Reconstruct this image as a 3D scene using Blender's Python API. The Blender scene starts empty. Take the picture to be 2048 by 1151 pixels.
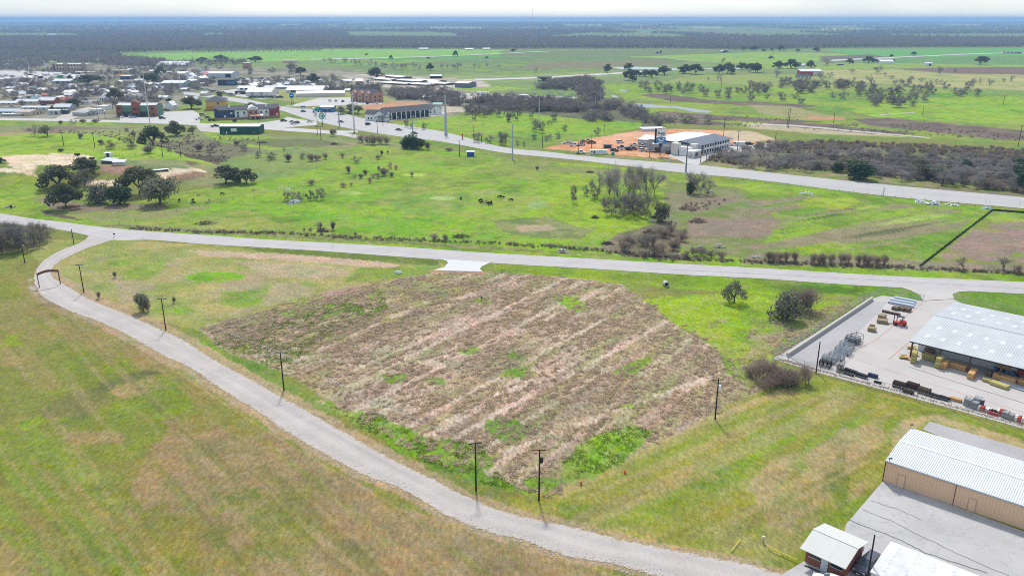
import bpy, bmesh, math, random
import numpy as np
from mathutils import Vector, Matrix
from mathutils.geometry import tessellate_polygon

random.seed(7)
rng = np.random.default_rng(11)
SC = bpy.context.scene
COL = SC.collection
# ------------------------------------------------------------------ camera, sky, sun, exposure
F, CX, CY, H = 1593.0,1024.0,575.5,70.0        # focal length in photo pixels, photo centre, flying height
PITCH = math.atan((CY - 38.0) / F)
cd = bpy.data.cameras.new("camera"); cam = bpy.data.objects.new("camera", cd); COL.objects.link(cam)
cd.sensor_width = 36.0; cd.lens = F / 2048.0 * 36.0; cd.clip_start = 0.5; cd.clip_end = 90000.0
cam.location = (0,0, H); cam.rotation_euler = (math.pi / 2 - PITCH, 0,0)
SC.camera = cam

SUN_EL, SUN_AZ = math.radians(50.0), math.radians(-6.0)     # azimuth measured from +Y towards +X
world = bpy.data.worlds.new("World"); SC.world = world; world.use_nodes = True
wn = world.node_tree; wn.nodes.clear()
wo = wn.nodes.new("ShaderNodeOutputWorld"); wb = wn.nodes.new("ShaderNodeBackground")
sky = wn.nodes.new("ShaderNodeTexSky"); sky.sky_type = 'NISHITA'; sky.sun_disc = False
sky.sun_elevation = SUN_EL; sky.sun_rotation = SUN_AZ
sky.altitude = 0; sky.air_density = 1.0; sky.dust_density = 0.3; sky.ozone_density = 1.5
wb.inputs[1].default_value = 0.15
ct = wn.nodes.new("ShaderNodeTexCoord"); cm = wn.nodes.new("ShaderNodeMapping"); cm.inputs['Scale'].default_value = (1,1,5)
cn = wn.nodes.new("ShaderNodeTexNoise"); cn.inputs['Scale'].default_value = 2.2; cn.inputs['Detail'].default_value = 6      # thin high cloud over the whole sky
cr = wn.nodes.new("ShaderNodeMapRange"); cr.inputs[1].default_value = .3; cr.inputs[2].default_value = .7; cr.inputs[3].default_value = .62; cr.inputs[4].default_value = .95
cx_ = wn.nodes.new("ShaderNodeMix"); cx_.data_type = 'RGBA'; cx_.inputs['B'].default_value = (2.45,2.75,3.05,1)
wn.links.new(ct.outputs['Generated'], cm.inputs[0]); wn.links.new(cm.outputs[0], cn.inputs[0]); wn.links.new(cn.outputs[0], cr.inputs[0]); wn.links.new(cr.outputs[0], cx_.inputs['Factor'])
wn.links.new(sky.outputs[0], cx_.inputs['A']); wn.links.new(cx_.outputs['Result'], wb.inputs[0]); wn.links.new(wb.outputs[0], wo.inputs[0])

sl = bpy.data.lights.new("sun", 'SUN'); sun = bpy.data.objects.new("sun", sl); COL.objects.link(sun)
sl.energy = 2.3; sl.angle = math.radians(5.0); sl.color = (1.0,0.955,0.89)
sd_ = Vector((math.sin(SUN_AZ) * math.cos(SUN_EL), math.cos(SUN_AZ) * math.cos(SUN_EL), math.sin(SUN_EL)))
sun.rotation_euler = sd_.to_track_quat('Z', 'Y').to_euler()
sun.location = (0,0,300)

vs = SC.view_settings
SC.display_settings.display_device = 'sRGB'
vs.view_transform = 'Standard'; vs.look = 'None'; vs.gamma = 1.0; vs.use_curve_mapping = False
vs.exposure = 0.80
cy = SC.cycles
cy.use_denoising = False
try: cy.denoiser = 'OPENIMAGEDENOISE'
except Exception: pass
SC.render.filter_size = 1.0; cy.pixel_filter_type = 'BLACKMAN_HARRIS'; cy.filter_width = 1.0
cy.max_bounces = 6; cy.diffuse_bounces = 3; cy.glossy_bounces = 2; cy.transmission_bounces = 3
cy.transparent_max_bounces = 6; cy.volume_bounces = 1
cy.use_adaptive_sampling = True; cy.adaptive_threshold = 0.004

# ------------------------------------------------------------------ surveying: photo pixel -> ground point
SP, CP = math.sin(PITCH), math.cos(PITCH)
def ray(px, py):
    u, v = (px - CX) / F, (py - CY) / F
    return Vector((u, CP - v * SP, -SP - v * CP))

def sstep(t): t = np.clip(t, 0,1); return t * t * (3 - 2 * t)
def hash2(ix, iy, s):
    n = (ix.astype(np.int64) * 374761393 + iy.astype(np.int64) * 668265263 + s * 1274126177) & 0x7fffffff
    n = ((n ^ (n >> 13)) * 1274126177) & 0x7fffffff
    return ((n ^ (n >> 16)) & 0xffff) / 65535.0
def vnoise(x, y, s):
    ix, iy = np.floor(x), np.floor(y); fx, fy = sstep(x - ix), sstep(y - iy)
    a, b = hash2(ix, iy, s), hash2(ix + 1, iy, s); c, d = hash2(ix, iy + 1, s), hash2(ix + 1, iy + 1, s)
    return (a + (b - a) * fx) * (1 - fy) + (c + (d - c) * fx) * fy
def fbm(x, y, scale, seed=0, oc=3):
    x, y = np.asarray(x, float) / scale, np.asarray(y, float) / scale; t, a, n = 0,0.5,0
    for k in range(oc):
        t = t + a * vnoise(x + 17.3 * k, y - 9.1 * k, seed + 31 * k); n += a; a *= .5; x = x * 2.03; y = y * 2.03
    return t / n
def poly_sd(X, Y, P):
    """signed distance to polygon, positive inside"""
    d = np.full(X.shape, 1e18); ins = np.zeros(X.shape, bool); n = len(P)
    for i in range(n):
        ax, ay = P[i][:2]; bx, by = P[(i + 1) % n][:2]
        ex, ey = bx - ax, by - ay; wx, wy = X - ax, Y - ay
        t = np.clip((wx * ex + wy * ey) / (ex * ex + ey * ey + 1e-9),0,1)
        d = np.minimum(d, (wx - ex * t) ** 2 + (wy - ey * t) ** 2)
        c = (ay <= Y) != (by <= Y)
        with np.errstate(divide='ignore', invalid='ignore'):
            xi = ax + (Y - ay) / (by - ay if by != ay else 1e-9) * ex
        ins ^= c & (X < xi)
    return np.where(ins, 1,-1) * np.sqrt(d)
def flat(px, py, z=0.0):
    r = ray(px, py); t = (z - H) / r.z
    return (r.x * t, r.y * t)
KNOLL = [flat(*p) for p in ((-260,285),(60,279),(190,282),(300,306),(400,338),(385,352),(300,366),(170,364),(60,366),(-260,372))]
def height(X, Y):
    X = np.asarray(X, float); Y = np.asarray(Y, float)
    r = np.hypot(X, Y)
    z = np.zeros(X.shape)
    m = (X < -90) & (X > -560) & (Y > 240) & (Y < 640)
    if np.any(m):
        s = poly_sd(X[m], Y[m], KNOLL)
        z[m] += 5.5 * sstep((s + 20) / 34.0) + .5 * fbm(X[m], Y[m], 26,5) * sstep((s + 20) / 34.0)
    m = r > 2600
    if np.any(m):
        k = sstep((r[m] - 2600) / 9000.0)
        z[m] += k * (52 * (fbm(X[m], Y[m], 4200,71,3) - .28))
    return z
def hz(x, y): return float(height(np.array([x]), np.array([y]))[0])
def G(px, py):
    """ground point seen at a photo pixel"""
    x, y = flat(px, py)
    if px < 520 and 240 < py < 440:
        r = ray(px, py); t1 = -H / r.z
        t = np.linspace(t1 * .75, t1,900)
        zz = H + r.z * t; hh = height(r.x * t, r.y * t)
        k = np.argmax(zz <= hh + 1e-4)
        if zz[k] <= hh[k] + 1e-4:
            return Vector((r.x * t[k], r.y * t[k], float(hh[k])))
    return Vector((x, y, hz(x, y)))
def dep(p): return p.y * CP + (H - p.z) * SP                       # depth along the lens axis
def wm(p, npx): return npx * dep(p) / F                            # metres across at a point for so many photo pixels
def hm(p, px, py, npx):                                            # metres of height for so many photo pixels
    r = ray(px, py - npx); t = p.y / r.y
    return H + r.z * t - p.z
def inpoly(x, y, P): return float(poly_sd(np.array([x]), np.array([y]), P)[0])

# ------------------------------------------------------------------ materials
MATS = {}
def nodes(name):
    m = bpy.data.materials.new(name); m.use_nodes = True
    nt = m.node_tree; b = nt.nodes["Principled BSDF"]
    return m, nt, b
def mat(name, col, rough=.8, var=.25, sc=1.5, bump=0.0, metal=0.0, spec=.3, obvar=0.0, streak=None, hue=None, trans=0.0):
    """plain paint / stone / bark with mottling, optional per-object variation"""
    if name in MATS: return MATS[name]
    m, nt, b = nodes(name); L = nt.links.new
    b.inputs['Roughness'].default_value = rough; b.inputs['Metallic'].default_value = metal
    b.inputs['Specular IOR Level'].default_value = spec
    tc = nt.nodes.new("ShaderNodeTexCoord"); mp = nt.nodes.new("ShaderNodeMapping")
    if streak: mp.inputs['Scale'].default_value = streak
    n1 = nt.nodes.new("ShaderNodeTexNoise"); n1.inputs['Scale'].default_value = sc; n1.inputs['Detail'].default_value = 5; n1.inputs['Roughness'].default_value = .65
    L(tc.outputs['Object'], mp.inputs[0]); L(mp.outputs[0], n1.inputs[0])
    mr = nt.nodes.new("ShaderNodeMapRange"); mr.inputs[1].default_value = .3; mr.inputs[2].default_value = .7
    mr.inputs[3].default_value = 1 - var; mr.inputs[4].default_value = 1 + var
    L(n1.outputs[0], mr.inputs[0])
    val = mr.outputs[0]
    hs = nt.nodes.new("ShaderNodeHueSaturation"); hs.inputs['Color'].default_value = (*col, 1)
    if obvar or hue:
        oi = nt.nodes.new("ShaderNodeObjectInfo")
        m2 = nt.nodes.new("ShaderNodeMapRange"); m2.inputs[3].default_value = 1 - obvar; m2.inputs[4].default_value = 1 + obvar
        L(oi.outputs['Random'], m2.inputs[0])
        mu = nt.nodes.new("ShaderNodeMath"); mu.operation = 'MULTIPLY'; L(val, mu.inputs[0]); L(m2.outputs[0], mu.inputs[1]); val = mu.outputs[0]
        if hue:
            m3 = nt.nodes.new("ShaderNodeMath"); m3.operation = 'MULTIPLY'; m3.inputs[1].default_value = 7.31
            m4 = nt.nodes.new("ShaderNodeMath"); m4.operation = 'FRACT'
            L(oi.outputs['Random'], m3.inputs[0]); L(m3.outputs[0], m4.inputs[0])
            mx = nt.nodes.new("ShaderNodeMix"); mx.data_type = 'RGBA'; mx.inputs['A'].default_value = (*col, 1); mx.inputs['B'].default_value = (*hue, 1)
            L(m4.outputs[0], mx.inputs['Factor']); L(mx.outputs['Result'], hs.inputs['Color'])
    L(val, hs.inputs['Value']); L(hs.outputs[0], b.inputs['Base Color'])
    if trans:                                                       # thin leaves and stems let light through
        tb = nt.nodes.new("ShaderNodeBsdfTranslucent"); ms = nt.nodes.new("ShaderNodeMixShader"); ms.inputs[0].default_value = trans
        L(hs.outputs[0], tb.inputs[0]); L(b.outputs[0], ms.inputs[1]); L(tb.outputs[0], ms.inputs[2]); L(ms.outputs[0], nt.nodes["Material Output"].inputs[0])
    if bump:
        bp = nt.nodes.new("ShaderNodeBump"); bp.inputs['Strength'].default_value = bump; bp.inputs['Distance'].default_value = .05
        L(n1.outputs[0], bp.inputs['Height']); L(bp.outputs[0], b.inputs['Normal'])
    MATS[name] = m; return m

def P(name, col, **k): return mat(name, col, **k)
M_white = P("white paint", (.78,.79,.79), rough=.55, var=.08, sc=.6)
M_offwh = P("off white siding", (.64,.62,.57), rough=.7, var=.1)
M_cream = P("cream stucco", (.58,.5,.37), rough=.85, var=.1)
M_tan = P("tan metal siding", (.74,.50,.32), rough=.6, var=.06, streak=(6,6,.3))
M_brick = P("red brick", (.30,.105,.07), rough=.9, var=.25, sc=6)
M_brickp = P("pink brick", (.45,.265,.195), rough=.9, var=.2, sc=5)
M_grey = P("grey siding", (.36,.37,.38), rough=.7, var=.1)
M_dkgrey = P("charcoal shingle", (.085,.085,.095), rough=.9, var=.25, sc=3)
M_navy = P("navy shingle", (.045,.055,.095), rough=.85, var=.25, sc=3)
M_slate = P("slate blue roofing", (.115,.135,.18), rough=.7, var=.12, sc=2)
M_galv = P("galvanised roof metal", (.50,.515,.53), rough=.5, var=.1, sc=.25, metal=.1, spec=.4)
M_wroof = P("white metal roof", (.63,.65,.67), rough=.5, var=.06, sc=.35)
M_membr = P("worn white membrane", (.62,.62,.63), rough=.75, var=.16, sc=.5)
M_oldroof = P("weathered grey green metal", (.56,.565,.53), rough=.6, var=.05, sc=.5, streak=(3,.6,1))
M_redroof = P("red roof metal", (.46,.10,.07), rough=.6, var=.12)
M_tealroof = P("teal roof", (.22,.36,.36), rough=.6, var=.1)
M_green = P("dark green siding", (.012,.085,.07), rough=.6, var=.1, streak=(5,5,.4))
M_sage = P("sage green panel", (.13,.23,.14), rough=.8, var=.1)
M_yellow = P("yellow stucco", (.62,.40,.12), rough=.85, var=.08)
M_orange = P("orange stucco", (.52,.25,.035), rough=.85, var=.08)
M_blue = P("dark blue siding", (.035,.06,.16), rough=.7, var=.1)
M_red = P("red siding", (.40,.045,.04), rough=.7, var=.1)
M_bluewall = P("bright blue wall", (.07,.20,.42), rough=.6, var=.1)
M_terra = P("terracotta canopy", (.48,.20,.10), rough=.8, var=.12)
M_glass = P("dark window glass", (.03,.035,.04), rough=.15, var=.1, spec=.5)
M_cglass = P("tinted car glass", (.07,.11,.135), rough=.12, var=.1, spec=.6)
M_black = P("black steel", (.02,.02,.022), rough=.5, var=.2)
M_steel = P("grey galvanised steel", (.36,.39,.42), rough=.45, var=.1, metal=.3)
M_gsteel = P("blue grey painted steel", (.36,.42,.46), rough=.5, var=.1)
M_wood = P("dark creosote wood", (.035,.028,.024), rough=.9, var=.3, sc=3)
M_rust = P("rusty brown steel", (.10,.06,.05), rough=.8, var=.3, sc=4)
M_lum = P("yellow treated lumber", (.42,.36,.13), rough=.85, var=.22, sc=3, obvar=.12)
M_lumo = P("orange fresh lumber", (.55,.32,.13), rough=.85, var=.18, sc=3, obvar=.12)
M_lumd = P("weathered brown lumber", (.15,.11,.07), rough=.9, var=.3, sc=3)
M_rubber = P("tyre rubber", (.018,.018,.018), rough=.9, var=.1)
M_conc = P("pale concrete wall", (.46,.44,.41), rough=.9, var=.15, sc=1.2)
M_bark = P("tree bark", (.10,.085,.075), rough=.95, var=.3, sc=2)
M_twig = P("bare grey twigs", (.31,.285,.28), rough=.95, var=.2, sc=.5, obvar=.18, hue=(.30,.27,.23), trans=.4)
M_twigd = P("dark bare twigs", (.215,.195,.195), rough=.95, var=.2, sc=.5, obvar=.22, hue=(.23,.20,.165), trans=.4)
M_twigb = P("reddish brown twigs", (.33,.25,.205), rough=.95, var=.2, sc=.5, obvar=.2, hue=(.29,.25,.19), trans=.4)
M_oak = P("live oak leaves", (.095,.115,.052), rough=.8, var=.4, sc=.9, obvar=.2, hue=(.115,.12,.06), trans=.3)
M_olive = P("olive leaves", (.21,.215,.14), rough=.85, var=.35, sc=.8, obvar=.2, trans=.3)
M_ever = P("evergreen leaves", (.055,.10,.038), rough=.8, var=.4, sc=.9, obvar=.15, trans=.3)
M_farw = P("winter wood twigs", (.265,.235,.24), rough=1, var=.15, sc=.05, obvar=.16, hue=(.21,.20,.16), trans=.4)
M_purple = P("purple sign", (.05,.02,.25), rough=.5, var=.05)
M_sblue = P("blue sign", (.02,.22,.62), rough=.45, var=.1)
M_teal = P("teal paint", (.0,.30,.26), rough=.5, var=.08)
M_orpl = P("orange paint", (.75,.13,.03), rough=.5, var=.1)
M_ylw = P("yellow paint", (.75,.60,.03), rough=.6, var=.1)
M_plastic = P("white plastic sheet", (.75,.76,.78), rough=.6, var=.15, sc=2, bump=.4)
M_rock = P("limestone rubble", (.52,.48,.42), rough=.95, var=.25, sc=3, bump=.5)
M_deadw = P("dead branches", (.13,.10,.09), rough=1, var=.3, sc=3)
M_cow = P("black hide", (.012,.011,.011), rough=.8, var=.2)
M_cowt = P("tan hide", (.42,.32,.2), rough=.8, var=.2)
CAR = {}
def paint(c):
    cols = dict(white=(.75,.76,.77), silver=(.45,.47,.49), black=(.015,.015,.018), grey=(.13,.135,.145), blue=(.03,.07,.22), red=(.42,.03,.025), tan=(.4,.34,.25), navy=(.10,.105,.14), yellow=(.6,.33,.04))
    if c not in CAR: CAR[c] = mat("car paint " + c, cols[c], rough=.28, var=.03, spec=.5)
    return CAR[c]

# ------------------------------------------------------------------ mesh building
def BX(nm, par, *bx):
    m_ = MB(); m_.box(*bx); return m_.build(nm, par)
class MB:
    def __init__(s): s.v, s.f, s.m, s.mats = [], [], [], []
    def mi(s, m):
        if m not in s.mats: s.mats.append(m)
        return s.mats.index(m)
    def face(s, pts, m):
        n = len(s.v); s.v += [tuple(p) for p in pts]; s.f.append(tuple(range(n, n + len(pts)))); s.m.append(s.mi(m))
    def box(s, c, d, m, rz=0.0, rx=0.0, ry=0.0, taper=1.0):
        """centre c, full size d"""
        R = Matrix.Rotation(rz, 3, 'Z') @ Matrix.Rotation(ry, 3, 'Y') @ Matrix.Rotation(rx, 3, 'X'); c = Vector(c); n = len(s.v)
        for z in (-.5,.5):
            t = taper if z > 0 else 1.0
            for x, y in ((-.5,-.5),(.5,-.5),(.5,.5),(-.5,.5)):
                s.v.append(tuple(c + R @ Vector((x * d[0] * t, y * d[1] * t, z * d[2]))))
        k = s.mi(m)
        for q in ((3,2,1,0),(4,5,6,7),(0,1,5,4),(1,2,6,5),(2,3,7,6),(3,0,4,7)):
            s.f.append(tuple(n + i for i in q)); s.m.append(k)
    def tube(s, a, b, r0, r1, m, n=6, cap=True):
        a, b = Vector(a), Vector(b); d = (b - a)
        if d.length < 1e-6: return
        d.normalize(); u = d.orthogonal().normalized(); w = d.cross(u); k0 = len(s.v); k = s.mi(m)
        for p, r in ((a, r0),(b, r1)):
            for i in range(n):
                t = 2 * math.pi * i / n; s.v.append(tuple(p + (u * math.cos(t) + w * math.sin(t)) * r))
        for i in range(n):
            j = (i + 1) % n; s.f.append((k0 + i, k0 + j, k0 + n + j, k0 + n + i)); s.m.append(k)
        if cap:
            s.f.append(tuple(k0 + n + i for i in range(n))); s.m.append(k)
            s.f.append(tuple(k0 + n - 1 - i for i in range(n))); s.m.append(k)
    def prism(s, prof, y0, y1, m, ends=True):
        """profile in x,z extruded from y0 to y1"""
        n = len(prof); k0 = len(s.v); k = s.mi(m)
        for y in (y0, y1):
            for x, z in prof: s.v.append((x, y, z))
        for i in range(n):
            j = (i + 1) % n; s.f.append((k0 + i, k0 + j, k0 + n + j, k0 + n + i)); s.m.append(k)
        if ends:
            s.f.append(tuple(k0 + n - 1 - i for i in range(n))); s.m.append(k)
            s.f.append(tuple(k0 + n + i for i in range(n))); s.m.append(k)
    def mesh(s, name, smooth=False):
        me = bpy.data.meshes.new(name); me.from_pydata(s.v, [], s.f)
        for m in s.mats: me.materials.append(m)
        if len(s.mats) > 1: me.polygons.foreach_set("material_index", s.m)
        if smooth: me.polygons.foreach_set("use_smooth", [True] * len(s.f))
        me.update(); return me
    def build(s, name, parent=None, smooth=False, **tags):
        return link(name, s.mesh(name, smooth), parent, **tags)
def link(name, data, parent=None, **tags):
    o = bpy.data.objects.new(name, data); COL.objects.link(o)
    if parent is not None: o.parent = parent
    for k, v in tags.items(): o[k] = v
    return o
def tag(o, label, cat, group=None):
    o['label'] = label; o['category'] = cat
    if group: o['group'] = group
    return o
def thing(name, label, cat, loc=(0,0,0), rz=0.0, group=None):
    o = bpy.data.objects.new(name, None); COL.objects.link(o); o.empty_display_size = .3
    o.location = loc; o.rotation_euler = (0,0, rz)
    return tag(o, label, cat, group)
def dup(src, loc, rz=0.0, sc=None, label=None, group=None, cat=None):
    r = src.copy(); COL.objects.link(r); r.location = loc; r.rotation_euler = (0,0, rz)
    if sc is not None: r.scale = sc if hasattr(sc, '__len__') else (sc, sc, sc)
    if label: r['label'] = label
    if group: r['group'] = group
    elif group == '' and 'group' in r: del r['group']
    if cat: r['category'] = cat
    for ch in src.children:
        c = ch.copy(); COL.objects.link(c); c.parent = r
        for g in ch.children:
            d = g.copy(); COL.objects.link(d); d.parent = c
    return r
def struct(name, me): return link(name, me, kind='structure')
def sheet(name, pts, m, z, sub=0):
    """flat paving from a world outline"""
    V = [(p[0], p[1], z) for p in pts]; tr = tessellate_polygon([[Vector(v) for v in V]]); F_ = []
    for i_, j_, k_ in tr:
        A_, B_, C_ = V[i_], V[j_], V[k_]; s = (B_[0] - A_[0]) * (C_[1] - A_[1]) - (B_[1] - A_[1]) * (C_[0] - A_[0])
        F_.append((i_, j_, k_) if s > 0 else (i_, k_, j_))
    me = bpy.data.meshes.new(name); me.from_pydata(V, [], F_); me.materials.append(m)
    return struct(name, me)
# ------------------------------------------------------------------ the ground sheet
def rings():
    r = [0.5,20,40,60,72]; x = 82.0
    while x < 3000: r.append(x); x *= 1.0062
    while x < 24500: r.append(x); x *= 1.035
    return np.array(r)
RR = rings()
fine = np.linspace(-41,41,630)
TH = np.radians(np.concatenate([np.arange(-180,-41.5,6), fine, np.arange(45,180,6)]))
nR, nT = len(RR), len(TH)
rr, tt = np.meshgrid(RR, TH, indexing='ij')
GX = (rr * np.sin(tt)).ravel(); GY = (rr * np.cos(tt)).ravel(); GZ = height(GX, GY)

class Cover: pass
# colours of the ground cover (linear albedo)
YG = (.185,.285,.010); BG = (.095,.235,.012); GG = (.085,.165,.018); DG = (.055,.10,.012); OL = (.175,.185,.042)
DRY = (.30,.245,.115); TAN = (.37,.285,.17); PINK = (.37,.285,.22); BRN = (.215,.165,.125); DKB = (.105,.082,.065)
GRB = (.155,.14,.105); ORG = (.50,.225,.10); ORGP = (.54,.31,.19); SAND = (.44,.35,.23); GREYG = (.15,.20,.075); PAD = (.50,.48,.44)
GCOL = np.zeros((len(GX),3)); RGH = np.zeros(len(GX))
D0 = np.hypot(GX, GY)

def mixc(sel, col, w):
    GCOL[sel] = GCOL[sel] * (1 - w[:, None]) + np.array(col)[None, :] * w[:, None]
def blend2(a, b, w): return np.array(a)[None, :] * (1 - w[:, None]) + np.array(b)[None, :] * w[:, None]
# base: pasture of mixed green and dry grass
nA = fbm(GX, GY, 60,1,4); nB = fbm(GX, GY, 14,2,3); nC = fbm(GX, GY, 300,3,3)
w = sstep((nA * .6 + nB * .4 - .36) / .3)
GCOL[:] = blend2(OL, (.12,.22,.03), w)
far = sstep((D0 - 900) / 900.0)
GCOL[:] = GCOL * (1 - far[:, None]) + blend2((.13,.21,.06),(.17,.19,.085), sstep((nC - .35) / .3)) * far[:, None]

_seed = [100]
def paint_poly(pts, col, soft=1.5, e=4.0, nsc=None, op=1.0, rough=None, world_pts=False, streak=None, col2=None, thr=None):
    """soft and e in photo pixels at the patch, turned into metres; the edge wanders with noise"""
    Pw = pts if world_pts else [G(*p)[:2] for p in pts]
    c = np.mean(np.array([p[:2] for p in Pw]), axis=0); d = math.hypot(c[0], c[1])
    mpp = math.hypot(d, H) / F * min(3.0, max(1.8,.45 * d / H))
    s, a = soft * mpp, e * mpp
    xs = [p[0] for p in Pw]; ys = [p[1] for p in Pw]; mg = s + a + 1
    sel = np.where((GX > min(xs) - mg) & (GX < max(xs) + mg) & (GY > min(ys) - mg) & (GY < max(ys) + mg))[0]
    if len(sel) == 0: return
    x, y = GX[sel], GY[sel]; _seed[0] += 7; sc = nsc or max(3 * a, 2.0)
    if streak:
        (p0, p1, ratio) = streak; q0, q1 = G(*p0), G(*p1); an = math.atan2(q1.y - q0.y, q1.x - q0.x)
        u = x * math.cos(an) + y * math.sin(an); v = -x * math.sin(an) + y * math.cos(an)
        nx, ny = u / ratio, v
    else: nx, ny = x, y
    n = .62 * fbm(nx, ny, sc, _seed[0], 4) + .38 * fbm(nx, ny, sc * .22, _seed[0] + 2,3)
    wgt = sstep((poly_sd(x, y, Pw) + (n - .5) * 2.6 * a + s * .6) / (1.2 * s + 1e-6)) * op
    if thr is not None:                                   # only where a second noise says so
        n2 = fbm(nx + 37, ny - 11, sc * 1.3, _seed[0] + 3,4); wgt = wgt * sstep((n2 - thr) / .12)
    if col2 is not None:
        n3 = fbm(nx - 71, ny + 13, sc * .8, _seed[0] + 5,3)
        cc = blend2(col, col2, sstep((n3 - .34) / .3))
        GCOL[sel] = GCOL[sel] * (1 - wgt[:, None]) + cc * wgt[:, None]
    else: mixc(sel, col, wgt)
    if rough is not None: RGH[sel] = RGH[sel] * (1 - wgt) + rough * wgt
def ell(cx, cy, a, b, rot=0.0, n=14):
    return [(cx + a * math.cos(t) * math.cos(rot) - b * math.sin(t) * math.sin(rot), cy + a * math.cos(t) * math.sin(rot) + b * math.sin(t) * math.cos(rot)) for t in [2 * math.pi * i / n for i in range(n)]]
PP = paint_poly
# --- far valley fields, back to front
PP([(-300,92),(300,100),(2400,96),(2400,200),(1500,210),(900,190),(-300,190)], (.125,.215,.06),2,3, col2=(.17,.21,.08))
PP([(235,110),(420,104),(640,99),(900,98),(1010,100),(1000,109),(640,121),(500,124),(330,120)], (.20,.36,.05),1,1.5, col2=(.15,.33,.06))
PP([(640,121),(1000,109),(1010,116),(820,126),(690,132)], (.10,.25,.055),1,1)
PP([(1000,103),(1330,99),(1490,101),(1540,108),(1300,114),(1000,113)], (.15,.17,.075),1,2, col2=(.11,.19,.06))
PP([(700,133),(1000,114),(1300,113),(1400,120),(1280,137),(1000,150),(760,150)], (.085,.185,.05),1,2, col2=(.14,.19,.07))
PP([(1060,126),(1320,119),(1350,128),(1200,136),(1040,140)], (.17,.165,.085),1,2)
PP([(1250,114),(1530,104),(1690,108),(1720,118),(1560,130),(1400,124),(1330,117)], (.23,.34,.05),1,2, col2=(.16,.29,.05))
PP([(1640,99),(2300,95),(2300,110),(1900,115),(1720,112)], (.105,.29,.06),1,1.5)
PP([(1700,116),(2300,109),(2300,132),(1900,132),(1720,130)], (.125,.25,.06),1,2, col2=(.10,.21,.06))
PP([(1640,113),(1740,109),(1790,116),(1690,124),(1640,122)], (.12,.12,.08),1,1)
PP([(1500,128),(1760,126),(2000,130),(2300,130),(2300,138),(1700,138),(1500,140)], (.20,.30,.05),1,2)
PP([(1790,138),(1900,135),(2300,133),(2300,151),(2050,150),(1900,146)], (.155,.105,.085),1,.8)
PP([(1640,140),(1800,139),(1900,148),(2300,152),(2300,186),(1960,178),(1760,168),(1620,152)], (.34,.32,.13),1.5,3, col2=(.25,.28,.09))
PP([(1380,150),(1640,148),(1700,168),(1960,180),(1960,190),(1400,186),(1300,172)], (.165,.27,.045),1.5,3, col2=(.24,.26,.09))
PP([(690,150),(1000,150),(1240,143),(1260,150),(1000,166),(700,160)], (.24,.28,.09),1.5,2, col2=(.15,.24,.07))
PP([(1200,168),(1420,165),(1600,178),(1980,185),(2300,190),(2300,226),(1700,222),(1400,210),(1250,196)], (.105,.25,.02),2,4, col2=(.15,.25,.03))
PP([(1760,200),(2300,190),(2300,265),(1990,262),(1760,236),(1700,222)], (.20,.36,.01),2,4, col2=(.155,.33,.012))
PP([(1250,205),(1400,208),(1620,225),(1760,236),(2300,262),(2300,300),(1980,285),(1500,258),(1300,240)], (.20,.26,.035),2,4, col2=(.13,.23,.03))
for q in ([(1275,190),(1330,188),(1420,200),(1560,206),(1640,212),(1600,216),(1440,208),(1350,204)],
          [(1320,222),(1400,228),(1520,236),(1660,244),(1560,246),(1400,238),(1320,232)],
          [(1330,236),(1420,242),(1500,250),(1400,251),(1335,246)],
          [(1515,240),(1600,246),(1720,250),(1620,260),(1540,250)],
          [(1700,238),(1790,236),(1860,244),(2060,262),(2300,282),(2300,296),(1990,278),(1850,262),(1740,252)],
          [(1600,250),(1700,254),(1850,268),(1760,268),(1640,262)]):
    PP(q, (.115,.088,.072),1.5,3.5, col2=(.155,.125,.09))
PP([(1480,245),(1560,252),(1700,264),(1820,274),(1640,268),(1500,256)], (.36,.32,.2),1.2,1)
PP([(1500,210),(1580,212),(1690,238),(1600,240),(1520,226)], (.27,.25,.12),1.5,3, op=.8)
PP([(1610,232),(1690,234),(1690,241),(1620,239)], (.42,.22,.12),1,2, op=.8)
for x0, x1, y0, y1 in ((60,110,44,46),(165,200,45,47),(425,480,50.5,53),(560,600,52,54),(700,770,48,50),(860,960,57,60),(1130,1200,53,56),(1290,1350,49,51),(1390,1440,56,59),(1560,1600,47,49),(1880,1960,51,54),(1640,1740,58,61)): PP([(x0, y1),(x1, y1),(x1 + 8, y0),(x0 - 6, y0)], (.30,.33,.15),.6,.6)
# --- the town ground and the middle distance
PP([(-300,125),(330,128),(520,135),(700,140),(800,165),(960,180),(900,240),(560,200),(400,180),(330,240),(-300,240)], (.15,.155,.085),3,6, col2=(.25,.235,.185))
PP([(-300,232),(240,240),(240,250),(60,258),(-300,256)], (.15,.28,.02),1.5,2)
PP([(560,175),(700,168),(900,240),(720,226),(600,206),(540,196)], (.22,.27,.06),2,3, col2=(.28,.27,.12))
PP([(716,216),(740,208),(790,204),(856,205),(850,208),(800,214),(740,220)], (.40,.23,.13),1.5,1.5)
PP([(690,150),(760,148),(960,160),(990,176),(880,184),(780,176),(700,164)], (.45,.40,.33),2,4, col2=(.30,.28,.22))
PP([(900,186),(1150,194),(1160,199),(1060,206),(930,200)], PAD, 1,1)
PP([(900,177),(1010,172),(1060,178),(950,184)], (.22,.33,.06),1,2)
PP([(880,212),(1000,206),(1040,214),(960,222),(880,226)], (.40,.36,.28),1,2)
PP([(900,200),(1230,196),(1330,240),(1300,256),(1180,244),(900,212)], (.13,.13,.075),2,5, col2=(.10,.09,.07), op=.85)
PP([(770,248),(860,238),(1000,222),(1140,236),(1290,246),(1270,258),(1100,294),(980,286),(860,258)], (.10,.31,.006),1.5,3, col2=(.125,.29,.01))
PP([(770,252),(860,262),(1000,288),(1090,294),(1190,280),(1060,276),(900,256)], (.13,.25,.02),2,4, col2=(.10,.20,.025))
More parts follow.
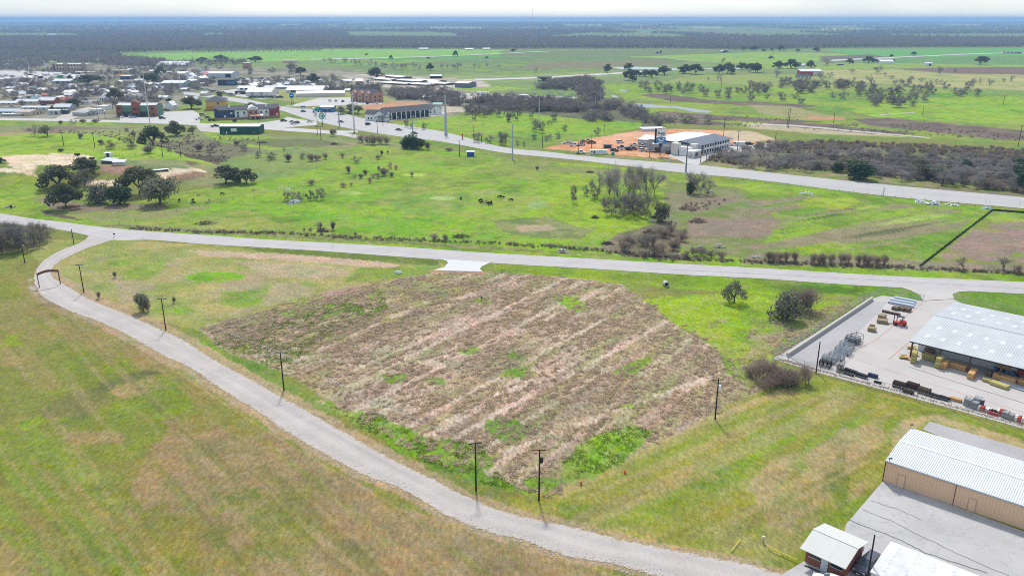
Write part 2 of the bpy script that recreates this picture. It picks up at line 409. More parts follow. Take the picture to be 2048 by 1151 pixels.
PP([(1085,297),(1180,277),(1280,261),(1350,258),(1480,262),(1530,276),(1480,300),(1400,322),(1330,318),(1180,304)], ORG, 1,3, col2=ORGP)
PP([(1230,268),(1300,262),(1310,275),(1200,282)], ORGP, 2,3)
PP([(1430,262),(1500,262),(1560,280),(1480,284)], SAND, 2,3)
PP([(1160,306),(1330,319),(1340,324),(1150,310)], (.24,.2,.12),1,1.5, col2=(.13,.2,.03))
PP([(1330,322),(1440,310),(1560,284),(2300,320),(2300,425),(1800,374),(1500,336)], (.16,.14,.10),2,4, col2=(.13,.16,.05))
PP([(1395,329),(1600,350),(2048,390),(2300,415),(2300,404),(1700,344),(1440,322)], (.15,.20,.035),1,2, col2=(.24,.20,.12))
# left middle: rough gray green common with brush
PP([(-300,250),(240,250),(520,268),(740,280),(1020,316),(900,340),(600,380),(330,360),(-300,300)], GREYG, 2,5, col2=(.21,.22,.09))
for q, c in (([(40,258),(140,252),(330,262),(230,275),(110,268)], (.17,.13,.09)),([(120,262),(330,256),(400,268),(260,284)], (.20,.24,.07)),
             ([(250,280),(440,280),(520,300),(420,330),(320,306)], (.14,.13,.08)),([(400,262),(520,270),(640,290),(540,300),(440,285)], (.18,.31,.02)),
             ([(440,280),(640,278),(700,290),(560,296)], (.12,.13,.06)),([(345,313),(460,312),(450,328),(380,330)], (.10,.08,.055)),
             ([(-50,268),(70,262),(90,280),(20,292),(-50,290)], (.30,.2,.13))):
    PP(q, c, 2,5, op=.85)
# the big bright pasture between the two roads
PP([(100,440),(300,395),(560,350),(720,290),(880,298),(1000,316),(1190,330),(1380,350),(1700,388),(2100,425),(2300,450),(2300,590),(1500,540),(700,488),(200,460)], (.14,.285,.009),2,4, nsc=30, col2=(.185,.32,.009))
PP([(440,318),(640,296),(740,300),(600,350),(480,370)], (.135,.22,.055),2,6, op=.8, col2=(.18,.25,.05))
PP([(640,296),(900,312),(1050,330),(1150,345),(1060,360),(880,335),(700,330)], (.20,.235,.05),2,6, op=.7, col2=(.13,.26,.02))
PP([(700,320),(980,318),(1010,330),(880,345),(740,340)], (.16,.31,.008),2,5, op=.8)
PP([(500,470),(300,450),(330,430),(480,420),(620,440),(600,465)], (.24,.24,.07),2,8, op=.75, col2=(.15,.25,.02))
PP([(760,400),(860,385),(1040,380),(1110,410),(1000,440),(820,430)], (.12,.25,.035),3,9, op=.7, col2=(.22,.26,.07))
PP([(560,420),(900,440),(1130,450),(1100,480),(800,470),(600,455)], (.12,.30,.006),3,9, op=.75)
PP([(980,440),(1090,432),(1190,462),(1160,480),(1020,470)], (.12,.155,.06),2,6, op=.85, col2=(.20,.2,.09))
PP([(1030,452),(1100,448),(1110,460),(1040,464)], (.36,.28,.19),1.5,4, op=.8)
PP([(850,345),(960,350),(900,370),(800,400),(760,392)], (.21,.26,.05),3,7, op=.6)
for cx_, cy_, a_, b_, c_ in ((885,396,26,4,(.33,.44,.17)),(1075,410,22,7,(.21,.33,.12)),(890,408,18,4,(.30,.28,.10)),(975,384,26,5,(.26,.27,.09)),(700,386,28,4,(.30,.42,.10)),(830,350,24,2.5,(.36,.47,.1))):
    PP(ell(cx_, cy_, a_, b_), c_, 1.5,3, op=.7)
PP([(1000,298),(1020,318),(1190,336),(1380,352),(1500,366),(1400,372),(1180,350),(1000,330)], (.19,.17,.09),1.5,4, op=.7, col2=(.14,.2,.04))
PP([(1060,340),(1200,350),(1300,400),(1220,400),(1140,372)], (.12,.23,.025),2,6, op=.7)
PP([(1330,360),(1480,375),(1560,400),(1600,480),(1500,520),(1370,500),(1330,440)], (.135,.17,.05),2,8, op=.85, col2=(.20,.165,.115))
PP([(1380,440),(1540,436),(1600,460),(1520,476),(1370,472)], (.225,.17,.135),2,6, op=.9)
PP([(1340,405),(1420,390),(1480,400),(1400,425)], (.20,.16,.12),2,5, op=.8)
PP([(1230,470),(1330,440),(1370,470),(1360,520),(1250,510),(1200,495)], (.175,.135,.105),2,6, op=.9, col2=(.11,.085,.07))
PP([(1480,380),(1640,385),(1960,420),(1960,440),(1840,530),(1500,520),(1560,440)], (.17,.31,.012),2,5, op=.9, col2=(.125,.24,.02), streak=((1560,470),(1800,432),9))
PP([(1500,400),(1640,390),(1960,425),(1840,530),(1500,525)], (.22,.175,.12),2,5, nsc=3.2, thr=.5, op=.85, streak=((1560,470),(1800,432),14))
PP([(1560,440),(1700,410),(1900,440),(1800,500),(1560,510)], (.05,.08,.02),2,3, nsc=1.6, thr=.60, op=.8, streak=((1560,470),(1800,432),22))
PP([(1700,400),(1900,425),(1880,470),(1760,480)], (.26,.42,.06),2,3, nsc=1.8, thr=.58, op=.7, streak=((1560,470),(1800,432),18))
PP([(1620,392),(1730,398),(1690,420),(1600,412)], (.24,.35,.01),2,5, op=.8)
PP([(1985,424),(2300,440),(2300,560),(1850,536)], (.17,.23,.03),1.5,5, col2=(.22,.17,.13))
PP([(1985,424),(2300,440),(2300,452),(1970,442)], (.2,.32,.03),1.5,3)
PP([(1940,462),(2300,458),(2300,510),(1900,500)], (.235,.165,.14),2,5, nsc=6, op=.9)
PP([(1500,505),(1800,518),(2300,545),(2300,556),(1700,535),(1480,526)], (.21,.175,.12),1.5,3, op=.85)
# verges of the county road
PP([(-200,418),(100,432),(400,460),(1000,499),(1500,527),(2300,566),(2300,580),(1500,540),(700,490),(-200,432)], (.17,.30,.008),1.5,2, col2=(.13,.26,.01))
PP([(180,452),(420,466),(900,494),(1250,514),(1380,522),(1200,508),(880,486),(500,465),(230,446)], (.23,.19,.11),1,2.5, op=.8, col2=(.12,.12,.05))
PP([(-200,350),(80,352),(90,400),(120,432),(-200,424)], (.165,.31,.01),2,5)
PP([(-200,290),(250,268),(430,330),(330,320),(-200,320)], (.20,.33,.012),1.5,3)
for q in ([(0,312),(30,310),(110,309),(160,312),(150,330),(70,330),(70,352),(30,346),(20,330)], [(-60,338),(20,336),(40,344),(-60,345)],
          [(100,306),(180,310),(190,318),(110,318)], [(150,362),(240,360),(250,372),(160,372)], [(300,350),(345,337),(400,337),(420,346),(360,356),(320,360)]):
    PP(q, (.52,.42,.29),1.2,2.5, col2=(.60,.50,.37))
PP([(205,332),(270,330),(290,340),(240,348),(200,344)], (.26,.17,.12),1.5,3)
PP([(330,354),(360,346),(420,344),(410,352),(350,365)], (.20,.13,.08),1.5,2.5, op=.9)
PP([(70,398),(100,395),(170,410),(250,408),(340,408),(330,420),(170,425),(110,420)], (.20,.155,.11),1.5,4, op=.9)
PP([(75,415),(110,425),(160,438),(170,442),(90,430)], (.11,.085,.06),1,3)
PP([(130,428),(240,424),(330,420),(430,408),(420,416),(300,440),(200,445)], (.21,.215,.08),2,4, op=.9)
# between the gravel lane and the county road
PP([(40,480),(180,480),(250,480),(520,495),(880,524),(980,545),(700,590),(400,660),(250,630),(110,575)], (.29,.27,.10),1.5,5, nsc=16, col2=(.21,.245,.06))
PP([(190,500),(330,510),(620,560),(640,590),(420,640),(260,615)], (.30,.245,.15),2,12, nsc=10, thr=.5, op=.8)
PP([(200,520),(480,520),(600,600),(420,640),(300,620)], (.14,.255,.02),2,12, nsc=9, thr=.54, op=.8)
PP([(380,500),(600,508),(800,528),(780,536),(620,524),(400,510)], (.42,.31,.23),1.5,4, op=.9)
PP([(470,522),(640,528),(700,545),(640,560),(540,556)], (.36,.29,.19),2,8, op=.75)
PP(ell(430,553,60,10),(.125,.30,.006),1.5,5)
PP([(480,494),(700,505),(880,522),(880,532),(700,518),(520,503)], (.10,.15,.02),1.2,2, op=.95)
PP([(720,535),(880,532),(890,545),(780,556),(680,566)], (.15,.25,.02),1.5,5, op=.8)
PP([(240,640),(330,650),(420,690),(470,720),(420,715),(330,670)], (.15,.28,.012),1.5,4, op=.7)
PP([(985,528),(1350,549),(1800,573),(1845,590),(1740,598),(1500,590),(1240,566),(1000,545)], (.125,.26,.008),1.2,2, col2=(.09,.19,.01))
PP([(985,531),(1350,552),(1740,578),(1700,588),(1300,566),(1000,541)], (.065,.135,.008),1.5,3, op=.8)
PP([(1900,582),(2300,592),(2300,640),(2048,632),(1925,606)], (.11,.215,.012),1,1.5)
# lower left mown field
PP([(-250,560),(60,560),(100,600),(300,710),(500,840),(800,1018),(1260,1160),(1300,1500),(-250,1500)], (.235,.215,.055),1.5,3, nsc=14, col2=(.285,.235,.095), streak=((100,830),(330,1151),2.5))
PP([(-250,560),(60,560),(300,710),(420,800),(300,900),(-250,1000)], (.175,.225,.028),2,20, nsc=12, op=.7, thr=.42, streak=((100,830),(330,1151),4))
PP([(330,830),(560,870),(800,1025),(1250,1160),(1300,1400),(300,1400),(200,1100)], (.30,.215,.12),2,25, nsc=10, op=.9, thr=.36, streak=((600,900),(420,1100),1.6))
PP([(520,850),(780,1010),(1250,1160),(1000,1160),(620,980)], (.265,.205,.12),2,14, nsc=5, op=.7, thr=.42)
PP([(-250,840),(220,870),(330,1400),(-250,1400)], (.20,.26,.04),2,20, nsc=2.5, op=.8, thr=.46, streak=((60,980),(260,1151),14))
PP([(-250,600),(130,600),(250,700),(100,780),(-250,760)], (.29,.235,.10),2,10, nsc=3, op=.7, thr=.47, streak=((100,600),(300,730),10))
PP([(170,620),(330,720),(520,850),(640,930),(560,900),(300,760)], (.30,.22,.10),2,6, nsc=2.5, op=.75, thr=.42, streak=((300,720),(520,850),10))
for q in (ell(163,708,22,9,-.4), ell(236,730,26,9,-.3), [(205,818),(240,800),(276,788),(285,800),(268,826),(230,832)], ell(350,815,42,13,-.5), ell(127,899,40,8,-.3), ell(20,680,30,10,-.4), ell(360,790,34,14,.6), ell(60,845,30,10,-.2)):
    PP(q, (.175,.275,.012),2,12, nsc=4, op=.85, thr=.32)
for q in (ell(575,1065,70,55,.3), ell(470,1005,36,16,-.2), ell(345,1040,30,24,.3), ell(200,990,30,22), ell(560,1000,40,12), ell(250,1010,40,20,.6), ell(330,1120,40,14)):
    PP(q, (.165,.20,.03),3,26, nsc=5, op=.8, thr=.40)
PP([(165,778),(270,740),(320,742),(270,762),(220,780),(200,800)], (.13,.14,.06),2,8, op=.85)
PP([(150,780),(230,800),(170,840),(60,830)], (.17,.165,.075),3,12, op=.7)
PP([(222,784),(236,768),(300,758),(322,775),(280,792),(240,800)], (.36,.26,.135),2,4, op=.9)
PP([(120,862),(250,860),(240,885),(150,890)], (.32,.23,.13),3,10, op=.7)
for k in range(5):
    a = (-20 + 38 * k, 880 + 16 * k); PP([a, (a[0] + 8, a[1]),(a[0] + 250, a[1] + 280),(a[0] + 236, a[1] + 284)], (.17,.24,.03) if k % 2 else (.34,.27,.12),2,3, op=.5)
# lower right mown field
PP([(1000,1000),(1130,960),(1260,925),(1370,850),(1530,775),(1640,752),(2300,930),(1900,850),(1760,960),(1690,1060),(1600,1160),(1400,1120),(1150,1060)], (.225,.225,.042),1.5,3, nsc=7, col2=(.165,.215,.025), streak=((1230,1000),(1560,850),7))
PP([(1130,960),(1370,850),(1560,775),(1700,800),(1500,900),(1250,1040),(1120,1040)], (.31,.265,.11),2,10, nsc=2.4, op=.75, thr=.47, streak=((1230,1000),(1560,850),9))
PP([(1300,960),(1600,830),(1780,800),(1840,830),(1700,960),(1500,1000)], (.12,.205,.018),2,10, nsc=3.2, op=.8, thr=.50, streak=((1560,1000),(1760,800),5))
PP([(1680,770),(2300,930),(2300,960),(2000,880),(1800,812),(1690,800)], (.16,.225,.018),2,4, nsc=5, op=.85, col2=(.11,.16,.015))
PP([(1800,838),(1870,828),(2048,880),(2300,950),(2300,990),(1860,838),(1780,905)], (.33,.265,.12),2,5, nsc=3)
PP([(1590,860),(1760,850),(1740,960),(1640,1050),(1560,1060),(1500,980)], (.30,.235,.12),2,14, nsc=5, op=.8, thr=.46, streak=((1560,1000),(1760,800),5))
PP([(1170,1060),(1500,1040),(1620,1075),(1560,1140),(1400,1120),(1250,1085)], (.285,.25,.095),2,8, nsc=5, op=.75, col2=(.19,.21,.04))
PP([(1100,1000),(1250,1010),(1260,1050),(1130,1055)], (.14,.20,.022),2,12, nsc=3, op=.75)
PP([(1640,940),(1690,900),(1700,1000),(1680,1020)], (.105,.15,.025),2,6, op=.7)
# mowing lines
for st, rg in ((((100,830),(330,1151)), [(-250,600),(90,600),(300,712),(500,842),(800,1020),(1260,1162),(1300,1500),(-250,1500)]),(((1230,1000),(1560,850)), [(1130,962),(1260,925),(1370,852),(1530,778),(1660,770),(1830,820),(1760,960),(1690,1060),(1600,1100),(1150,1055)])):
    for cc_, th_ in (((.35,.27,.14),.52),((.13,.145,.03),.59),((.20,.225,.04),.60)): PP(rg, cc_, 2,3, nsc=1.5, op=.42, thr=th_, streak=(*st, 26))
# the rough stubble field
ROUGH = [(985,545),(1130,553),(1240,568),(1290,600),(1340,642),(1440,700),(1455,745),(1525,775),(1370,850),(1245,925),(1135,965),(1120,985),(1060,982),(950,955),(830,905),(700,825),(600,765),(540,732),(430,692),(400,655),(520,620),(640,588),(780,560),(870,545)]
FUR = ((700,790),(1130,575),6)
PP(ROUGH, (.30,.228,.168),1.5,6, nsc=4, rough=1.0, col2=(.25,.225,.12), streak=FUR)
PP([(400,655),(640,588),(880,545),(1000,550),(900,610),(700,690),(560,740),(430,692)], (.215,.215,.075),2,10, nsc=7, op=.85, col2=(.19,.15,.11))
PP([(560,600),(760,570),(760,625),(640,650)], (.145,.23,.02),2,14, nsc=5, op=.8, thr=.5)
PP([(640,760),(900,640),(1200,600),(1300,650),(1000,880),(800,880)], (.37,.285,.225),2,12, nsc=4, op=.75, thr=.48, streak=FUR)
PP([(900,720),(1200,640),(1420,700),(1300,830),(1000,900)], (.26,.185,.135),2,12, nsc=3.5, op=.7, thr=.55, streak=FUR)
for cc_, th_ in (((.46,.37,.29),.54),((.19,.135,.095),.56),((.21,.225,.07),.57)): PP(ROUGH, cc_, 2,3, nsc=1.7, op=.6, thr=th_, streak=(FUR[0], FUR[1], 13))
ROWS = (((640,803),(1130,556)),((700,826),(1150,592)),((880,890),(1340,640)),((1000,905),(1440,745)),((660,762),(930,640)),((1090,640),(1225,566)),((800,860),(1260,610)),((560,735),(860,600)))
for a, b in ROWS:
    q0, q1 = G(*a), G(*b); d = (q1 - q0).normalized(); n = Vector((-d.y, d.x, 0)) * .8
    PP([(q0 + n)[:2], (q1 + n)[:2], (q1 - n)[:2], (q0 - n)[:2]], (.45,.36,.285),3,5, nsc=3, op=.75, thr=.36, world_pts=True)
for q in ([(1100,588),(1135,590),(1172,602),(1180,618),(1150,622),(1118,606)], [(1120,930),(1180,872),(1262,852),(1310,862),(1250,922),(1180,958),(1120,968)], ell(930,905,60,20,.4), ell(850,890,45,14,.3), ell(1010,858,36,22,.2), [(660,815),(760,830),(900,900),(980,950),(1060,985),(950,965),(800,905)],
          ell(1040,745,34,10), ell(1030,710,24,8), ell(1265,812,24,7), ell(620,620,60,8,-.2), ell(720,625,26,12,.6), ell(965,600,22,5), ell(790,755,26,9), ell(940,700,26,9), ell(870,760,24,9), ell(1270,730,40,9,-.4), ell(1090,965,40,14), ell(1190,900,60,26,-.5)):
    PP(q, (.135,.275,.008),2,8, nsc=2.5, op=.85, rough=.35)
PP(ell(1045,858,40,10),(.13,.15,.055),2,8, op=.8)
PP([(636,586),(670,578),(720,572),(716,580),(690,588),(650,592)], (.30,.20,.15),1.2,3, rough=.2)
PP([(860,540),(970,543),(975,548),(860,546)], (.36,.2,.13),1,1)
# bright green corner by the yard
PP([(1285,600),(1330,592),(1480,585),(1700,588),(1745,600),(1560,716),(1548,740),(1500,770),(1455,745),(1440,700),(1340,640)], (.15,.29,.008),1.2,4, nsc=10, col2=(.19,.295,.012), rough=.15)
for q in ([(1420,645),(1460,635),(1450,650),(1415,655)], [(1500,670),(1570,655),(1560,705),(1490,715)], [(1540,640),(1700,600),(1700,615),(1570,690)], ell(1530,745,70,22), [(1640,590),(1740,592),(1700,604),(1650,602)]):
    PP(q, (.255,.21,.135),1.5,8, nsc=3, op=.8, col2=(.17,.2,.05), rough=.6)
# bare edge of the lane
LANE_L = [(178,468),(165,483),(122,500),(88,520),(70,545),(70,569),(82,590),(97,601),(141,622),(205,646),(264,675),(322,709),(381,736),(439,776),(513,821),(571,862),(650,908),(730,950),(800,976),(902,1034),(976,1063),(1040,1078),(1093,1099),(1152,1115),(1222,1126),(1269,1140),(1327,1154),(1460,1190),(1620,1235)]
LANE_R = [(1720,1180),(1567,1147),(1500,1128),(1400,1109),(1239,1077),(1151,1054),(1064,1036),(1005,1021),(932,992),(859,954),(800,925),(700,870),(600,813),(557,790),(513,764),(439,725),(366,679),(308,652),(249,626),(182,599),(132,570),(107,555),(103,542),(112,528),(142,511),(175,496),(205,486),(226,480),(262,478)]
q = [(x - 14, y + 7) for x, y in LANE_L[5:]]; q2 = [(x + 16, y - 8) for x, y in LANE_R[:-6]]
PP(q + q2,(.33,.245,.15),2,5, nsc=3, op=.8)
PP([(60,545),(60,575),(90,605),(75,590),(58,560)], (.40,.37,.34),1.5,4)
# pasture is never one green: dry, rank and grazed patches at every scale
nr = np.where(D0 < 1500)[0]; xx, yy = GX[nr], GY[nr]; gr = sstep((GCOL[nr, 1] / (GCOL[nr, 0] + GCOL[nr, 2] + .01) - .9) / .4)
for cc_, sc_, th_, op_ in (((.26,.255,.06),34,.53,.28),((.25,.235,.08),9,.57,.34),((.07,.14,.010),15,.55,.42),((.225,.34,.008),50,.46,.55),((.30,.26,.11),4,.60,.4),((.07,.14,.012),5,.57,.4)):
    w = gr * op_ * sstep((fbm(xx, yy, sc_, int(sc_ * 17),4) - th_) / .13); GCOL[nr] = GCOL[nr] * (1 - w[:, None]) + np.array(cc_) * w[:, None]
LLF = np.where(poly_sd(GX[nr], GY[nr], [G(*p)[:2] for p in [(-250,560),(60,560),(100,600),(300,710),(500,842),(800,1020),(1260,1162),(1300,1500),(-250,1500)]]) > 0)[0]; GCOL[nr[LLF]] *= np.array((.77,.80,.70))
# big soft variation everywhere close by
m = 1 + .20 * (fbm(GX, GY, 9,900,3) - .5) + .16 * (fbm(GX, GY, 2.2,905,2) - .5)
GCOL *= m[:, None]
GCOL = np.clip(GCOL, .004,.8)

faces = np.empty(((nR - 1) * nT, 4), np.int32)
i = np.arange(nR - 1)[:, None]; j = np.arange(nT)[None, :]; j2 = (j + 1) % nT
faces[:, 0] = (i * nT + j).ravel(); faces[:, 1] = (i * nT + j2).ravel(); faces[:, 2] = ((i + 1) * nT + j2).ravel(); faces[:, 3] = ((i + 1) * nT + j).ravel()
faces = faces[:, ::-1].copy()
me = bpy.data.meshes.new("ground")
me.vertices.add(len(GX)); me.vertices.foreach_set("co", np.stack([GX, GY, GZ], 1).astype(np.float32).ravel())
me.loops.add(faces.size); me.loops.foreach_set("vertex_index", faces.ravel())
me.polygons.add(len(faces)); me.polygons.foreach_set("loop_start", np.arange(0, faces.size, 4, dtype=np.int32))
me.polygons.foreach_set("loop_total", np.full(len(faces),4, np.int32))
me.update(calc_edges=True)
if me.polygons[5000].normal.z < 0: me.flip_normals()
at = me.attributes.new("cover", 'FLOAT_COLOR', 'POINT')
at.data.foreach_set("color", np.concatenate([GCOL, RGH[:, None]], 1).astype(np.float32).ravel())

mg, nt, b = nodes("ground cover"); L = nt.links.new
b.inputs['Roughness'].default_value = .95; b.inputs['Specular IOR Level'].default_value = .1
ca = nt.nodes.new("ShaderNodeAttribute"); ca.attribute_name = "cover"
tc = nt.nodes.new("ShaderNodeTexCoord")
def noise(sc, det=4, ro=.6, src=None, dist=0.0):
    n = nt.nodes.new("ShaderNodeTexNoise"); n.inputs['Scale'].default_value = sc; n.inputs['Detail'].default_value = det; n.inputs['Roughness'].default_value = ro; n.inputs['Distortion'].default_value = dist
    L(src or tc.outputs['Object'], n.inputs[0]); return n.outputs[0]
def mrange(s, a, b_, c, d):
    n = nt.nodes.new("ShaderNodeMapRange"); n.inputs[1].default_value = a; n.inputs[2].default_value = b_; n.inputs[3].default_value = c; n.inputs[4].default_value = d
    L(s, n.inputs[0]); return n.outputs[0]
def mth(op, a, b_):
    n = nt.nodes.new("ShaderNodeMath"); n.operation = op
    for k, v in enumerate((a, b_)):
        if isinstance(v, (int, float)): n.inputs[k].default_value = v
        else: L(v, n.inputs[k])
    return n.outputs[0]
mpx = nt.nodes.new("ShaderNodeMapping"); mpx.inputs['Rotation'].default_value = (0,0, math.radians(35)); mpx.inputs['Scale'].default_value = (1,.45,1); L(tc.outputs['Object'], mpx.inputs[0])
fineN = noise(1.6,6,.72, mpx.outputs[0]); midN = noise(.22,4,.6); grit = noise(5.5,3,.7)
amp = mth('ADD', mth('MULTIPLY', ca.outputs['Alpha'], .35),.42)
v1 = mth('ADD', 1.0, mth('MULTIPLY', mth('SUBTRACT', fineN, .5), mth('MULTIPLY', amp, 4.2)))
v2 = mrange(midN, .3,.7,.86,1.14); v3 = mrange(grit, .25,.75,.66,1.34)
val = mth('MAXIMUM', mth('MULTIPLY', mth('MULTIPLY', v1, v2), v3),.18)
hs = nt.nodes.new("ShaderNodeHueSaturation"); L(ca.outputs['Color'], hs.inputs['Color']); L(val, hs.inputs['Value'])
hn = mrange(noise(.8,4,.6),.3,.7,.482,.518); L(hn, hs.inputs['Hue'])
sn = mrange(noise(.5,5,.65),.3,.7,.80,1.15); L(sn, hs.inputs['Saturation'])
def tint(src, col, fac):
    mx = nt.nodes.new("ShaderNodeMix"); mx.data_type = 'RGBA'; mx.blend_type = 'MULTIPLY'; L(src, mx.inputs['A']); mx.inputs['B'].default_value = (*col, 1); L(fac, mx.inputs['Factor']); return mx.outputs['Result']
blade = noise(1.9,8,.82, mpx.outputs[0], .3)                      # straw and green blades mixed at hand's breadth
c1 = tint(hs.outputs[0], (1.38,1.15,1.16), mrange(blade, .50,.60,0,1)); c2 = tint(c1,(.52,.80,.55), mrange(noise(1.7,7,.8),.53,.64,0,1))
c3 = tint(c2,(1.16,1.02,1.0), mrange(noise(.09,6,.7),.45,.62,0,1)); c4 = tint(c3,(.76,.95,.8), mrange(noise(.06,6,.7),.52,.68,0,1))
L(c4, b.inputs['Base Color'])
bp = nt.nodes.new("ShaderNodeBump"); bp.inputs['Distance'].default_value = .22; bp.inputs['Strength'].default_value = .55
L(mth('ADD', fineN, mth('MULTIPLY', midN, .8)), bp.inputs['Height']); L(bp.outputs[0], b.inputs['Normal'])
me.materials.append(mg)
ground = struct("ground", me)

# ------------------------------------------------------------------ roads and paving
def paving(name, col, var=.1, rough=.85, cracks=.0, gravel=False, lane_=0, edge=None):
    m, nt, b = nodes(name); L = nt.links.new
    b.inputs['Roughness'].default_value = rough; b.inputs['Specular IOR Level'].default_value = .25
    tc = nt.nodes.new("ShaderNodeTexCoord")
    def nz(sc, det=4, ro=.6):
        n = nt.nodes.new("ShaderNodeTexNoise"); n.inputs['Scale'].default_value = sc; n.inputs['Detail'].default_value = det; n.inputs['Roughness'].default_value = ro; L(tc.outputs['Object'], n.inputs[0]); return n.outputs[0]
    def mr(s, a, b_, c, d):
        n = nt.nodes.new("ShaderNodeMapRange"); n.inputs[1].default_value = a; n.inputs[2].default_value = b_; n.inputs[3].default_value = c; n.inputs[4].default_value = d; L(s, n.inputs[0]); return n.outputs[0]
    def mu(a, c):
        n = nt.nodes.new("ShaderNodeMath"); n.operation = 'MULTIPLY'; L(a, n.inputs[0]); L(c, n.inputs[1]); return n.outputs[0]
    v = mu(mr(nz(.12,5),.3,.7,1 - var, 1 + var), mr(nz(2.5,6,.75),.3,.7,1 - var * (1.6 if gravel else .6),1 + var * (1.6 if gravel else .6)))
    if cracks:
        vo = nt.nodes.new("ShaderNodeTexVoronoi"); vo.feature = 'DISTANCE_TO_EDGE'; vo.inputs['Scale'].default_value = .16
        mx = nt.nodes.new("ShaderNodeMix"); mx.data_type = 'RGBA'; mx.inputs['Factor'].default_value = .12
        L(tc.outputs['Object'], mx.inputs['A']); n2 = nt.nodes.new("ShaderNodeTexNoise"); n2.inputs['Scale'].default_value = .5; L(tc.outputs['Object'], n2.inputs[0]); L(n2.outputs[1], mx.inputs['B'])
        va = nt.nodes.new("ShaderNodeVectorMath"); va.operation = 'MULTIPLY_ADD'; va.inputs[1].default_value = (7,7,0); L(n2.outputs[1], va.inputs[0]); L(tc.outputs['Object'], va.inputs[2])
        L(va.outputs[0], vo.inputs['Vector'])
        v = mu(v, mr(vo.outputs['Distance'], 0.0,.03,1 - cracks, 1.0))
        v = mu(v, mr(nz(.35,6,.7),.52,.7,1.0,1 - cracks * .6))
    hs = nt.nodes.new("ShaderNodeHueSaturation"); hs.inputs['Color'].default_value = (*col, 1)
    if lane_:                                                       # worn wheel paths and a ragged dirt edge
        aa = nt.nodes.new("ShaderNodeAttribute"); aa.attribute_name = 'across'; wv = nt.nodes.new("ShaderNodeMath"); wv.operation = 'MULTIPLY'; wv.inputs[1].default_value = 6.2832 * lane_; L(aa.outputs['Fac'], wv.inputs[0])
        sn = nt.nodes.new("ShaderNodeMath"); sn.operation = 'COSINE'; L(wv.outputs[0], sn.inputs[0]); v = mu(v, mu(mr(sn.outputs[0], -1,1,.93,1.03), mr(nz(.5,5,.7),.3,.7,.95,1.05)))
        if edge:
            pp = nt.nodes.new("ShaderNodeMath"); pp.operation = 'PINGPONG'; pp.inputs[1].default_value = .5; L(aa.outputs['Fac'], pp.inputs[0]); ad = nt.nodes.new("ShaderNodeMath"); ad.operation = 'ADD'; L(pp.outputs[0], ad.inputs[0]); L(mr(nz(1.3,6,.75),.3,.7,-.10,.10), ad.inputs[1])
            mx = nt.nodes.new("ShaderNodeMix"); mx.data_type = 'RGBA'; mx.inputs['A'].default_value = (*edge, 1); mx.inputs['B'].default_value = (*col, 1); L(mr(ad.outputs[0], .0,.07,0,1), mx.inputs['Factor']); L(mx.outputs['Result'], hs.inputs['Color'])
    L(v, hs.inputs['Value']); L(hs.outputs[0], b.inputs['Base Color'])
    return m
M_road = paving("county road asphalt", (.43,.405,.40),.07, lane_=4)
M_hwy = paving("highway concrete", (.42,.405,.395),.06, lane_=5)
M_gravel = paving("pale gravel", (.43,.39,.365),.09, gravel=True, lane_=2, edge=(.33,.26,.17))
M_track = paving("pale gravel track", (.43,.39,.35),.1, gravel=True)
M_cyard = paving("yard concrete", (.455,.425,.40),.08)
M_cnew = paving("new white concrete", (.56,.56,.56),.04)
M_lot = paving("old grey asphalt", (.42,.405,.40),.09, cracks=.16)
M_lot2 = paving("grey gravel lot", (.37,.355,.355),.10, gravel=True)
M_drive = paving("town paving", (.46,.44,.42),.10)
M_seal = P("dark crack sealant", (.14,.135,.13), rough=.8, var=.35, sc=.7)
M_redline = P("faded red paint", (.42,.17,.13), rough=.8, var=.3, sc=1.5)
M_yline = P("faded yellow line paint", (.46,.40,.22), rough=.8, var=.3, sc=.3)
M_wline = P("faded white line paint", (.55,.55,.55), rough=.8, var=.2, sc=.5)

def strip(name, Lp, Rp, m, z, n=140, jag=0.0):
    """road between two edges given in photo pixels, resampled"""
    def res(pts):
        W = [np.array(flat(*p)) for p in pts]; 
        # catmull-rom through the points
        out = []
        for k in range(len(W) - 1):
            p0, p1, p2, p3 = W[max(k - 1,0)], W[k], W[k + 1], W[min(k + 2, len(W) - 1)]
            for s in np.linspace(0,1,8, endpoint=False):
                out.append(.5 * (2 * p1 + (p2 - p0) * s + (2 * p0 - 5 * p1 + 4 * p2 - p3) * s * s + (3 * p1 - p0 - 3 * p2 + p3) * s ** 3))
        out.append(W[-1]); A = np.array(out)
        d = np.concatenate([[0], np.cumsum(np.hypot(*(A[1:] - A[:-1]).T))]); t = np.linspace(0, d[-1], n)
        return np.stack([np.interp(t, d, A[:, 0]), np.interp(t, d, A[:, 1])], 1)
    A, B = res(Lp), res(Rp)
    if jag:
        dn = B - A; dn /= np.hypot(dn[:, 0], dn[:, 1])[:, None]; A = A + dn * rng.normal(0, jag, (n, 1)); B = B + dn * rng.normal(0, jag, (n, 1))
    K = 8; V = []; Fc = []
    for a, b_ in zip(A, B):
        for k in range(K + 1):
            p = a + (b_ - a) * k / K; V.append((p[0], p[1], z))
    for i_ in range(n - 1):
        for k in range(K):
            q = i_ * (K + 1) + k; Fc.append((q, q + 1, q + K + 2, q + K + 1))
    me = bpy.data.meshes.new(name); me.from_pydata(V, [], Fc); me.update()
    if me.polygons[0].normal.z < 0: me.flip_normals()
    at = me.attributes.new('across', 'FLOAT', 'POINT'); at.data.foreach_set('value', np.tile(np.linspace(0,1, K + 1), n).astype(np.float32))
    me.materials.append(m); return struct(name, me)
lane = strip("lane", LANE_L, LANE_R[::-1], M_gravel, .03,700,.16)
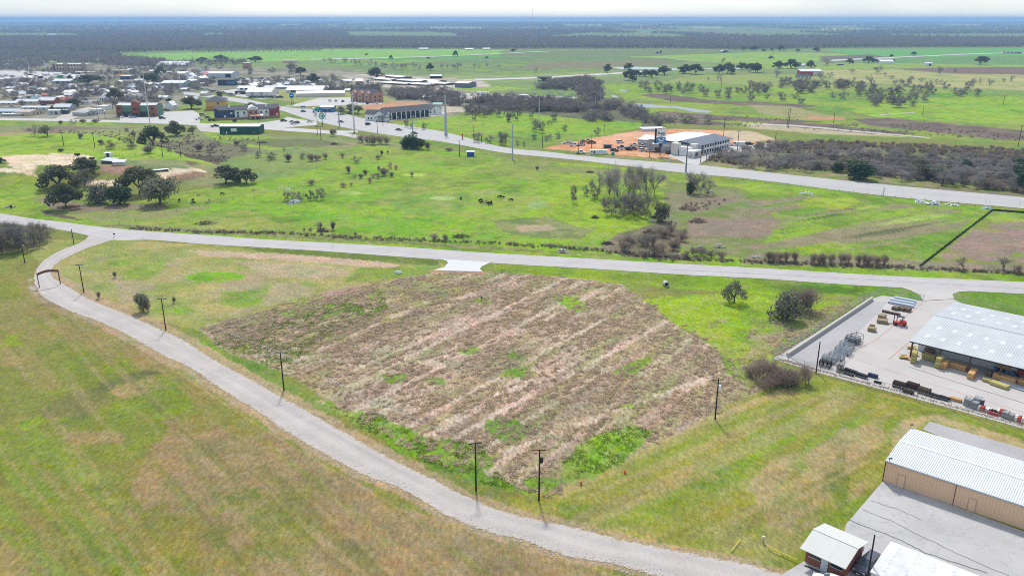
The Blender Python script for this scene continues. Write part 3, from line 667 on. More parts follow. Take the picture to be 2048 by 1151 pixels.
RT = [(-260,402),(-120,416),(0,427),(63,437),(127,444),(203,454),(305,463),(432,471.5),(520,478),(627,484),(754,490.6),(881,499.2),(1000,507),(1178,517),(1330,526),(1520,536),(1768,551),(2048,564),(2300,576)]
RB = [(-260,418),(-120,433),(0,446),(76,453),(140,463),(222,479.5),(305,480),(406,488),(520,494.5),(627,501),(754,510),(881,519),(1020,528),(1178,537),(1355,548.5),(1520,557),(1727,571),(2048,587.5),(2300,600)]
strip("road", RT, RB, M_road, .05,300,.03)
HT = [(367,183.5),(393,186),(442,192),(500,200),(571,214.5),(652,220.6),(754,242.5),(881,262.5),(1000,293),(1090,303),(1178,313),(1343,326),(1394,329.5),(1500,341),(1768,369),(2048,394.5),(2300,419)]
HB = [(367,189),(393,192),(442,199),(500,209),(561,221),(614,238),(708,259),(805,274),(881,283),(1000,304.5),(1090,314),(1178,323),(1355,344.6),(1410,350),(1500,358),(1768,391.5),(2048,417),(2300,441)]
strip("road", HT, HB, M_hwy, .06,300)
strip("road", [(-300,233),(0,236),(228,240.5),(381,245.5),(440,250)], [(-300,238),(0,240.5),(228,245),(381,250),(440,256)], M_drive, .05,60)
strip("road", [(520,253),(600,257),(660,261),(716,261.5)], [(520,258),(600,264),(660,267),(716,265)], M_drive, .055,40)
strip("road", [(652,262),(690,266),(733,274)], [(640,266),(690,272),(728,281)], M_drive, .05,30)
strip("road", [(950,158),(1000,157),(1100,153),(1240,145),(1350,139),(1480,137)], [(950,162),(1000,160),(1100,156.5),(1240,148),(1350,140.5),(1480,138.5)], M_drive, .25,60)
strip("road", [(620,118.6),(800,114.8),(940,110),(1048,104.5),(1100,103)], [(620,120),(800,116),(940,111),(1048,105.5),(1100,103.6)], M_drive, .3,50)
strip("road", [(1660,120),(1800,114),(1950,107.5),(2080,104)], [(1660,123),(1800,115.8),(1950,109),(2080,105)], M_drive, .3,50)
strip("path", [(1740,232),(1790,227),(1830,225)], [(1740,233),(1790,228.4),(1830,226)], M_track, .06,12)
strip("path", [(1500,246),(1600,251),(1700,260),(1860,275)], [(1500,249),(1600,254),(1700,263),(1860,277)], M_track, .06,24,.3)
S = lambda name, pts, m, z: sheet(name, [flat(*p) for p in pts], m, z)
S("driveway", [(876,517),(893,521.5),(896,526),(889,534),(872,538.5),(866,540),(892,541.5),(965,543),(960,538),(963,533),(982,524.5)], M_cnew, .075)
YARD = [(1545,717),(1560,706),(1740,597),(1760,590),(1835,600),(1845,600.5),(1840,591),(1820.6,580),(1796,572.5),(1830,574),(1916,578),(1958,581),(1916,584),(1904.7,589),(1910,602),(1925,610),(2100,655),(2400,730),(2400,960),(2048,855),(1800,787),(1640,745)]
S("driveway", [(1845.5,601),(1840,590.6),(1820.6,580.5),(1796,573),(1860,574.5),(1960,580.5),(1916,584),(1904.7,588.7),(1908,598)], M_cyard, .078)
S("pavement", [(1545,717),(1742,598),(1764,590.5),(1845,601.5),(1908,598.5),(1930,609),(2400,728),(2400,962),(2048,857),(1800,788),(1640,746)], M_cyard, .04)
S("parking_lot", [(1767,960),(1720,1015),(1692,1048),(1688,1066),(1640,1100),(1607,1122),(1567,1146),(1500,1190),(1900,1330),(2500,1230),(2500,1220),(2048,1062)], M_lot, .035)
S("parking_lot", [(1860,842.5),(1845,858),(2090,960),(2400,1030),(2400,1010),(2048,897)], M_lot2,.035)
S("parking_lot", [(1395,330),(1372,327),(1340,312),(1330,304),(1385,312),(1400,311),(1470,291),(1560,283),(1545,293),(1500,300),(1440,311),(1412,320)], M_drive, .04)
S("parking_lot", [(330,224),(385,221),(400,228),(400,246),(360,245),(240,241),(240,235),(318,234)], M_drive, .045)
S("parking_lot", [(440,247),(520,246),(560,240),(575,234),(600,239),(632,243),(636,250),(560,256),(440,256)], M_drive, .065)
S("parking_lot", [(724,240),(776,243),(800,239),(862,233),(890,228),(888,224),(862,226),(800,232)], M_drive, .045)
S("parking_lot", [(640,196),(700,195),(706,205),(765,205),(762,209),(700,210),(560,214),(580,211)], M_drive, .045)
S("parking_lot", [(430,184),(470,178),(560,190),(560,196),(520,198),(470,192)], M_drive, .045)
S("parking_lot", [(-200,140),(40,141),(170,148),(170,156),(60,160),(-200,158)], M_drive, .045)
S("driveway", [(104,241),(120,232),(148,222),(160,218),(176,214),(185,216),(172,224),(150,236),(140,241)], M_track, .045)
S("driveway", [(390,249),(440,246),(440,266),(400,262)], M_track, .045)
def line(name, pts, wd, m, z, seg=1):
    V = []; Fc = []
    W = [np.array(flat(*p)) for p in pts]
    for k, p in enumerate(W):
        d = (W[min(k + 1, len(W) - 1)] - W[max(k - 1,0)]); d = d / np.hypot(*d); n = np.array([-d[1], d[0]]) * wd / 2
        V += [(*(p - n), z),(*(p + n), z)]
    for k in range(len(W) - 1): Fc.append((2 * k, 2 * k + 2,2 * k + 3,2 * k + 1))
    me = bpy.data.meshes.new(name); me.from_pydata(V, [], Fc); me.update()
    if me.polygons[0].normal.z < 0: me.flip_normals()
    me.materials.append(m); return struct(name, me)
def between(A, B, t): return [(a[0] + (b_[0] - a[0]) * t, a[1] + (b_[1] - a[1]) * t) for a, b_ in zip(A, B)]
S("pavement", [(1580,712),(1745,602),(1775,604),(1760,622),(1700,680),(1660,705),(1625,738)], M_lot2,.044)
line("road_marking", [(1300,537),(1520,547.5),(1768,561.5),(2048,576.5)], .18, M_seal, .058)
line("road_marking", [(520,487.0),(754,500.5),(1020,517.6),(1300,535)], .15, M_yline, .058)
line("road_marking", [(1777,719),(1822,681),(1846,662)], .16, M_redline, .046)
line("road_marking", [(1700,720),(1697,712),(1703,704),(1748,682),(1845,606)], .14, M_redline, .046)
line("road_marking", [(1705,715),(1790,745),(2048,825)], .10, M_redline, .047)
line("drain", [(1817,733),(1900,760),(2048,806),(2200,855)], .22, M_seal, .048)
for a in ([(1725,1019),(1770,1036),(1900,1100),(2048,1165)], [(1700,1040),(1790,1075),(1850,1105),(1990,1151)], [(1740,1000),(1800,1020),(1850,1042)]):
    pts = []
    for k in range(len(a) - 1):
        for s in np.linspace(0,1,9, endpoint=False): pts.append((a[k][0] + (a[k + 1][0] - a[k][0]) * s + random.uniform(-1,1), a[k][1] + (a[k + 1][1] - a[k][1]) * s + random.uniform(-1.2,1.2)))
    line("crack_seam", pts, random.uniform(.12,.3), M_seal, .041)
# water
mw, nt, b = nodes("pond water"); b.inputs['Base Color'].default_value = (.14,.14,.12,1); b.inputs['Roughness'].default_value = .12; b.inputs['Specular IOR Level'].default_value = .5
nz = nt.nodes.new("ShaderNodeTexNoise"); nz.inputs['Scale'].default_value = .8; bpn = nt.nodes.new("ShaderNodeBump"); bpn.inputs['Strength'].default_value = .08
nt.links.new(nz.outputs[0], bpn.inputs['Height']); nt.links.new(bpn.outputs[0], b.inputs['Normal'])
S("pond", [(1256,208),(1272,206.5),(1325,211),(1363,214),(1406,220),(1427,223),(1416,226),(1391,225),(1378,222.5),(1352,216.5),(1305,216),(1267,213)], mw, .06)
S("pond", [(1243,178.5),(1258,180),(1260,183),(1250,184),(1240,182)], mw, .06)
S("pond", [(1222,134.5),(1270,133.6),(1350,136.5),(1356,138.5),(1290,139),(1240,138.5)], mw, .1)
S("pond", [(1783,215),(1800,213.6),(1822,215.5),(1812,217),(1790,217)], mw, .06)
S("pond", [(1222,190),(1232,192),(1236,195),(1226,195)], mw, .06)
S("pond", [(567,407),(580,402),(600,398),(606,400),(596,406),(580,410)], mw, .03)
# ------------------------------------------------------------------ trees: three shapes of each kind, built once at unit size
def leafmesh(name, blobs, per, size, m, seed, inner=.55, up=.3):
    """leaf sprays (small quads) through rough clumps: (x,y,z,rx,rz)"""
    r = np.random.default_rng(seed); V = []
    for (bx, by, bz, br, bh) in blobs:
        d = r.normal(size=(per, 3)); d /= np.linalg.norm(d, axis=1)[:, None]
        rad = inner + (1 - inner) * r.random(per) ** .6
        p = d * rad[:, None] * np.array([br, br, bh]) + np.array([bx, by, bz])
        nrm = d + r.normal(0,.7,(per, 3)) + np.array([0,0, up]); nrm /= np.linalg.norm(nrm, axis=1)[:, None]
        t = np.cross(nrm, r.normal(size=(per, 3))); t /= np.linalg.norm(t, axis=1)[:, None] + 1e-9
        b = np.cross(nrm, t); s = (size * (.55 + .9 * r.random(per)))[:, None]
        V.append(np.stack([p - t * s - b * s * .6, p + t * s - b * s * .6, p + t * s * .8 + b * s * .6, p - t * s * .8 + b * s * .6], 1).reshape(-1,3))
    V = np.concatenate(V); n = len(V) // 4
    me = bpy.data.meshes.new(name); me.vertices.add(len(V)); me.vertices.foreach_set("co", V.astype(np.float32).ravel())
    me.loops.add(len(V)); me.loops.foreach_set("vertex_index", np.arange(len(V), dtype=np.int32))
    me.polygons.add(n); me.polygons.foreach_set("loop_start", np.arange(0, len(V),4, dtype=np.int32)); me.polygons.foreach_set("loop_total", np.full(n, 4, np.int32))
    me.update(calc_edges=True); me.materials.append(m); return me
def twigmesh(name, roots, m, seed, width, length, per, rise=.5):
    """thin tapering twigs spraying from branch ends"""
    r = np.random.default_rng(seed); R = np.array([q[0] for q in roots]); Dn = np.array([q[1] for q in roots])
    k = r.integers(0, len(R), per); d = Dn[k] + r.normal(0,.75,(per, 3)) + np.array([0,0, rise]); d /= np.linalg.norm(d, axis=1)[:, None]
    p = R[k] + r.normal(0, length * .35,(per, 3)); s = np.cross(d, r.normal(size=(per, 3))); s /= np.linalg.norm(s, axis=1)[:, None] + 1e-9
    l = (length * (.4 + .9 * r.random(per)))[:, None]
    V = np.stack([p - s * width, p + s * width, p + d * l], 1).reshape(-1,3); V[:, 2] = np.maximum(V[:, 2], .02)
    n = per; me = bpy.data.meshes.new(name); me.vertices.add(3 * n); me.vertices.foreach_set("co", V.astype(np.float32).ravel())
    me.loops.add(3 * n); me.loops.foreach_set("vertex_index", np.arange(3 * n, dtype=np.int32))
    me.polygons.add(n); me.polygons.foreach_set("loop_start", np.arange(0,3 * n, 3, dtype=np.int32)); me.polygons.foreach_set("loop_total", np.full(n, 3, np.int32))
    me.update(calc_edges=True); me.materials.append(m); return me
def limbs(seed, h, spread, trunk_h, r0, nb=5, lv=3, m=None, lean=.15, droop=0.0, multi=1):
    """trunk and branching limbs; returns builder and branch ends"""
    rd = random.Random(seed); mb = MB(); ends = []
    def grow(p, d, l, r, k):
        q = p + d * l; mb.tube(p, q, r, r * .66, m, 5 if k > 1 else 4, cap=False); 
        if k >= 1: ends.append((tuple((p + q) / 2), tuple(d)))
        if k == lv: ends.append((tuple(q), tuple(d))); return
        for c in range(rd.choice((2,3)) if k else nb):
            a = rd.uniform(0,2 * math.pi); t = spread * rd.uniform(.5,1.2)
            u = d.orthogonal().normalized(); w = d.cross(u)
            n = (d * math.cos(t) + (u * math.cos(a) + w * math.sin(a)) * math.sin(t)); n.z += .12 - droop * k; n.normalize()
            grow(q, n, l * rd.uniform(.6,.85) if k else (h - trunk_h) * rd.uniform(.34,.5), r * .6, k + 1)
    for s in range(multi):
        d = Vector((rd.uniform(-lean, lean) + (rd.uniform(-.5,.5) if multi > 1 else 0), rd.uniform(-lean, lean) + (rd.uniform(-.5,.5) if multi > 1 else 0),1)).normalized()
        grow(Vector((rd.uniform(-.1,.1) * multi, rd.uniform(-.1,.1) * multi, -.15)), d, trunk_h, r0,0)
    return mb, ends
KIND = {}
def join_meshes(name, a, b):
    bm = bmesh.new(); bm.from_mesh(a); n0 = len(bm.faces); bm.from_mesh(b); bm.faces.ensure_lookup_table()
    for f in bm.faces[n0:]: f.material_index = 1
    me = bpy.data.meshes.new(name); bm.to_mesh(me); bm.free()
    me.materials.append(a.materials[0]); me.materials.append(b.materials[0]); return me
# every shape is modelled 1 m wide-ish units: oak 12 m wide 9 m high, bare tree 8 m x 9 m, shrub 4 m x 3 m
LOWT = [((math.cos(k) * 2.1, math.sin(k) * 2.1,1.6 + .5 * (k % 3)),(math.cos(k), math.sin(k),.2)) for k in range(26)]
for v in range(4):
    mb, en = limbs(40 + v, 8,.95,1.6,.45,6,2, M_bark)
    rd = np.random.default_rng(60 + v); bl = []
    for k in range(17):
        a = rd.random() * 6.283; q = math.sqrt(rd.random()) * 4.6; zt = 8.3 - (q / 5.2) ** 2 * 4.0 - rd.random() * 2.4
        bl.append((math.cos(a) * q, math.sin(a) * q, max(zt, 2.6) - .7,1.5 + rd.random() * .9,1.0 + rd.random() * .5))
    bl.append((0,0,6.2,2.6,1.5))
    KIND[('oak', v)] = (mb.mesh("oak trunk"), leafmesh("oak crown", bl, 150,.26, M_oak, 80 + v),11.6,8.6)
    KIND[('olive', v)] = (KIND[('oak', v)][0], leafmesh("olive crown", bl, 90,.23, M_olive, 90 + v, .3),11.6,8.6)
    bl = [(math.cos(k) * 1.6 * rd.random(), math.sin(k) * 1.6 * rd.random(),1.0 + rd.random() * 4.0,1.7 + rd.random() * .6,1.3) for k in range(13)]
    mb, en = limbs(20 + v, 5,.6,1.0,.22,4,2, M_bark)
    bz = [(math.cos(k * 1.9) * 1.9 * rd.random(), math.sin(k * 1.9) * 1.9 * rd.random(),.9 + rd.random() * 2.4,1.5 + rd.random() * .6,1.1) for k in range(15)]
    KIND[('bushy', v)] = (mb.mesh("bush stem"), leafmesh("bush crown", bz, 110,.19, M_olive, 195 + v, .3),6,4.5)
    KIND[('ever', v)] = (mb.mesh("evergreen trunk"), leafmesh("evergreen crown", bl, 150,.22, M_ever, 95 + v),6.2,6.3)
    mb, en = limbs(130 + v, 9,.68,1.5,.2,5,3, M_bark, lean=.1)
    KIND[('bare', v)] = (mb.mesh("bare trunk"), twigmesh("bare crown", en + LOWT[:8], M_twig, 140 + v, .027,1.5,2600,.3),8.5,9.0)
    KIND[('dark', v)] = (KIND[('bare', v)][0], twigmesh("dark crown", en + LOWT, M_twigd, 150 + v, .04,1.6,2400,.15),8.5,9.0)
    mb, en = limbs(230 + v, 6,.95,1.3,.22,4,3, M_bark, lean=.35)
    KIND[('spread', v)] = (mb.mesh("spreading trunk"), twigmesh("spreading crown", en, M_twigd, 240 + v, .022,1.1,900,.2),9.5,6.3)
    mb, en = limbs(330 + v, 3,.5,.5,.07,4,2, M_twigd, lean=.3, multi=3)
    KIND[('shrub', v)] = (mb.mesh("shrub stems"), twigmesh("shrub crown", en, M_twigd, 340 + v, .028,.85,1500,.45),3.7,3.0)
    KIND[('brush', v)] = (KIND[('shrub', v)][0], twigmesh("brush crown", en, M_twigb, 350 + v, .022,.9,1100,.5),3.7,3.0)
for k, v in list(KIND.items()):                                     # measure the real extent
    co = np.empty(len(v[1].vertices) * 3, np.float32); v[1].vertices.foreach_get("co", co); co = co.reshape(-1,3)
    wd = np.percentile(np.hypot(co[:, 0], co[:, 1]),93) * 2; ht = np.percentile(co[:, 2], 98)
    KIND[k] = (v[0], v[1], float(wd), float(ht))
NAMES = dict(oak='oak_tree', olive='olive_tree', ever='evergreen_tree', bare='bare_tree', dark='dark_bare_tree', spread='spreading_tree', shrub='shrub', brush='brush_bush', bushy='leafy_bush')
ONE = {}
def tree_at(p, wid, hgt, kind, label, group=None, parts=True, v=None, rz=None):
    v = random.randrange(4) if v is None else v; tr, cr, w0, h0 = KIND[(kind, v)]
    rz = random.uniform(0,6.283) if rz is None else rz
    sc = (wid / w0, wid / w0, hgt / h0); nm = NAMES[kind]; cat = 'tree' if kind not in ('shrub', 'brush') else 'shrub'
    if parts:
        o = thing(nm, label, cat, p, rz, group); o.scale = sc
        a = link('stems' if cat == 'shrub' else 'trunk', tr, o); c = link('twigs' if kind in ('shrub', 'brush', 'bare', 'dark', 'spread') else 'crown', cr, o)
    else:
        if (kind, v) not in ONE: ONE[(kind, v)] = join_meshes(nm, tr, cr)
        o = bpy.data.objects.new(nm, ONE[(kind, v)]); COL.objects.link(o); o.location = p; o.rotation_euler = (0,0, rz); o.scale = sc; tag(o, label, cat, group)
    return o
def T(px, py, w, h, kind, label, group=None, parts=None, v=None):
    """tree standing at a photo pixel, so many photo pixels wide and high"""
    p = G(px, py); W, Hh = wm(p, w), hm(p, px, py, h)
    return tree_at(p, W, Hh, kind, label, group, parts if parts is not None else h >= 16, v)
def TS(rows, kind, label, group):
    for q in rows: T(*q[:4], kind, label, group, v=q[4] if len(q) > 4 else None)

# --- live oaks by the ranch
T(118,376,72,42, 'oak', "broad live oak farthest left in the ranch clump, behind the white tent roof", v=0)
T(132,416,68,46, 'oak', "live oak in front of the ranch clump with trunk showing, nearest the road", v=1)
T(165,352,58,34, 'oak', "rounded live oak behind the clump beside the farm sheds", v=2)
T(170,374,42,34, 'olive', "small thin olive-green tree on a slim trunk between two live oaks")
T(198,406,46,35, 'bushy', "low bushy olive tree in the middle of the ranch clump")
T(241,408,44,34, 'ever', "dark rounded evergreen in the ranch clump below the biggest oak")
T(279,388,74,52, 'oak', "biggest live oak of the ranch clump with forking limbs", v=3)
T(320,408,66,50, 'bushy', "wide olive-brown tree at the right end of the ranch clump")
T(451,367,58,33, 'oak', "left one of the two lone oaks right of the ranch dirt bank", v=2)
T(493,367,46,27, 'oak', "right one of the two lone oaks right of the ranch dirt bank", v=1)
T(307,291,54,36, 'oak', "dark oak in the brushy common left of the green metal building", v=0)
T(352,271,40,27, 'oak', "lone oak just below the town road near the gravel drive", v=1)
T(386,268,18,15, 'olive', "small olive tree beside the gravel drive of the green building")
T(96,273,28,22, 'olive', "olive bush at the brown ditch on the far left")
T(70,272,30,24, 'bare', "grey bare tree at the brown ditch on the far left")
T(3,326,18,10, 'oak', "dark oak cut off at the left edge by the ranch drive")
# --- oaks and trees of the town
GT = "evergreen oaks among the town houses"
for q, l in (((176,170,50,20), "long dark oak canopy behind the town houses near the tan hotel"),((230,201,32,24), "dense round dark oak behind the two-storey brick hall"),((305,167,38,20), "dark oak mass beside the transmission pole in town"),
             ((148,214,28,16), "dark spreading oak in front of the red-roofed house"),((383,218,38,23), "dark oak left of the orange and yellow hotel"),((322,151,22,18), "dark oak in front of the white arched roof in town"),
             ((442,124,28,13), "dark oak mound on the edge of the bright far field"),((405,126,22,11), "dark oak left of the mound on the bright field edge"),((511,124,28,11), "oak on the field edge above the long white roofs"),
             ((754,156,34,20), "large round dark oak standing over the livestock yard"),((627,166,28,18), "dark oak grove tree left behind the long white sheds"),((601,151,22,16), "dark bushy oak behind the white shed roofs"),((108,220,14,8), "small dark oak beside the grey mobile home on the left"),((340,205,15,8), "small dark round oak behind the white arched barn"),((140,165,13,14), "small dark oak by the large pale-green roofed store")):
    T(*q, 'oak', l, None, parts=False)
# bare town trees
rows = [(18,172,22,16),(35,170,26,18),(60,172,24,17),(50,190,22,18),(64,193,20,18),(82,180,26,16),(90,190,20,18),(112,188,30,18),(130,184,26,18),(150,182,30,20),(172,190,34,24),(195,192,30,22),(160,196,24,16),(215,184,24,18),(244,180,26,18),(250,196,24,20),(268,178,24,16),(285,176,26,16),(290,192,26,20),(310,186,26,20),(325,172,18,14),(336,195,24,18),(345,186,20,20),(352,160,22,14),(370,163,18,12),(30,200,22,14),(12,196,20,14),(104,198,20,14),(270,160,18,12),(205,164,18,12),(60,152,20,11),(400,160,20,14),(415,172,30,16),(428,166,20,14),(470,168,18,12),(500,172,24,15),(520,170,24,13),(555,164,22,13),(540,175,24,10),(575,172,24,13),(600,170,24,14),(615,176,26,14),(640,178,24,14),(660,172,34,24),(690,172,20,12),(500,150,14,14),(583,148,20,22),(590,140,16,12),(545,145,18,10),(470,128,18,10),(420,132,18,10),(440,138,20,11),(410,142,18,10),(300,200,26,16),(312,205,20,14),(262,208,20,12),(86,205,14,12),(45,212,14,12),(230,210,14,10)]
TS(rows, 'dark', "bare grey-brown winter tree among the town houses", "bare trees among the town houses")
TS([(701,226,34,18),(683,228,22,15),(716,228,22,16),(503,214,22,9),(545,232,16,8)], 'olive', "low olive tree beside the highway businesses", "olive trees beside the highway businesses")
# --- trees round the far fields
rows = [(660,125,10,9),(668,127,14,8),(690,126,12,10),(710,131,16,13),(722,132,16,12),(740,132,14,12),(752,133,12,11),(765,134,12,9),(772,135,10,9),(789,139,16,14),(804,139,14,12),(812,135,14,8),(828,136,14,12),(840,140,10,9),(884,137,7,9),(895,137,6,8),(907,137,9,9),(914,139,14,14),(922,134,6,8),(949,135,7,10),(959,136,9,7),(975,134,10,9),(998,136,8,8),(650,124,12,8)]
TS(rows, 'bare', "grey bare tree in the row along the far field edge behind the livestock yard", "grey trees along the far field edge")
TS([(860,141,16,14),(911,113,11,11),(782,119,8,8),(733,111,6,4),(856,118,8,4),(973,117,8,4),(1026,104,13,6),(1315,108,7,4),(1322,108,4,6)], 'oak', "small dark oak standing alone in the far green fields on the left", "lone oaks in the far fields left of centre")
TS([(1215,146,17,17),(1257,140,20,13),(1258,161,24,22),(1273,153,18,12),(1266,164,14,12),(1292,153,20,13),(1304,156,24,15),(1329,150,26,17),(1369,147,26,17),(1364,147,12,8),(1392,149,28,20),(1438,148,24,18),(1455,147,26,20),(1461,149,16,14),(1484,140,24,14),(1503,140,20,13),(1515,145,14,14)], 'oak', "dark oak in the broken line of oaks beyond the pond, right of the overpass", "oaks in the line beyond the pond")
TS([(1508,101,16,9),(1562,102,15,12),(1634,103,16,8),(1527,103,10,5),(1543,102,8,5),(1595,103,10,5),(1542,118,11,6),(1449,106,14,5),(1487,100,10,6)], 'oak', "small dark oak on the far pasture before the wood, right of centre", "small oaks on the far right pasture")
for q, l in (((1737,126,26,13), "dark oak left of the white farm building on the far right"),((1961,130,27,17), "lone dark spreading oak at the edge of the brown ploughed field"),((1699,128,15,11), "small oak left of the pair by the white farm building"),((1556,137,24,14), "left dark oak behind the red barn house"),((1582,137,32,18), "wide dark oak behind the red barn house"),((1622,136,20,14), "oak right behind the red barn house"),((1511,145,24,18), "dark oak at the left of the red barn house pasture"),((1827,112,10,8), "tiny oak in the far right green field by the road"),((1782,114,9,5), "tiny oak above the white farm building")):
    T(*q, 'oak', l, None, parts=False)
TS([(1653,132,26,15),(1756,147,20,15),(1878,149,13,16),(1910,145,9,7),(1553,155,14,16),(1562,164,12,10),(1574,165,14,12),(1660,156,14,12),(1644,165,12,18),(1588,173,12,12),(1640,158,12,14),(1620,172,14,12),(1708,166,10,12),(1735,160,10,9),(1742,162,8,9),(1770,153,9,9),(1790,170,12,10),(1802,170,14,12),(1818,168,18,16),(1842,165,14,10),(1862,171,10,10),(1875,170,14,12),(1703,147,12,10),(1784,157,14,6),(1979,172,14,14),(2008,166,9,10),(2022,164,12,13),(1960,167,10,10),(1944,178,14,22),(1416,162,7,8),(1435,161,8,10),(1441,163,8,14),(1499,146,12,10),(1445,126,11,10),(1072,145,10,10)], 'bare', "small grey bare tree scattered on the pale pasture round the red barn house", "bare trees scattered on the pale pasture")
rows = [(1282,176,18,14),(1291,181,16,20),(1316,183,20,22),(1330,186,18,16),(1338,183,18,16),(1357,181,16,18),(1378,186,22,22),(1366,188,16,16),(1402,184,18,16),(1411,193,16,16),(1436,195,16,16),(1456,198,18,16),(1458,186,18,12),(1475,186,16,12),(1488,187,16,14),(1502,190,20,20),(1517,188,18,16),(1501,202,16,14),(1530,186,18,16),(1300,186,14,14),(1565,202,20,18),(1590,198,16,12),(1601,208,16,12),(1533,198,12,10),(1505,198,10,8),(1685,199,20,16),(1666,196,16,12)]
TS(rows, 'dark', "bare dark mesquite in the broken line across the green field beyond the pond", "mesquites across the green field beyond the pond")
def scatter(poly, n, f):
    """random ground points inside a photo outline, even over the ground"""
    W = [flat(*p) for p in poly]; xs = [p[0] for p in W]; ys = [p[1] for p in W]; out = []
    t = 0
    while len(out) < n and t < n * 60:
        t += 1; x, y = random.uniform(min(xs), max(xs)), random.uniform(min(ys), max(ys))
        if inpoly(x, y, W) > 0: out.append((x, y))
    return out
def px_scatter(poly, n):
    X = [p[0] for p in poly]; Y = [p[1] for p in poly]; out = []
    while len(out) < n:
        x, y = random.uniform(min(X), max(X)), random.uniform(min(Y), max(Y))
        if inpoly(x, y, poly) > 0: out.append((x, y))
    return sorted(out, key=lambda q: q[1])
rows = []
for q in scatter([(1500,172),(1620,168),(1700,170),(1940,172),(1965,192),(1960,197),(1880,205),(1760,208),(1735,196),(1620,188),(1500,188)], 62,0):
    tree_at(Vector((*q, 0)), random.uniform(7,12), random.uniform(6,9.5), 'dark', "bare grey tree in the long thicket beyond the pond, below the red barn house", "trees of the long thicket below the red barn house", False)
for q in scatter([(1725,196),(1790,198),(1840,200),(1835,214),(1790,218),(1735,212)], 18,0):
    tree_at(Vector((*q, 0)), random.uniform(6,10), random.uniform(5,8), 'dark', "bare dark tree crowding round the small pool on the right", "trees round the small pool")
# --- thicket across the highway on the right: the front rows one by one
for q in px_scatter([(1425,318),(1560,290),(1700,302),(2060,330),(2060,388),(1900,372),(1700,350),(1500,338)], 150):
    p = G(*q); tree_at(p, random.uniform(6,9.5), random.uniform(3.4,5.6), random.choice(('bare', 'bare', 'dark')), "bare grey thorn tree in the big thicket beyond the highway on the right", "trees of the big thicket beyond the highway", True)
T(1717,358,50,36, 'ever', "dense dark-green evergreen at the highway edge in front of the grey thicket", v=0)
T(1675,344,24,20, 'ever', "small dark evergreen just left of the dense one at the highway edge", v=1)
T(1835,355,46,38, 'olive', "olive-green tree on a thin trunk at the thicket edge by the highway", v=2)
T(1874,362,34,28, 'olive', "paler olive tree right of the thin-trunked one at the thicket edge", v=3)
T(1930,340,22,20, 'ever', "small dark evergreen deep in the grey thicket right of the olive trees", v=2)
T(2046,382,42,52, 'ever', "tall dark evergreen at the right edge beside the highway", v=3)
T(2036,338,40,22, 'ever', "broad dark evergreen crown behind, at the right edge of the thicket", v=1)
T(1803,362,26,22, 'bare', "leaning bare bush tree left at the thicket edge by the highway")
T(1925,372,20,30, 'dark', "slender dark bare tree beside the utility pole at the thicket edge")
T(1958,374,30,30, 'bare', "pale bare tree with white twigs at the thicket edge by the highway")
T(1890,360,18,20, 'bare', "small bare tree between the olive trees and the utility pole")
# --- the tree group in the bright pasture
for q, k, l in (((1195,394,36,50), 'bare', "tall bare tree farthest left in the pasture grove"),((1218,398,32,55), 'bare', "bare tree second from left in the pasture grove"),((1236,403,42,66), 'bare', "tall thick bare tree in the middle of the pasture grove"),((1256,397,44,62), 'bare', "tall bare tree right of the middle of the pasture grove"),
                ((1280,389,46,58), 'bare', "bare tree with visible trunks near the right of the pasture grove"),((1308,389,42,52), 'bare', "rightmost tall bare tree of the pasture grove"),((1148,405,18,35), 'dark', "narrow dark bare bush standing alone left of the pasture grove"),((1172,391,15,20), 'dark', "small bare bush between the lone narrow bush and the grove"),
                ((1228,392,44,58), 'bare', "bare tree behind the thick middle one of the pasture grove"),((1268,402,40,52), 'bare', "bare tree in front at the middle of the pasture grove"),((1294,394,44,54), 'bare', "bare tree filling the right half of the pasture grove"),((1257,424,38,36), 'dark', "dark thicket tree behind the middle of the lower grove"),((1280,426,40,40), 'dark', "dark thicket tree behind the largest of the lower grove"),
                ((1190,398,22,28), 'dark', "low dark bare tree at the foot of the leftmost grove tree"),
                ((1223,430,36,32), 'dark', "dark thicket tree at the left end of the lower grove"),((1246,432,34,36), 'dark', "dark thicket tree second from left in the lower grove"),((1268,431,38,44), 'dark', "dark bare tree in the middle of the lower grove"),((1292,436,42,47), 'dark', "largest dark bare tree of the lower grove"),((1322,442,30,36), 'bushy', "round olive-leaved tree at the right end of the lower grove"),((1210,418,18,26), 'brush', "brown brush at the left edge of the lower grove"),
                ((1383,387,34,42), 'dark', "dark bare tree left in the clump at the highway"),((1380,388,16,22), 'ever', "small dark evergreen bush at the foot of the highway clump"),((1400,387,42,42), 'bare', "bare tree in the middle of the clump at the highway"),((1415,389,26,30), 'bare', "small bare tree right in the clump at the highway"),
                ((1307,508,56,44), 'spread', "dark bare spreading tree standing by the county road fence"),((1335,459,15,17), 'dark', "left of two small dark bushes below the lower grove"),((1345,459,16,18), 'dark', "right of two small dark bushes below the lower grove"),
                ((1075,340,8,8), 'shrub', "tiny shrub alone near the top of the bright pasture")):
    T(*q, k, l)
for q in px_scatter([(1320,462),(1365,470),(1370,510),(1330,518),(1250,506),(1215,492),(1280,480)], 18):
    T(*q, random.uniform(20,30), random.uniform(16,24), 'brush', "reddish-brown leafless brush around the spreading tree by the road", "brush around the spreading roadside tree")
rows = [(1539,524),(1555,524),(1572,525),(1591,526),(1623,528),(1639,528),(1660,529),(1682,529),(1695,529),(1719,531),(1735,531),(1749,532),(1768,532),(1548,525),(1647,529),(1726,531)]
for k, q in enumerate(rows): T(*q, 20,23, 'brush', "leafless brown bush in the row along the road fence, right half", "leafless bushes along the county road fence")
T(1925,540,34,28, 'spread', "grey twisted shrub right of the black silt fence near the road"); T(2006,542,44,26, 'spread', "wide grey twisted shrub by the road at the right edge"); T(2038,546,24,18, 'brush', "low brown bush by the road at the right edge")
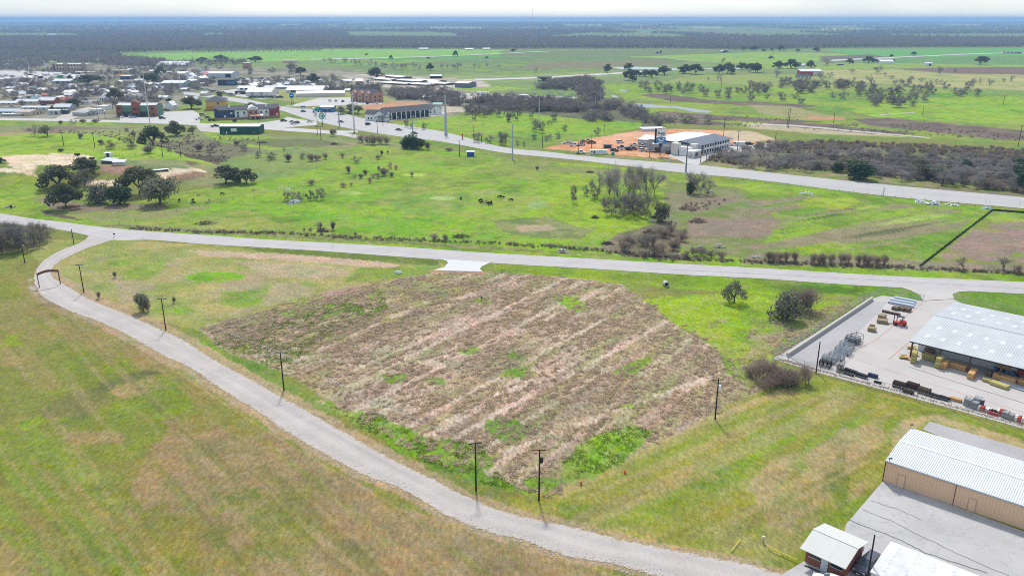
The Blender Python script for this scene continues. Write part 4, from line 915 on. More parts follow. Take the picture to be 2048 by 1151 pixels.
for q in ((1400,510,28,16),(1425,515,26,15),(1445,517,24,14),(1385,512,22,18),(1370,516,20,16)): T(*q, 'brush', "brown brush on the road fence right of the spreading tree", "brush on the fence right of the spreading tree")
# scattered shrubs in the middle of the pasture
o = lambda X, Y: (500 + X / 3.938,290 + Y / 3.938)
for X, Y, W, Hh in ((65,98,60,55),(170,116,85,58),(300,128,55,55),(410,108,45,48),(480,130,70,55),(525,124,60,58),(590,112,48,48),(730,100,45,45),(840,140,55,50),(780,222,48,78),(825,262,42,42),(870,262,48,38),(905,236,60,48),(1015,114,40,42),(1035,80,30,38),(1085,66,28,30),(1105,186,42,50),(1145,192,40,46),(970,258,30,35),(1010,262,38,42),(1045,244,72,58),(1110,252,50,42),(945,298,46,48),(1270,246,36,42),(485,312,62,56),(745,332,60,36),(800,324,24,36),(270,52,20,30),(1015,200,30,34)):
    x, y = o(X, Y); T(x, y, W / 3.938 * random.uniform(.8,1.5), Hh / 3.938 * random.uniform(.75,1.1), random.choice(('shrub', 'dark', 'brush')), "leafless mesquite shrub scattered over the upper pasture", "mesquite shrubs over the upper pasture", parts=Hh > 52)
for X, Y, W, Hh in ((290,438,60,70),(345,440,80,72),(400,440,70,70),(470,436,70,78),(520,434,80,88),(570,430,60,95)):
    x, y = o(X, Y); T(x, y, W / 3.938, Hh / 3.938, 'dark', "dense dark bush in the thicket beside the small pasture pond", "bushes beside the small pasture pond")
x, y = o(650,668); T(x, y, 13,17, 'shrub', "upright dark shrub right of the brush pile above the road fence")
x, y = o(548,670); T(x, y, 12,18, 'brush', "pale leafless bush on the brush pile above the road fence")
x, y = o(1450,752); T(x, y, 22,14, 'brush', "thin leafless bush left of the long brush pile by the road fence"); x, y = o(1530,756); T(x, y, 14,14, 'brush', "small leafless bush just left of the long brush pile")
for X, Y, W, Hh in ((480,690,34,42),(425,680,26,28),(830,716,40,30)):
    x, y = o(X, Y); T(x, y, W / 3.938, Hh / 3.938, 'brush', "small leafless bush on the road fence left of centre", "small bushes on the road fence left of centre")
# brush in the common by the town
o = lambda X, Y: (X / 3.938,20 + Y / 3.938)
for X, Y, W, Hh in ((630,1012,52,42),(870,1094,110,66),(1040,1092,120,80),(1480,1052,62,66),(1170,1128,110,64),(1560,1112,70,60),(1655,1122,85,70),(1925,1106,85,60),(1050,1000,40,46),(940,1030,40,30),(1000,960,46,30),(1340,1120,60,46),(1720,1070,50,40),(1860,1070,50,40),(580,900,60,38),(480,900,40,30),(760,890,60,30),(660,890,50,30),(1100,1050,60,40),(800,1060,60,40)):
    x, y = o(X, Y); T(x, y, W / 3.938, Hh / 3.938, random.choice(('shrub', 'dark')), "leafless bush on the rough common below the town road", "bushes on the rough common", parts=False)
for q in ((725,285,22,16),(735,288,22,18),(748,289,24,18),(762,288,22,18),(772,289,20,16),(742,284,20,14)): T(*q, 'brush', "grey-green roadside bush in the clump at the end of the frontage road", "roadside bushes at the end of the frontage road")
for q in ((825,297,28,26),(812,297,22,20),(838,298,24,20)): T(*q, 'ever', "dark evergreen bush at the foot of the grey pole by the highway", "dark bushes at the foot of the grey highway pole")
T(855,300,16,16, 'shrub', "round grey bush right of the dark bushes by the highway pole"); T(665,272,15,14, 'shrub', "dark bush at the junction of the frontage road"); T(896,302,18,6, 'shrub', "low dark bush patch near the blue shed"); T(630,234,10,11, 'bare', "small bare tree by the teal pole sign")
# bright field by the construction site
o = lambda X, Y: (1000 + X / 3.938,20 + Y / 3.938)
for X, Y, W, Hh in ((270,956,72,92),(328,966,62,90),(300,940,50,70),(430,880,56,66),(380,902,30,34),(405,900,28,32),(765,988,56,66),(270,1022,50,44),(365,1030,40,46),(395,1016,36,42),(460,1012,64,42),(65,880,44,74),(130,872,52,84),(245,852,52,76),(160,832,50,70),(15,1052,46,84),(95,850,50,60),(140,1070,34,46),(190,1076,26,40),(45,1050,30,50)):
    x, y = o(X, Y); T(x, y, W / 3.938, Hh / 3.938, 'dark', "small bare mesquite in the bright field left of the construction site", "mesquites in the bright field by the construction site")
o = lambda X, Y: (500 + X / 3.938,20 + Y / 3.938)
for X, Y, W, Hh in ((1710,822,64,72),(1800,832,60,90),(1850,842,56,80),(1958,840,80,125),(2036,882,44,74),(1985,1062,84,104),(1790,1042,76,76),(1885,1050,66,62),(1765,872,50,70),(1370,942,62,56),(1235,922,44,60),(2000,830,24,34),(1270,930,30,40)):
    x, y = o(X, Y); T(x, y, W / 3.938, Hh / 3.938, 'dark', "dark bare tree along the fence behind the motel field", "bare trees along the motel field fence")
# near trees
T(1468,604,48,40, 'olive', "small round grey-green tree alone on the bright grass by the road", v=1)
T(1573,638,58,50, 'bushy', "dense grey-green bush in front of the pair left of the lumber yard", v=3)
T(1620,620,76,46, 'brush', "wide purple-brown leafless bush behind, left of the lumber yard", v=0)
T(1600,622,46,40, 'brush', "purple-brown bush between the grey-green bush and the wide one", v=2)
for q in ((1512,758,50,40),(1540,770,70,24),(1568,774,60,34),(1594,772,54,28),(1614,767,36,38),(1528,750,44,34),(1580,762,56,20),(1552,756,60,22),(1500,748,40,16)): T(*q, 'brush', "brown tangled brush at the outer corner of the lumber yard fence", "brush at the corner of the lumber yard")
T(287,622,28,34, 'bushy', "small grey-green bush beside the lane's utility pole"); T(297,624,14,20, 'brush', "brown bush touching the grey-green one by the lane")
T(198,597,11,14, 'shrub', "tiny dark shrub right of the second lane pole"); T(231,555,8,12, 'shrub', "tiny upright shrub in the grass above the lane"); T(348,606,10,12, 'shrub', "tiny dark shrub right of the utility pole's top")
for q in ((5,505,50,46),(30,505,52,48),(55,500,54,50),(80,490,44,44),(-10,510,50,50),(95,482,30,30),(40,490,50,44),(20,488,50,44),(68,486,44,40),(-20,490,60,50)): T(*q, 'dark', "bare brush tree in the grey thicket at the left edge by the junction", "trees of the thicket by the road junction")
T(85,482,30,36, 'spread', "pale leafless tree rising above the junction thicket")
o = None
# orchard in straight rows on the bright far field
for rw in range(5):
    for k in range(24):
        x, y = 385 + k * 11 + rw * 5,106.5 - rw * 2.1 - k * .12
        p = G(x, y); tree_at(p, 9,8, 'bare', "small bare orchard tree in straight rows on the bright far field", "orchard trees in straight rows", False)

# ------------------------------------------------------------------ masses nobody could count: instanced on points
def mass(name, pts, src, smin, smax, m=None, zsc=(1,1)):
    """one stuff object: a shape instanced on ground points"""
    me = bpy.data.meshes.new(name); n = len(pts)
    me.vertices.add(n); me.vertices.foreach_set("co", np.array(pts, np.float32).ravel())
    o = link(name, me, kind='stuff')
    sc = rng.uniform(smin, smax, n); az = me.attributes.new("sc", 'FLOAT_VECTOR', 'POINT')
    az.data.foreach_set("vector", np.stack([sc, sc, sc * rng.uniform(zsc[0], zsc[1], n)], 1).astype(np.float32).ravel())
    ar = me.attributes.new("rot", 'FLOAT', 'POINT'); ar.data.foreach_set("value", rng.uniform(0,6.28, n).astype(np.float32))
    ng = bpy.data.node_groups.new(name, 'GeometryNodeTree')
    ng.interface.new_socket("Geometry", in_out='INPUT', socket_type='NodeSocketGeometry'); ng.interface.new_socket("Geometry", in_out='OUTPUT', socket_type='NodeSocketGeometry')
    i_, o_ = ng.nodes.new("NodeGroupInput"), ng.nodes.new("NodeGroupOutput")
    ip = ng.nodes.new("GeometryNodeInstanceOnPoints"); oi = ng.nodes.new("GeometryNodeObjectInfo"); oi.transform_space = 'ORIGINAL'
    oi.inputs['Object'].default_value = src; oi.inputs['As Instance'].default_value = True
    a1 = ng.nodes.new("GeometryNodeInputNamedAttribute"); a1.data_type = 'FLOAT_VECTOR'; a1.inputs[0].default_value = "sc"
    a2 = ng.nodes.new("GeometryNodeInputNamedAttribute"); a2.data_type = 'FLOAT'; a2.inputs[0].default_value = "rot"
    cx = ng.nodes.new("ShaderNodeCombineXYZ"); l = ng.links.new
    l(i_.outputs[0], ip.inputs['Points']); l(oi.outputs['Geometry'], ip.inputs['Instance']); l(a1.outputs[0], ip.inputs['Scale']); l(a2.outputs[0], cx.inputs[2])
    try:
        er = ng.nodes.new("FunctionNodeEulerToRotation"); l(cx.outputs[0], er.inputs[0]); l(er.outputs[0], ip.inputs['Rotation'])
    except Exception: l(cx.outputs[0], ip.inputs['Rotation'])
    l(ip.outputs[0], o_.inputs[0])
    md = o.modifiers.new("scatter", 'NODES'); md.node_group = ng
    return o
def fill(polys, step, jit=.5, keep=None):
    """roughly even ground points over photo outlines"""
    out = []
    for poly in polys:
        W = [flat(*p) for p in poly]; xs = [p[0] for p in W]; ys = [p[1] for p in W]
        X, Y = np.meshgrid(np.arange(min(xs), max(xs), step), np.arange(min(ys), max(ys), step)); X, Y = X.ravel(), Y.ravel()
        X = X + rng.uniform(-jit, jit, X.shape) * step; Y = Y + rng.uniform(-jit, jit, Y.shape) * step
        k = poly_sd(X, Y, W) > 0
        if keep is not None: k &= keep(X, Y)
        X, Y = X[k], Y[k]; out.append(np.stack([X, Y, height(X, Y)], 1))
    return np.concatenate(out)
# a low-cost wood tree, a real one standing on the pasture before the wood
mb = MB(); rd = random.Random(4)
mb.tube((0,0,-.2),(0,0,4.5),.28,.16, M_bark, 4, cap=False)
wt = twigmesh("wood crown", [((rd.gauss(0,2.1), rd.gauss(0,2.1),6.2 + rd.gauss(0,1.9)),(rd.gauss(0,.6), rd.gauss(0,.6),.5)) for _ in range(40)], M_farw, 9,.22,2.6,130,.5)
wj = join_meshes("wood_tree", mb.mesh("wt"), wt)
def wood_tree(px, py, label):
    o = bpy.data.objects.new("wood_tree", wj); COL.objects.link(o); o.location = G(px, py); tag(o, label, 'tree'); return o
WT = wood_tree(1484,104, "single grey bare tree standing just in front of the far wood")
WB = wood_tree(664,102, "single grey bare tree at the right end of the orchard rows")
gap = lambda X, Y: fbm(X, Y, 240,44,3) > .34
# valley wood: the long belts
belt = fill([[(-220,100),(235,106),(420,100),(640,97),(1000,98),(1330,97.5),(1490,100),(1700,96),(2300,93),(2300,82),(1500,80),(1000,80),(640,77),(300,76),(-220,78)]], 9.5)
mass("far_woods", belt, WT, .75,1.25, zsc=(.8,1.2))
brushy = fill([[(-220,101),(235,107),(245,116),(330,124),(335,134),(250,136),(100,128),(-220,140)], [(250,130),(420,126),(500,126),(470,134),(340,140)], [(-220,138),(100,128),(60,140),(-220,150)]], 8.0, keep=lambda X, Y: fbm(X, Y, 60,12,2) > .36)
mass("town_woods", brushy, WB, .55,.95, zsc=(.7,1.05))
def hillkeep(X, Y):
    r = np.hypot(X, Y); k = fbm(X, Y * .35,420,81,3) > .44 - .1 * sstep((r - 4000) / 3000)
    for x0, x1, y0, y1 in ((60,110,44,46),(165,200,45,47),(425,480,50.5,53),(560,600,52,54),(700,770,48,50),(860,960,57,60),(1130,1200,53,56),(1290,1350,49,51),(1390,1440,56,59),(1560,1600,47,49),(1880,1960,51,54),(1640,1740,58,61)): k &= poly_sd(X, Y, [flat(x0, y1), flat(x1, y1), flat(x1 + 8, y0), flat(x0 - 6, y0)]) < 0
    for q in ([(-60,68),(150,68.5),(165,78),(-60,80)], [(690,64),(900,67),(920,73),(880,75),(700,74)], [(1275,67),(1360,70),(1380,79),(1280,75)], [(1410,62),(1560,64),(1680,70),(1700,74),(1500,74),(1430,70)], [(1760,70),(2300,68),(2300,77),(1980,78),(1800,74)], [(1100,72),(1160,73),(1150,76),(1100,75)]):
        k &= poly_sd(X, Y, [flat(*p) for p in q]) < 0
    return k
def sector(r0, r1, step, seed):
    q = np.random.default_rng(seed); n = int(.66 * 2 * .5 * (r1 * r1 - r0 * r0) / (step * step)); r = np.sqrt(q.uniform(r0 * r0, r1 * r1, n)); t = q.uniform(-.66,.66, n)
    X, Y = r * np.sin(t), r * np.cos(t); k = hillkeep(X, Y); X, Y = X[k], Y[k]; return np.stack([X, Y, height(X, Y)], 1)
mass("hill_woods", np.concatenate([sector(2950,5200,24,1), sector(5200,9000,46,2), sector(9000,17000,85,3)]), WT, .8,1.5, zsc=(.75,1.1))
# thickets and brush too dense to count
BT = ONE[('dark', 1)]
bo = T(1130,262,14,12, 'dark', "lone dark bare tree at the edge of the thicket left of the construction site", parts=False, v=1)
th = fill([[(1010,198),(1160,206),(1170,224),(1100,226),(1000,222),(960,206)], [(1105,165),(1180,160),(1205,172),(1150,182),(1070,178)], [(1155,178),(1200,180),(1212,200),(1170,208),(1150,198)], [(1160,226),(1290,228),(1296,242),(1180,244),(1150,236)], [(1060,222),(1180,212),(1270,214),(1280,228),(1100,234)],
           [(1270,240),(1420,246),(1430,256),(1320,256)], [(880,196),(1010,204),(1040,222),(920,208)], [(770,188),(900,180),(915,196),(860,200),(790,200)], [(640,178),(760,178),(760,186),(650,184)], [(840,196),(960,214),(1000,228),(960,232),(880,214)]], 6.5, keep=lambda X, Y: fbm(X, Y, 35,7,2) > .40)
mass("thicket", th, bo, .5,.95, zsc=(.55,.9))
tw = fill([[(-120,158),(60,156),(170,160),(340,152),(420,160),(400,178),(330,196),(320,214),(230,216),(100,214),(-120,216)], [(470,158),(700,160),(690,178),(560,178),(480,172)], [(-120,142),(340,140),(420,146),(300,152),(60,150)]], 13, keep=lambda X, Y: fbm(X, Y, 42,17,2) > .47)
mass("town_brush", tw, bo, .4,.85, zsc=(.45,.8))
so = T(1905,318,26,12, 'brush', "low brown bush showing in the thicket beyond the highway, right part", parts=False, v=2)
th2 = fill([[(1415,322),(1430,312),(1530,287),(1600,283),(2300,312),(2300,400),(2048,388),(1900,368),(1700,346),(1500,334)]], 3.1, keep=lambda X, Y: fbm(X, Y, 22,8,2) > .36)
mass("undergrowth", th2, so, .5,1.1, zsc=(.6,.95))
wk = T(1290,515,16,14, 'brush', "small leafless bush on the fence line below the spreading roadside tree", parts=False, v=3)
def along(pts, n, spread):
    W = [np.array(flat(*p)) for p in pts]; out = []
    L_ = [np.hypot(*(W[k + 1] - W[k])) for k in range(len(W) - 1)]
    for _ in range(n):
        k = random.choices(range(len(L_)), L_)[0]; p = W[k] + (W[k + 1] - W[k]) * random.random() + np.array([random.gauss(0, spread), random.gauss(0, spread)]); out.append((p[0], p[1], hz(p[0], p[1])))
    return np.array(out)
fence_line = [(262,457),(420,465),(560,466),(700,475),(880,482),(1000,488),(1110,494),(1250,507),(1400,520),(1520,524)]
mass("weeds", np.concatenate([along(fence_line, 420,.8), along([(1250,507),(1400,520)], 120,1.6), along([(1500,523),(1850,537),(2048,548)], 260,1.0)]), wk, .16,.42, zsc=(.5,.9))
mid_weeds = np.concatenate([fill([[(1340,420),(1420,390),(1470,400),(1400,425)]], 3.4, keep=lambda X, Y: fbm(X, Y, 12,9,2) > .52), fill([[(60,262),(330,262),(520,280),(440,320),(330,300),(120,280)]], 4.5, keep=lambda X, Y: fbm(X, Y, 20,19,2) > .53),
                            fill([[(1300,226),(1700,240),(2050,268),(2048,284),(1700,262),(1320,250)]], 6, keep=lambda X, Y: fbm(X, Y, 40,29,2) > .54), fill([[(345,312),(460,312),(452,326),(380,329)]], 2.0)])
mass("dry_brush", mid_weeds, wk, .25,.55, zsc=(.4,.8))
# dead grass tussocks over the rough stubble field
def tuft(name, m, seed, n=26, w=.035, l=.42, spread=.22):
    r = np.random.default_rng(seed); V = []; 
    a = r.uniform(0,6.283, n); q = spread * np.sqrt(r.random(n)); base = np.stack([np.cos(a) * q, np.sin(a) * q, np.zeros(n)], 1)
    d = np.stack([np.cos(a) * r.uniform(.3,1.2, n) + r.normal(0,.3, n), np.sin(a) * r.uniform(.3,1.2, n) + r.normal(0,.3, n), r.uniform(.25,1, n)], 1); d /= np.linalg.norm(d, axis=1)[:, None]
    s = np.cross(d, np.array([0,0,1.0]) + r.normal(0,.25,(n, 3))); s /= np.linalg.norm(s, axis=1)[:, None]; ll = (l * r.uniform(.5,1.2, n))[:, None]
    V = np.stack([base - s * w, base + s * w, base + d * ll + s * w * .5, base + d * ll - s * w * .5], 1).reshape(-1,3); V[:, 2] = np.maximum(V[:, 2], .0)
    mb = MB(); mb.v = [tuple(x) for x in V]; mb.f = [(4 * k, 4 * k + 1,4 * k + 2,4 * k + 3) for k in range(n)]; mb.m = [0] * n; mb.mats = [m]; return mb.mesh(name)
M_tuft = P("dead grass blades", (.66,.51,.40), rough=1, var=.2, sc=3, obvar=.35, hue=(.52,.44,.27), trans=.5)
M_tuftg = P("green grass blades", (.15,.27,.014), rough=1, var=.2, sc=3, obvar=.25, hue=(.22,.28,.04), trans=.45)
tA = link("grass_tussock", tuft("grass_tussock", M_tuft, 3,22,.05,.42,.26)); tA.location = G(1119,972); tag(tA, "pale dead grass tussock at the lower corner of the stubble field", 'grass tussock')
tB = link("grass_tussock", tuft("grass_tussock", M_tuftg, 4,30,.03,.3,.28)); tB.location = G(1160,940); tag(tB, "bright green grass tussock on the green patch at the stubble field's corner", 'grass tussock')
Wd = ROUGH
q0, q1 = G(700,790), G(1130,575); an = math.atan2(q1.y - q0.y, q1.x - q0.x)
GPATCH = [(1120,930),(1180,872),(1262,852),(1310,862),(1250,922),(1180,958),(1120,968)]
def rk(X, Y):
    u, v = X * math.cos(an) + Y * math.sin(an),-X * math.sin(an) + Y * math.cos(an)
    ok = poly_sd(X, Y, [flat(*p) for p in ROUGH]) + (fbm(X, Y, 3,66,3) - .5) * 7 > 0
    for r0, r1 in ROWS:
        p0, p1 = flat(*r0), flat(*r1); ex, ey = p1[0] - p0[0], p1[1] - p0[1]; t = np.clip(((X - p0[0]) * ex + (Y - p0[1]) * ey) / (ex * ex + ey * ey),0,1); ok &= np.hypot(X - p0[0] - ex * t, Y - p0[1] - ey * t) > 1.5 * fbm(X, Y, 5,67,3) - .1
    ok &= poly_sd(X, Y, [flat(*p) for p in GPATCH]) < 0
    return ok & ((.8 * fbm(u / 2.2, v, .8,61,2) + .45 * fbm(X, Y, 7,62,2)) > .66)
pts = fill([[(380,650),(620,575),(985,535),(1260,560),(1460,700),(1550,775),(1380,860),(1120,1000),(820,915),(520,740)]], .5, keep=rk); mass("dead_grass", pts, tA, .5,1.25, zsc=(.45,.9))
gp = fill([GPATCH, [(660,812),(760,828),(900,896),(1000,945),(1080,985),(950,965),(800,905)], [(880,880),(980,890),(960,930),(880,920)], [(560,640),(760,575),(780,620),(620,690)], [(430,660),(560,640),(640,690),(560,740),(430,692)]], .6, keep=lambda X, Y: fbm(X, Y, 2.2,64,2) > .5)
mass("green_grass", gp, tB, .5,1.1, zsc=(.5,1.0))
ed = fill([[(1500,660),(1700,600),(1700,615),(1560,712),(1500,745),(1450,760),(1452,720)]], .7, keep=lambda X, Y: fbm(X, Y, 3,65,2) > .5); mass("rough_grass", ed, tA, .5,1.0)
# ------------------------------------------------------------------ buildings
def roof_part(mb_name, parent, L, D, h, rise, m, rtype, axis, over, th=.14):
    mb = MB()
    if rtype == 'flat':
        mb.box((L / 2, D / 2, h + th / 2),(L + 2 * over, D + 2 * over, th), m)
    elif rtype == 'shed':                                            # high edge at the back
        mb.v += [(-over, -over, h),(L + over, -over, h),(L + over, D + over, h + rise),(-over, D + over, h + rise)]; mb.v += [(x, y, z + th) for x, y, z in mb.v[:4]]
        k = mb.mi(m); mb.f += [(3,2,1,0),(4,5,6,7),(0,1,5,4),(1,2,6,5),(2,3,7,6),(3,0,4,7)]; mb.m += [k] * 6
    elif rtype == 'hip':
        e = min(L, D) / 2; a = -over; z0, z1 = h, h + rise
        r0, r1 = ((e, D / 2),(L - e, D / 2)) if L >= D else ((L / 2, e),(L / 2, D - e))
        c = [(a, a, z0),(L - a, a, z0),(L - a, D - a, z0),(a, D - a, z0),(*r0, z1),(*r1, z1)]
        fs = ((0,1,5,4),(1,2,5),(2,3,4,5),(3,0,4)) if L >= D else ((0,1,4),(1,2,5,4),(2,3,5),(3,0,4,5))
        mb.v = c; k = mb.mi(m); mb.f = list(fs) + [(3,2,1,0)]; mb.m = [k] * 5
    else:
        if axis == 'x': A, B = D, L
        else: A, B = L, D
        s = rise / (A / 2); e0 = h - over * s
        prof = [(-over, e0),(A / 2, h + rise),(A + over, e0),(A + over, e0 + th),(A / 2, h + rise + th * 1.05),(-over, e0 + th)]
        m2 = MB(); m2.prism(prof, -over, B + over, m)
        if axis == 'x': mb.v = [(y, x, z) for x, y, z in m2.v]; mb.f = [tuple(reversed(f)) for f in m2.f]
        else: mb.v = m2.v; mb.f = m2.f
        mb.m = m2.m; mb.mats = m2.mats
    return mb.build('roof', parent)
def wall_part(parent, L, D, h, rise, m, rtype, axis):
    mb = MB()
    if rtype in ('gable', 'shed'):
        if rtype == 'shed': prof, ax, B = [(0,0),(D, 0),(D, h + rise),(0, h)], 'x', L
        elif axis == 'x': prof, ax, B = [(0,0),(D, 0),(D, h),(D / 2, h + rise),(0, h)], 'x', L
        else: prof, ax, B = [(0,0),(L, 0),(L, h),(L / 2, h + rise),(0, h)], 'y', D
        m2 = MB(); m2.prism([(x, z - .004 if z > 0 else z) for x, z in prof], 0, B, m)
        if ax == 'x': mb.v = [(y, x, z) for x, y, z in m2.v]; mb.f = [tuple(reversed(f)) for f in m2.f]
        else: mb.v = m2.v; mb.f = m2.f
        mb.m, mb.mats = m2.m, m2.mats
    else: mb.box((L / 2, D / 2, h / 2 - .002),(L, D, h - .004), m)
    return mb.build('wall', parent)
def opening(parent, nm, side, L, D, u, z, w, hh, m, th=.06):
    mb = MB(); c = {'f': ((u, -th / 2, z + hh / 2),(w, th, hh)), 'r': ((L + th / 2, u, z + hh / 2),(th, w, hh)), 'l': ((-th / 2, u, z + hh / 2),(th, w, hh))}[side]
    mb.box(c[0], c[1], m); return mb.build(nm, parent)
def bld(name, label, A, B, depth, h, rise, wall, roof, rtype='gable', axis='x', over=.35, ops=(), cat='building', group=None, rz=None):
    """A, B: photo pixels of the front wall's two foot corners; h in photo pixels if negative"""
    p, q = G(*A), G(*B); d = q - p; L = math.hypot(d.x, d.y)
    if h < 0: h = hm(p, *A, -h)
    t = thing(name, label, cat, (p.x, p.y, min(p.z, q.z)), math.atan2(d.y, d.x), group)
    wall_part(t, L, depth, h, rise, wall, rtype, axis); roof_part('roof', t, L, depth, h, rise, roof, rtype, axis, over)
    for o_ in ops:
        nm, side, u, z, w, hh, m = o_
        if 0 <= u <= 1 and side == 'f': u = u * L
        elif 0 <= u <= 1: u = u * depth
        opening(t, nm, side, L, depth, u, z, w, hh, m)
    t['_L'] = L; t['_h'] = h; del t['_L']; del t['_h']
    return t, L, h
def W3(px, py, z): return Vector((*flat(px, py, z), z))

# --- tan storage building, lower right
hE = 3.7
a, c = W3(1772.7,920.6, hE), W3(1823.5,857, hE); ux = Vector((c.y - a.y, -(c.x - a.x),0)).normalized(); wdt = (c - a).length; LEN = 34.0
t = thing('storage_building', "tan metal storage building with ribbed white roof at the lower right", 'storage building', (a.x, a.y, 0), math.atan2(ux.y, ux.x))
wall_part(t, LEN, wdt, hE, .52, M_tan, 'gable', 'x'); r = roof_part('roof', t, LEN, wdt, hE, .52, M_wroof, 'gable', 'x', .12,.1)
mb = MB()
n = int(LEN / .31); sl_ = math.atan2(.52, wdt / 2)
for k in range(n + 1):
    x = k * LEN / n
    for sgn, yc in ((1, wdt / 4),(-1, wdt * .75)): mb.box((x, yc, hE + .26 + .135),(.07, wdt / 2 - .15,.06), M_wroof, rx=sgn * sl_)
mb.build('roof_rib', t, kind='stuff')
BX('ridge_cap', t, (LEN / 2, wdt / 2, hE + .52 + .14),(LEN + .2,.5,.06), M_white)
BX('gutter', t, (LEN / 2,-.17, hE - .06),(LEN + .3,.12,.14), M_steel)
BX('corner_trim', t, (-.05,-.02, hE / 2),(.1,.14, hE), M_black)
mb = MB(); n = int(LEN / .45)
for k in range(n): mb.box((.3 + k * .45,-.02, hE / 2 - .05),(.06,.015, hE - .2), M_tan)
mb.build('wall_rib', t, kind='stuff')
for u in (10.15,20.3,30.4): BX('downspout', t, (u, -.05, hE / 2 - .05),(.09,.05, hE - .15), M_rust)
M_tan2 = P("tan door paint", (.47,.31,.19), rough=.55, var=.04)
M_tan3 = P("tan door trim", (.46,.31,.20), rough=.6, var=.04)
for u in (2.6,12.6,22.8):
    dd = BX('door', t, (u, -.045,1.05),(.95,.05,2.1), M_tan)
    mb = MB(); mb.box((u, -.05,2.13),(1.1,.05,.06), M_tan3); mb.box((u - .52,-.05,1.05),(.06,.05,2.1), M_tan3); mb.box((u + .52,-.05,1.05),(.06,.05,2.1), M_tan3); mb.build('frame', dd)
def flood(label, p, ang):
    o = thing('flood_light', label, 'flood light', p, ang); mb = MB(); mb.tube((0,0,-.15),(0,0,.55),.03,.03, M_black); mb.build('bracket', o)
    mb = MB(); mb.box((-.1,.0,.62),(.5,.32,.14), M_black, ry=.4); mb.build('lamp_head', o); return o
R_ = Matrix.Rotation(math.atan2(ux.y, ux.x),3, 'Z')
def tl(x, y, z): return Vector((a.x, a.y, 0)) + R_ @ Vector((x, y, z))
flood("black flood light on the near left eave corner of the tan building", tl(.45,-.02, hE + .02),2.4); flood("black flood light behind the far left corner of the tan building", tl(-.25, wdt + .25, hE + .05),2.0)

# --- lumber warehouse
hE = 3.8; a0, c = W3(1823,682, hE), W3(1912,605, hE); ux2 = Vector((c.y - a0.y, -(c.x - a0.x),0)).normalized(); wdt = (c - a0).length; LEN = 36.0; OPEN = 5.5; RISE = 1.2
LROT = math.atan2(ux2.y, ux2.x)
t = thing('lumber_warehouse', "grey metal lumber warehouse with open front and skylit roof", 'warehouse', (a0.x, a0.y, 0), LROT)
roof_part('roof', t, LEN, wdt, hE, RISE, M_galv, 'gable', 'x', .25,.12)
s = RISE / (wdt / 2)
mb = MB(); prof = [(OPEN, 0),(wdt, 0),(wdt, hE),(wdt / 2, hE + RISE - .01),(OPEN, hE + OPEN * s - .01)]; m2 = MB(); m2.prism(prof, .15, LEN, P("light grey warehouse siding", (.60,.61,.61), rough=.6, var=.05))
mb.v = [(y, x, z) for x, y, z in m2.v]; mb.f = [tuple(reversed(f)) for f in m2.f]; mb.m, mb.mats = m2.m, m2.mats; mb.build('wall', t)
mb = MB(); n = int(LEN / .5); sl_ = math.atan2(RISE, wdt / 2)
for k in range(n + 1):
    for sgn, yc in ((1, wdt / 4),(-1, wdt * .75)): mb.box((k * LEN / n, yc, hE + RISE / 2 + .14),(.07, wdt / 2 - .2,.045), M_galv, rx=sgn * sl_)
mb.build('roof_rib', t, kind='stuff')
BX('ridge_cap', t, (LEN / 2, wdt / 2, hE + RISE + .14),(LEN + .4,.4,.05), M_steel)
M_skyl = P("fibreglass skylight", (.60,.615,.62), rough=.6, var=.08, sc=2)
for row, (yy, off) in enumerate(((.13,0),(.30,.7),(.66,.4),(.83,1.1))):
    for k in range(11):
        y = yy * wdt; z = hE + (y if y < wdt / 2 else wdt - y) * s + .13
        mb = MB(); mb.box((1.9 + off + k * 3.15, y, z),(.95,2.1,.05), M_skyl, rx=(sl_ if y < wdt / 2 else -sl_)); mb.build('skylight', t)
for k in range(7):
    BX('post', t, (.25 + k * 5.7,.12, hE / 2),(.28,.28, hE), M_rust)
    mb = MB(); mb.tube((.25 + k * 5.7,.2, hE - 1.2),(.25 + k * 5.7,1.5, hE),.09,.09, M_rust); mb.build('brace', t)
BX('fascia', t, (LEN / 2,-.2, hE - .1),(LEN + .5,.1,.22), M_black)
BX('door', t, (16.8, OPEN - .04,1.15),(1.1,.08,2.3), M_black)
BX('girt', t, (0.02, wdt / 2, hE * .5 + .3),(.1, wdt * .6,.25), M_steel)
LR = Matrix.Rotation(LROT, 3, 'Z')
def ll(x, y, z=.045): return Vector((a0.x, a0.y, 0)) + LR @ Vector((x, y, z))
def bundle(label, A, B, wd, hh, m, layers=3, name='lumber_bundle', group=None, lift=.08, along=None):
    """strapped boards lying from A to B (photo pixels of the near bottom edge)"""
    p, q = G(*A), G(*B); d = q - p; L = math.hypot(d.x, d.y); o = thing(name, label, 'lumber', (p.x, p.y, .045), math.atan2(d.y, d.x), group)
    lh = (hh - lift) / layers; rd = random.Random(int(A[0] * 7))
    for k in range(layers):
        mb = MB(); nb = max(2, int(wd / .28))
        for i_ in range(nb):
            e = rd.uniform(-.06,.06); w = wd / nb; mb.box((L / 2 + e, (i_ + .5) * w, lift + (k + .5) * lh),(L, w * .95, lh * (.86 if layers > 1 else .95)), m)
        mb.build('board_layer', o, kind='stuff')
    mb = MB()
    for x in (.18,.5,.82): mb.box((L * x, wd / 2, lift / 2),(.1, wd, lift), M_lumd)
    mb.build('bearer', o)
    return o
bundle("tall yellow lumber stack three packs high at the warehouse corner post", (1820,726),(1830,728),2.6,2.5, M_lum, 3)
bundle("long low yellow-green lumber pack along the back wall, left part of the open front", (1842,716),(1868,724),1.5,1.2, M_lum, 2)
bundle("second tall yellow lumber stack, right of the long low pack", (1868,735),(1878,738),2.4,2.3, M_lum, 3)
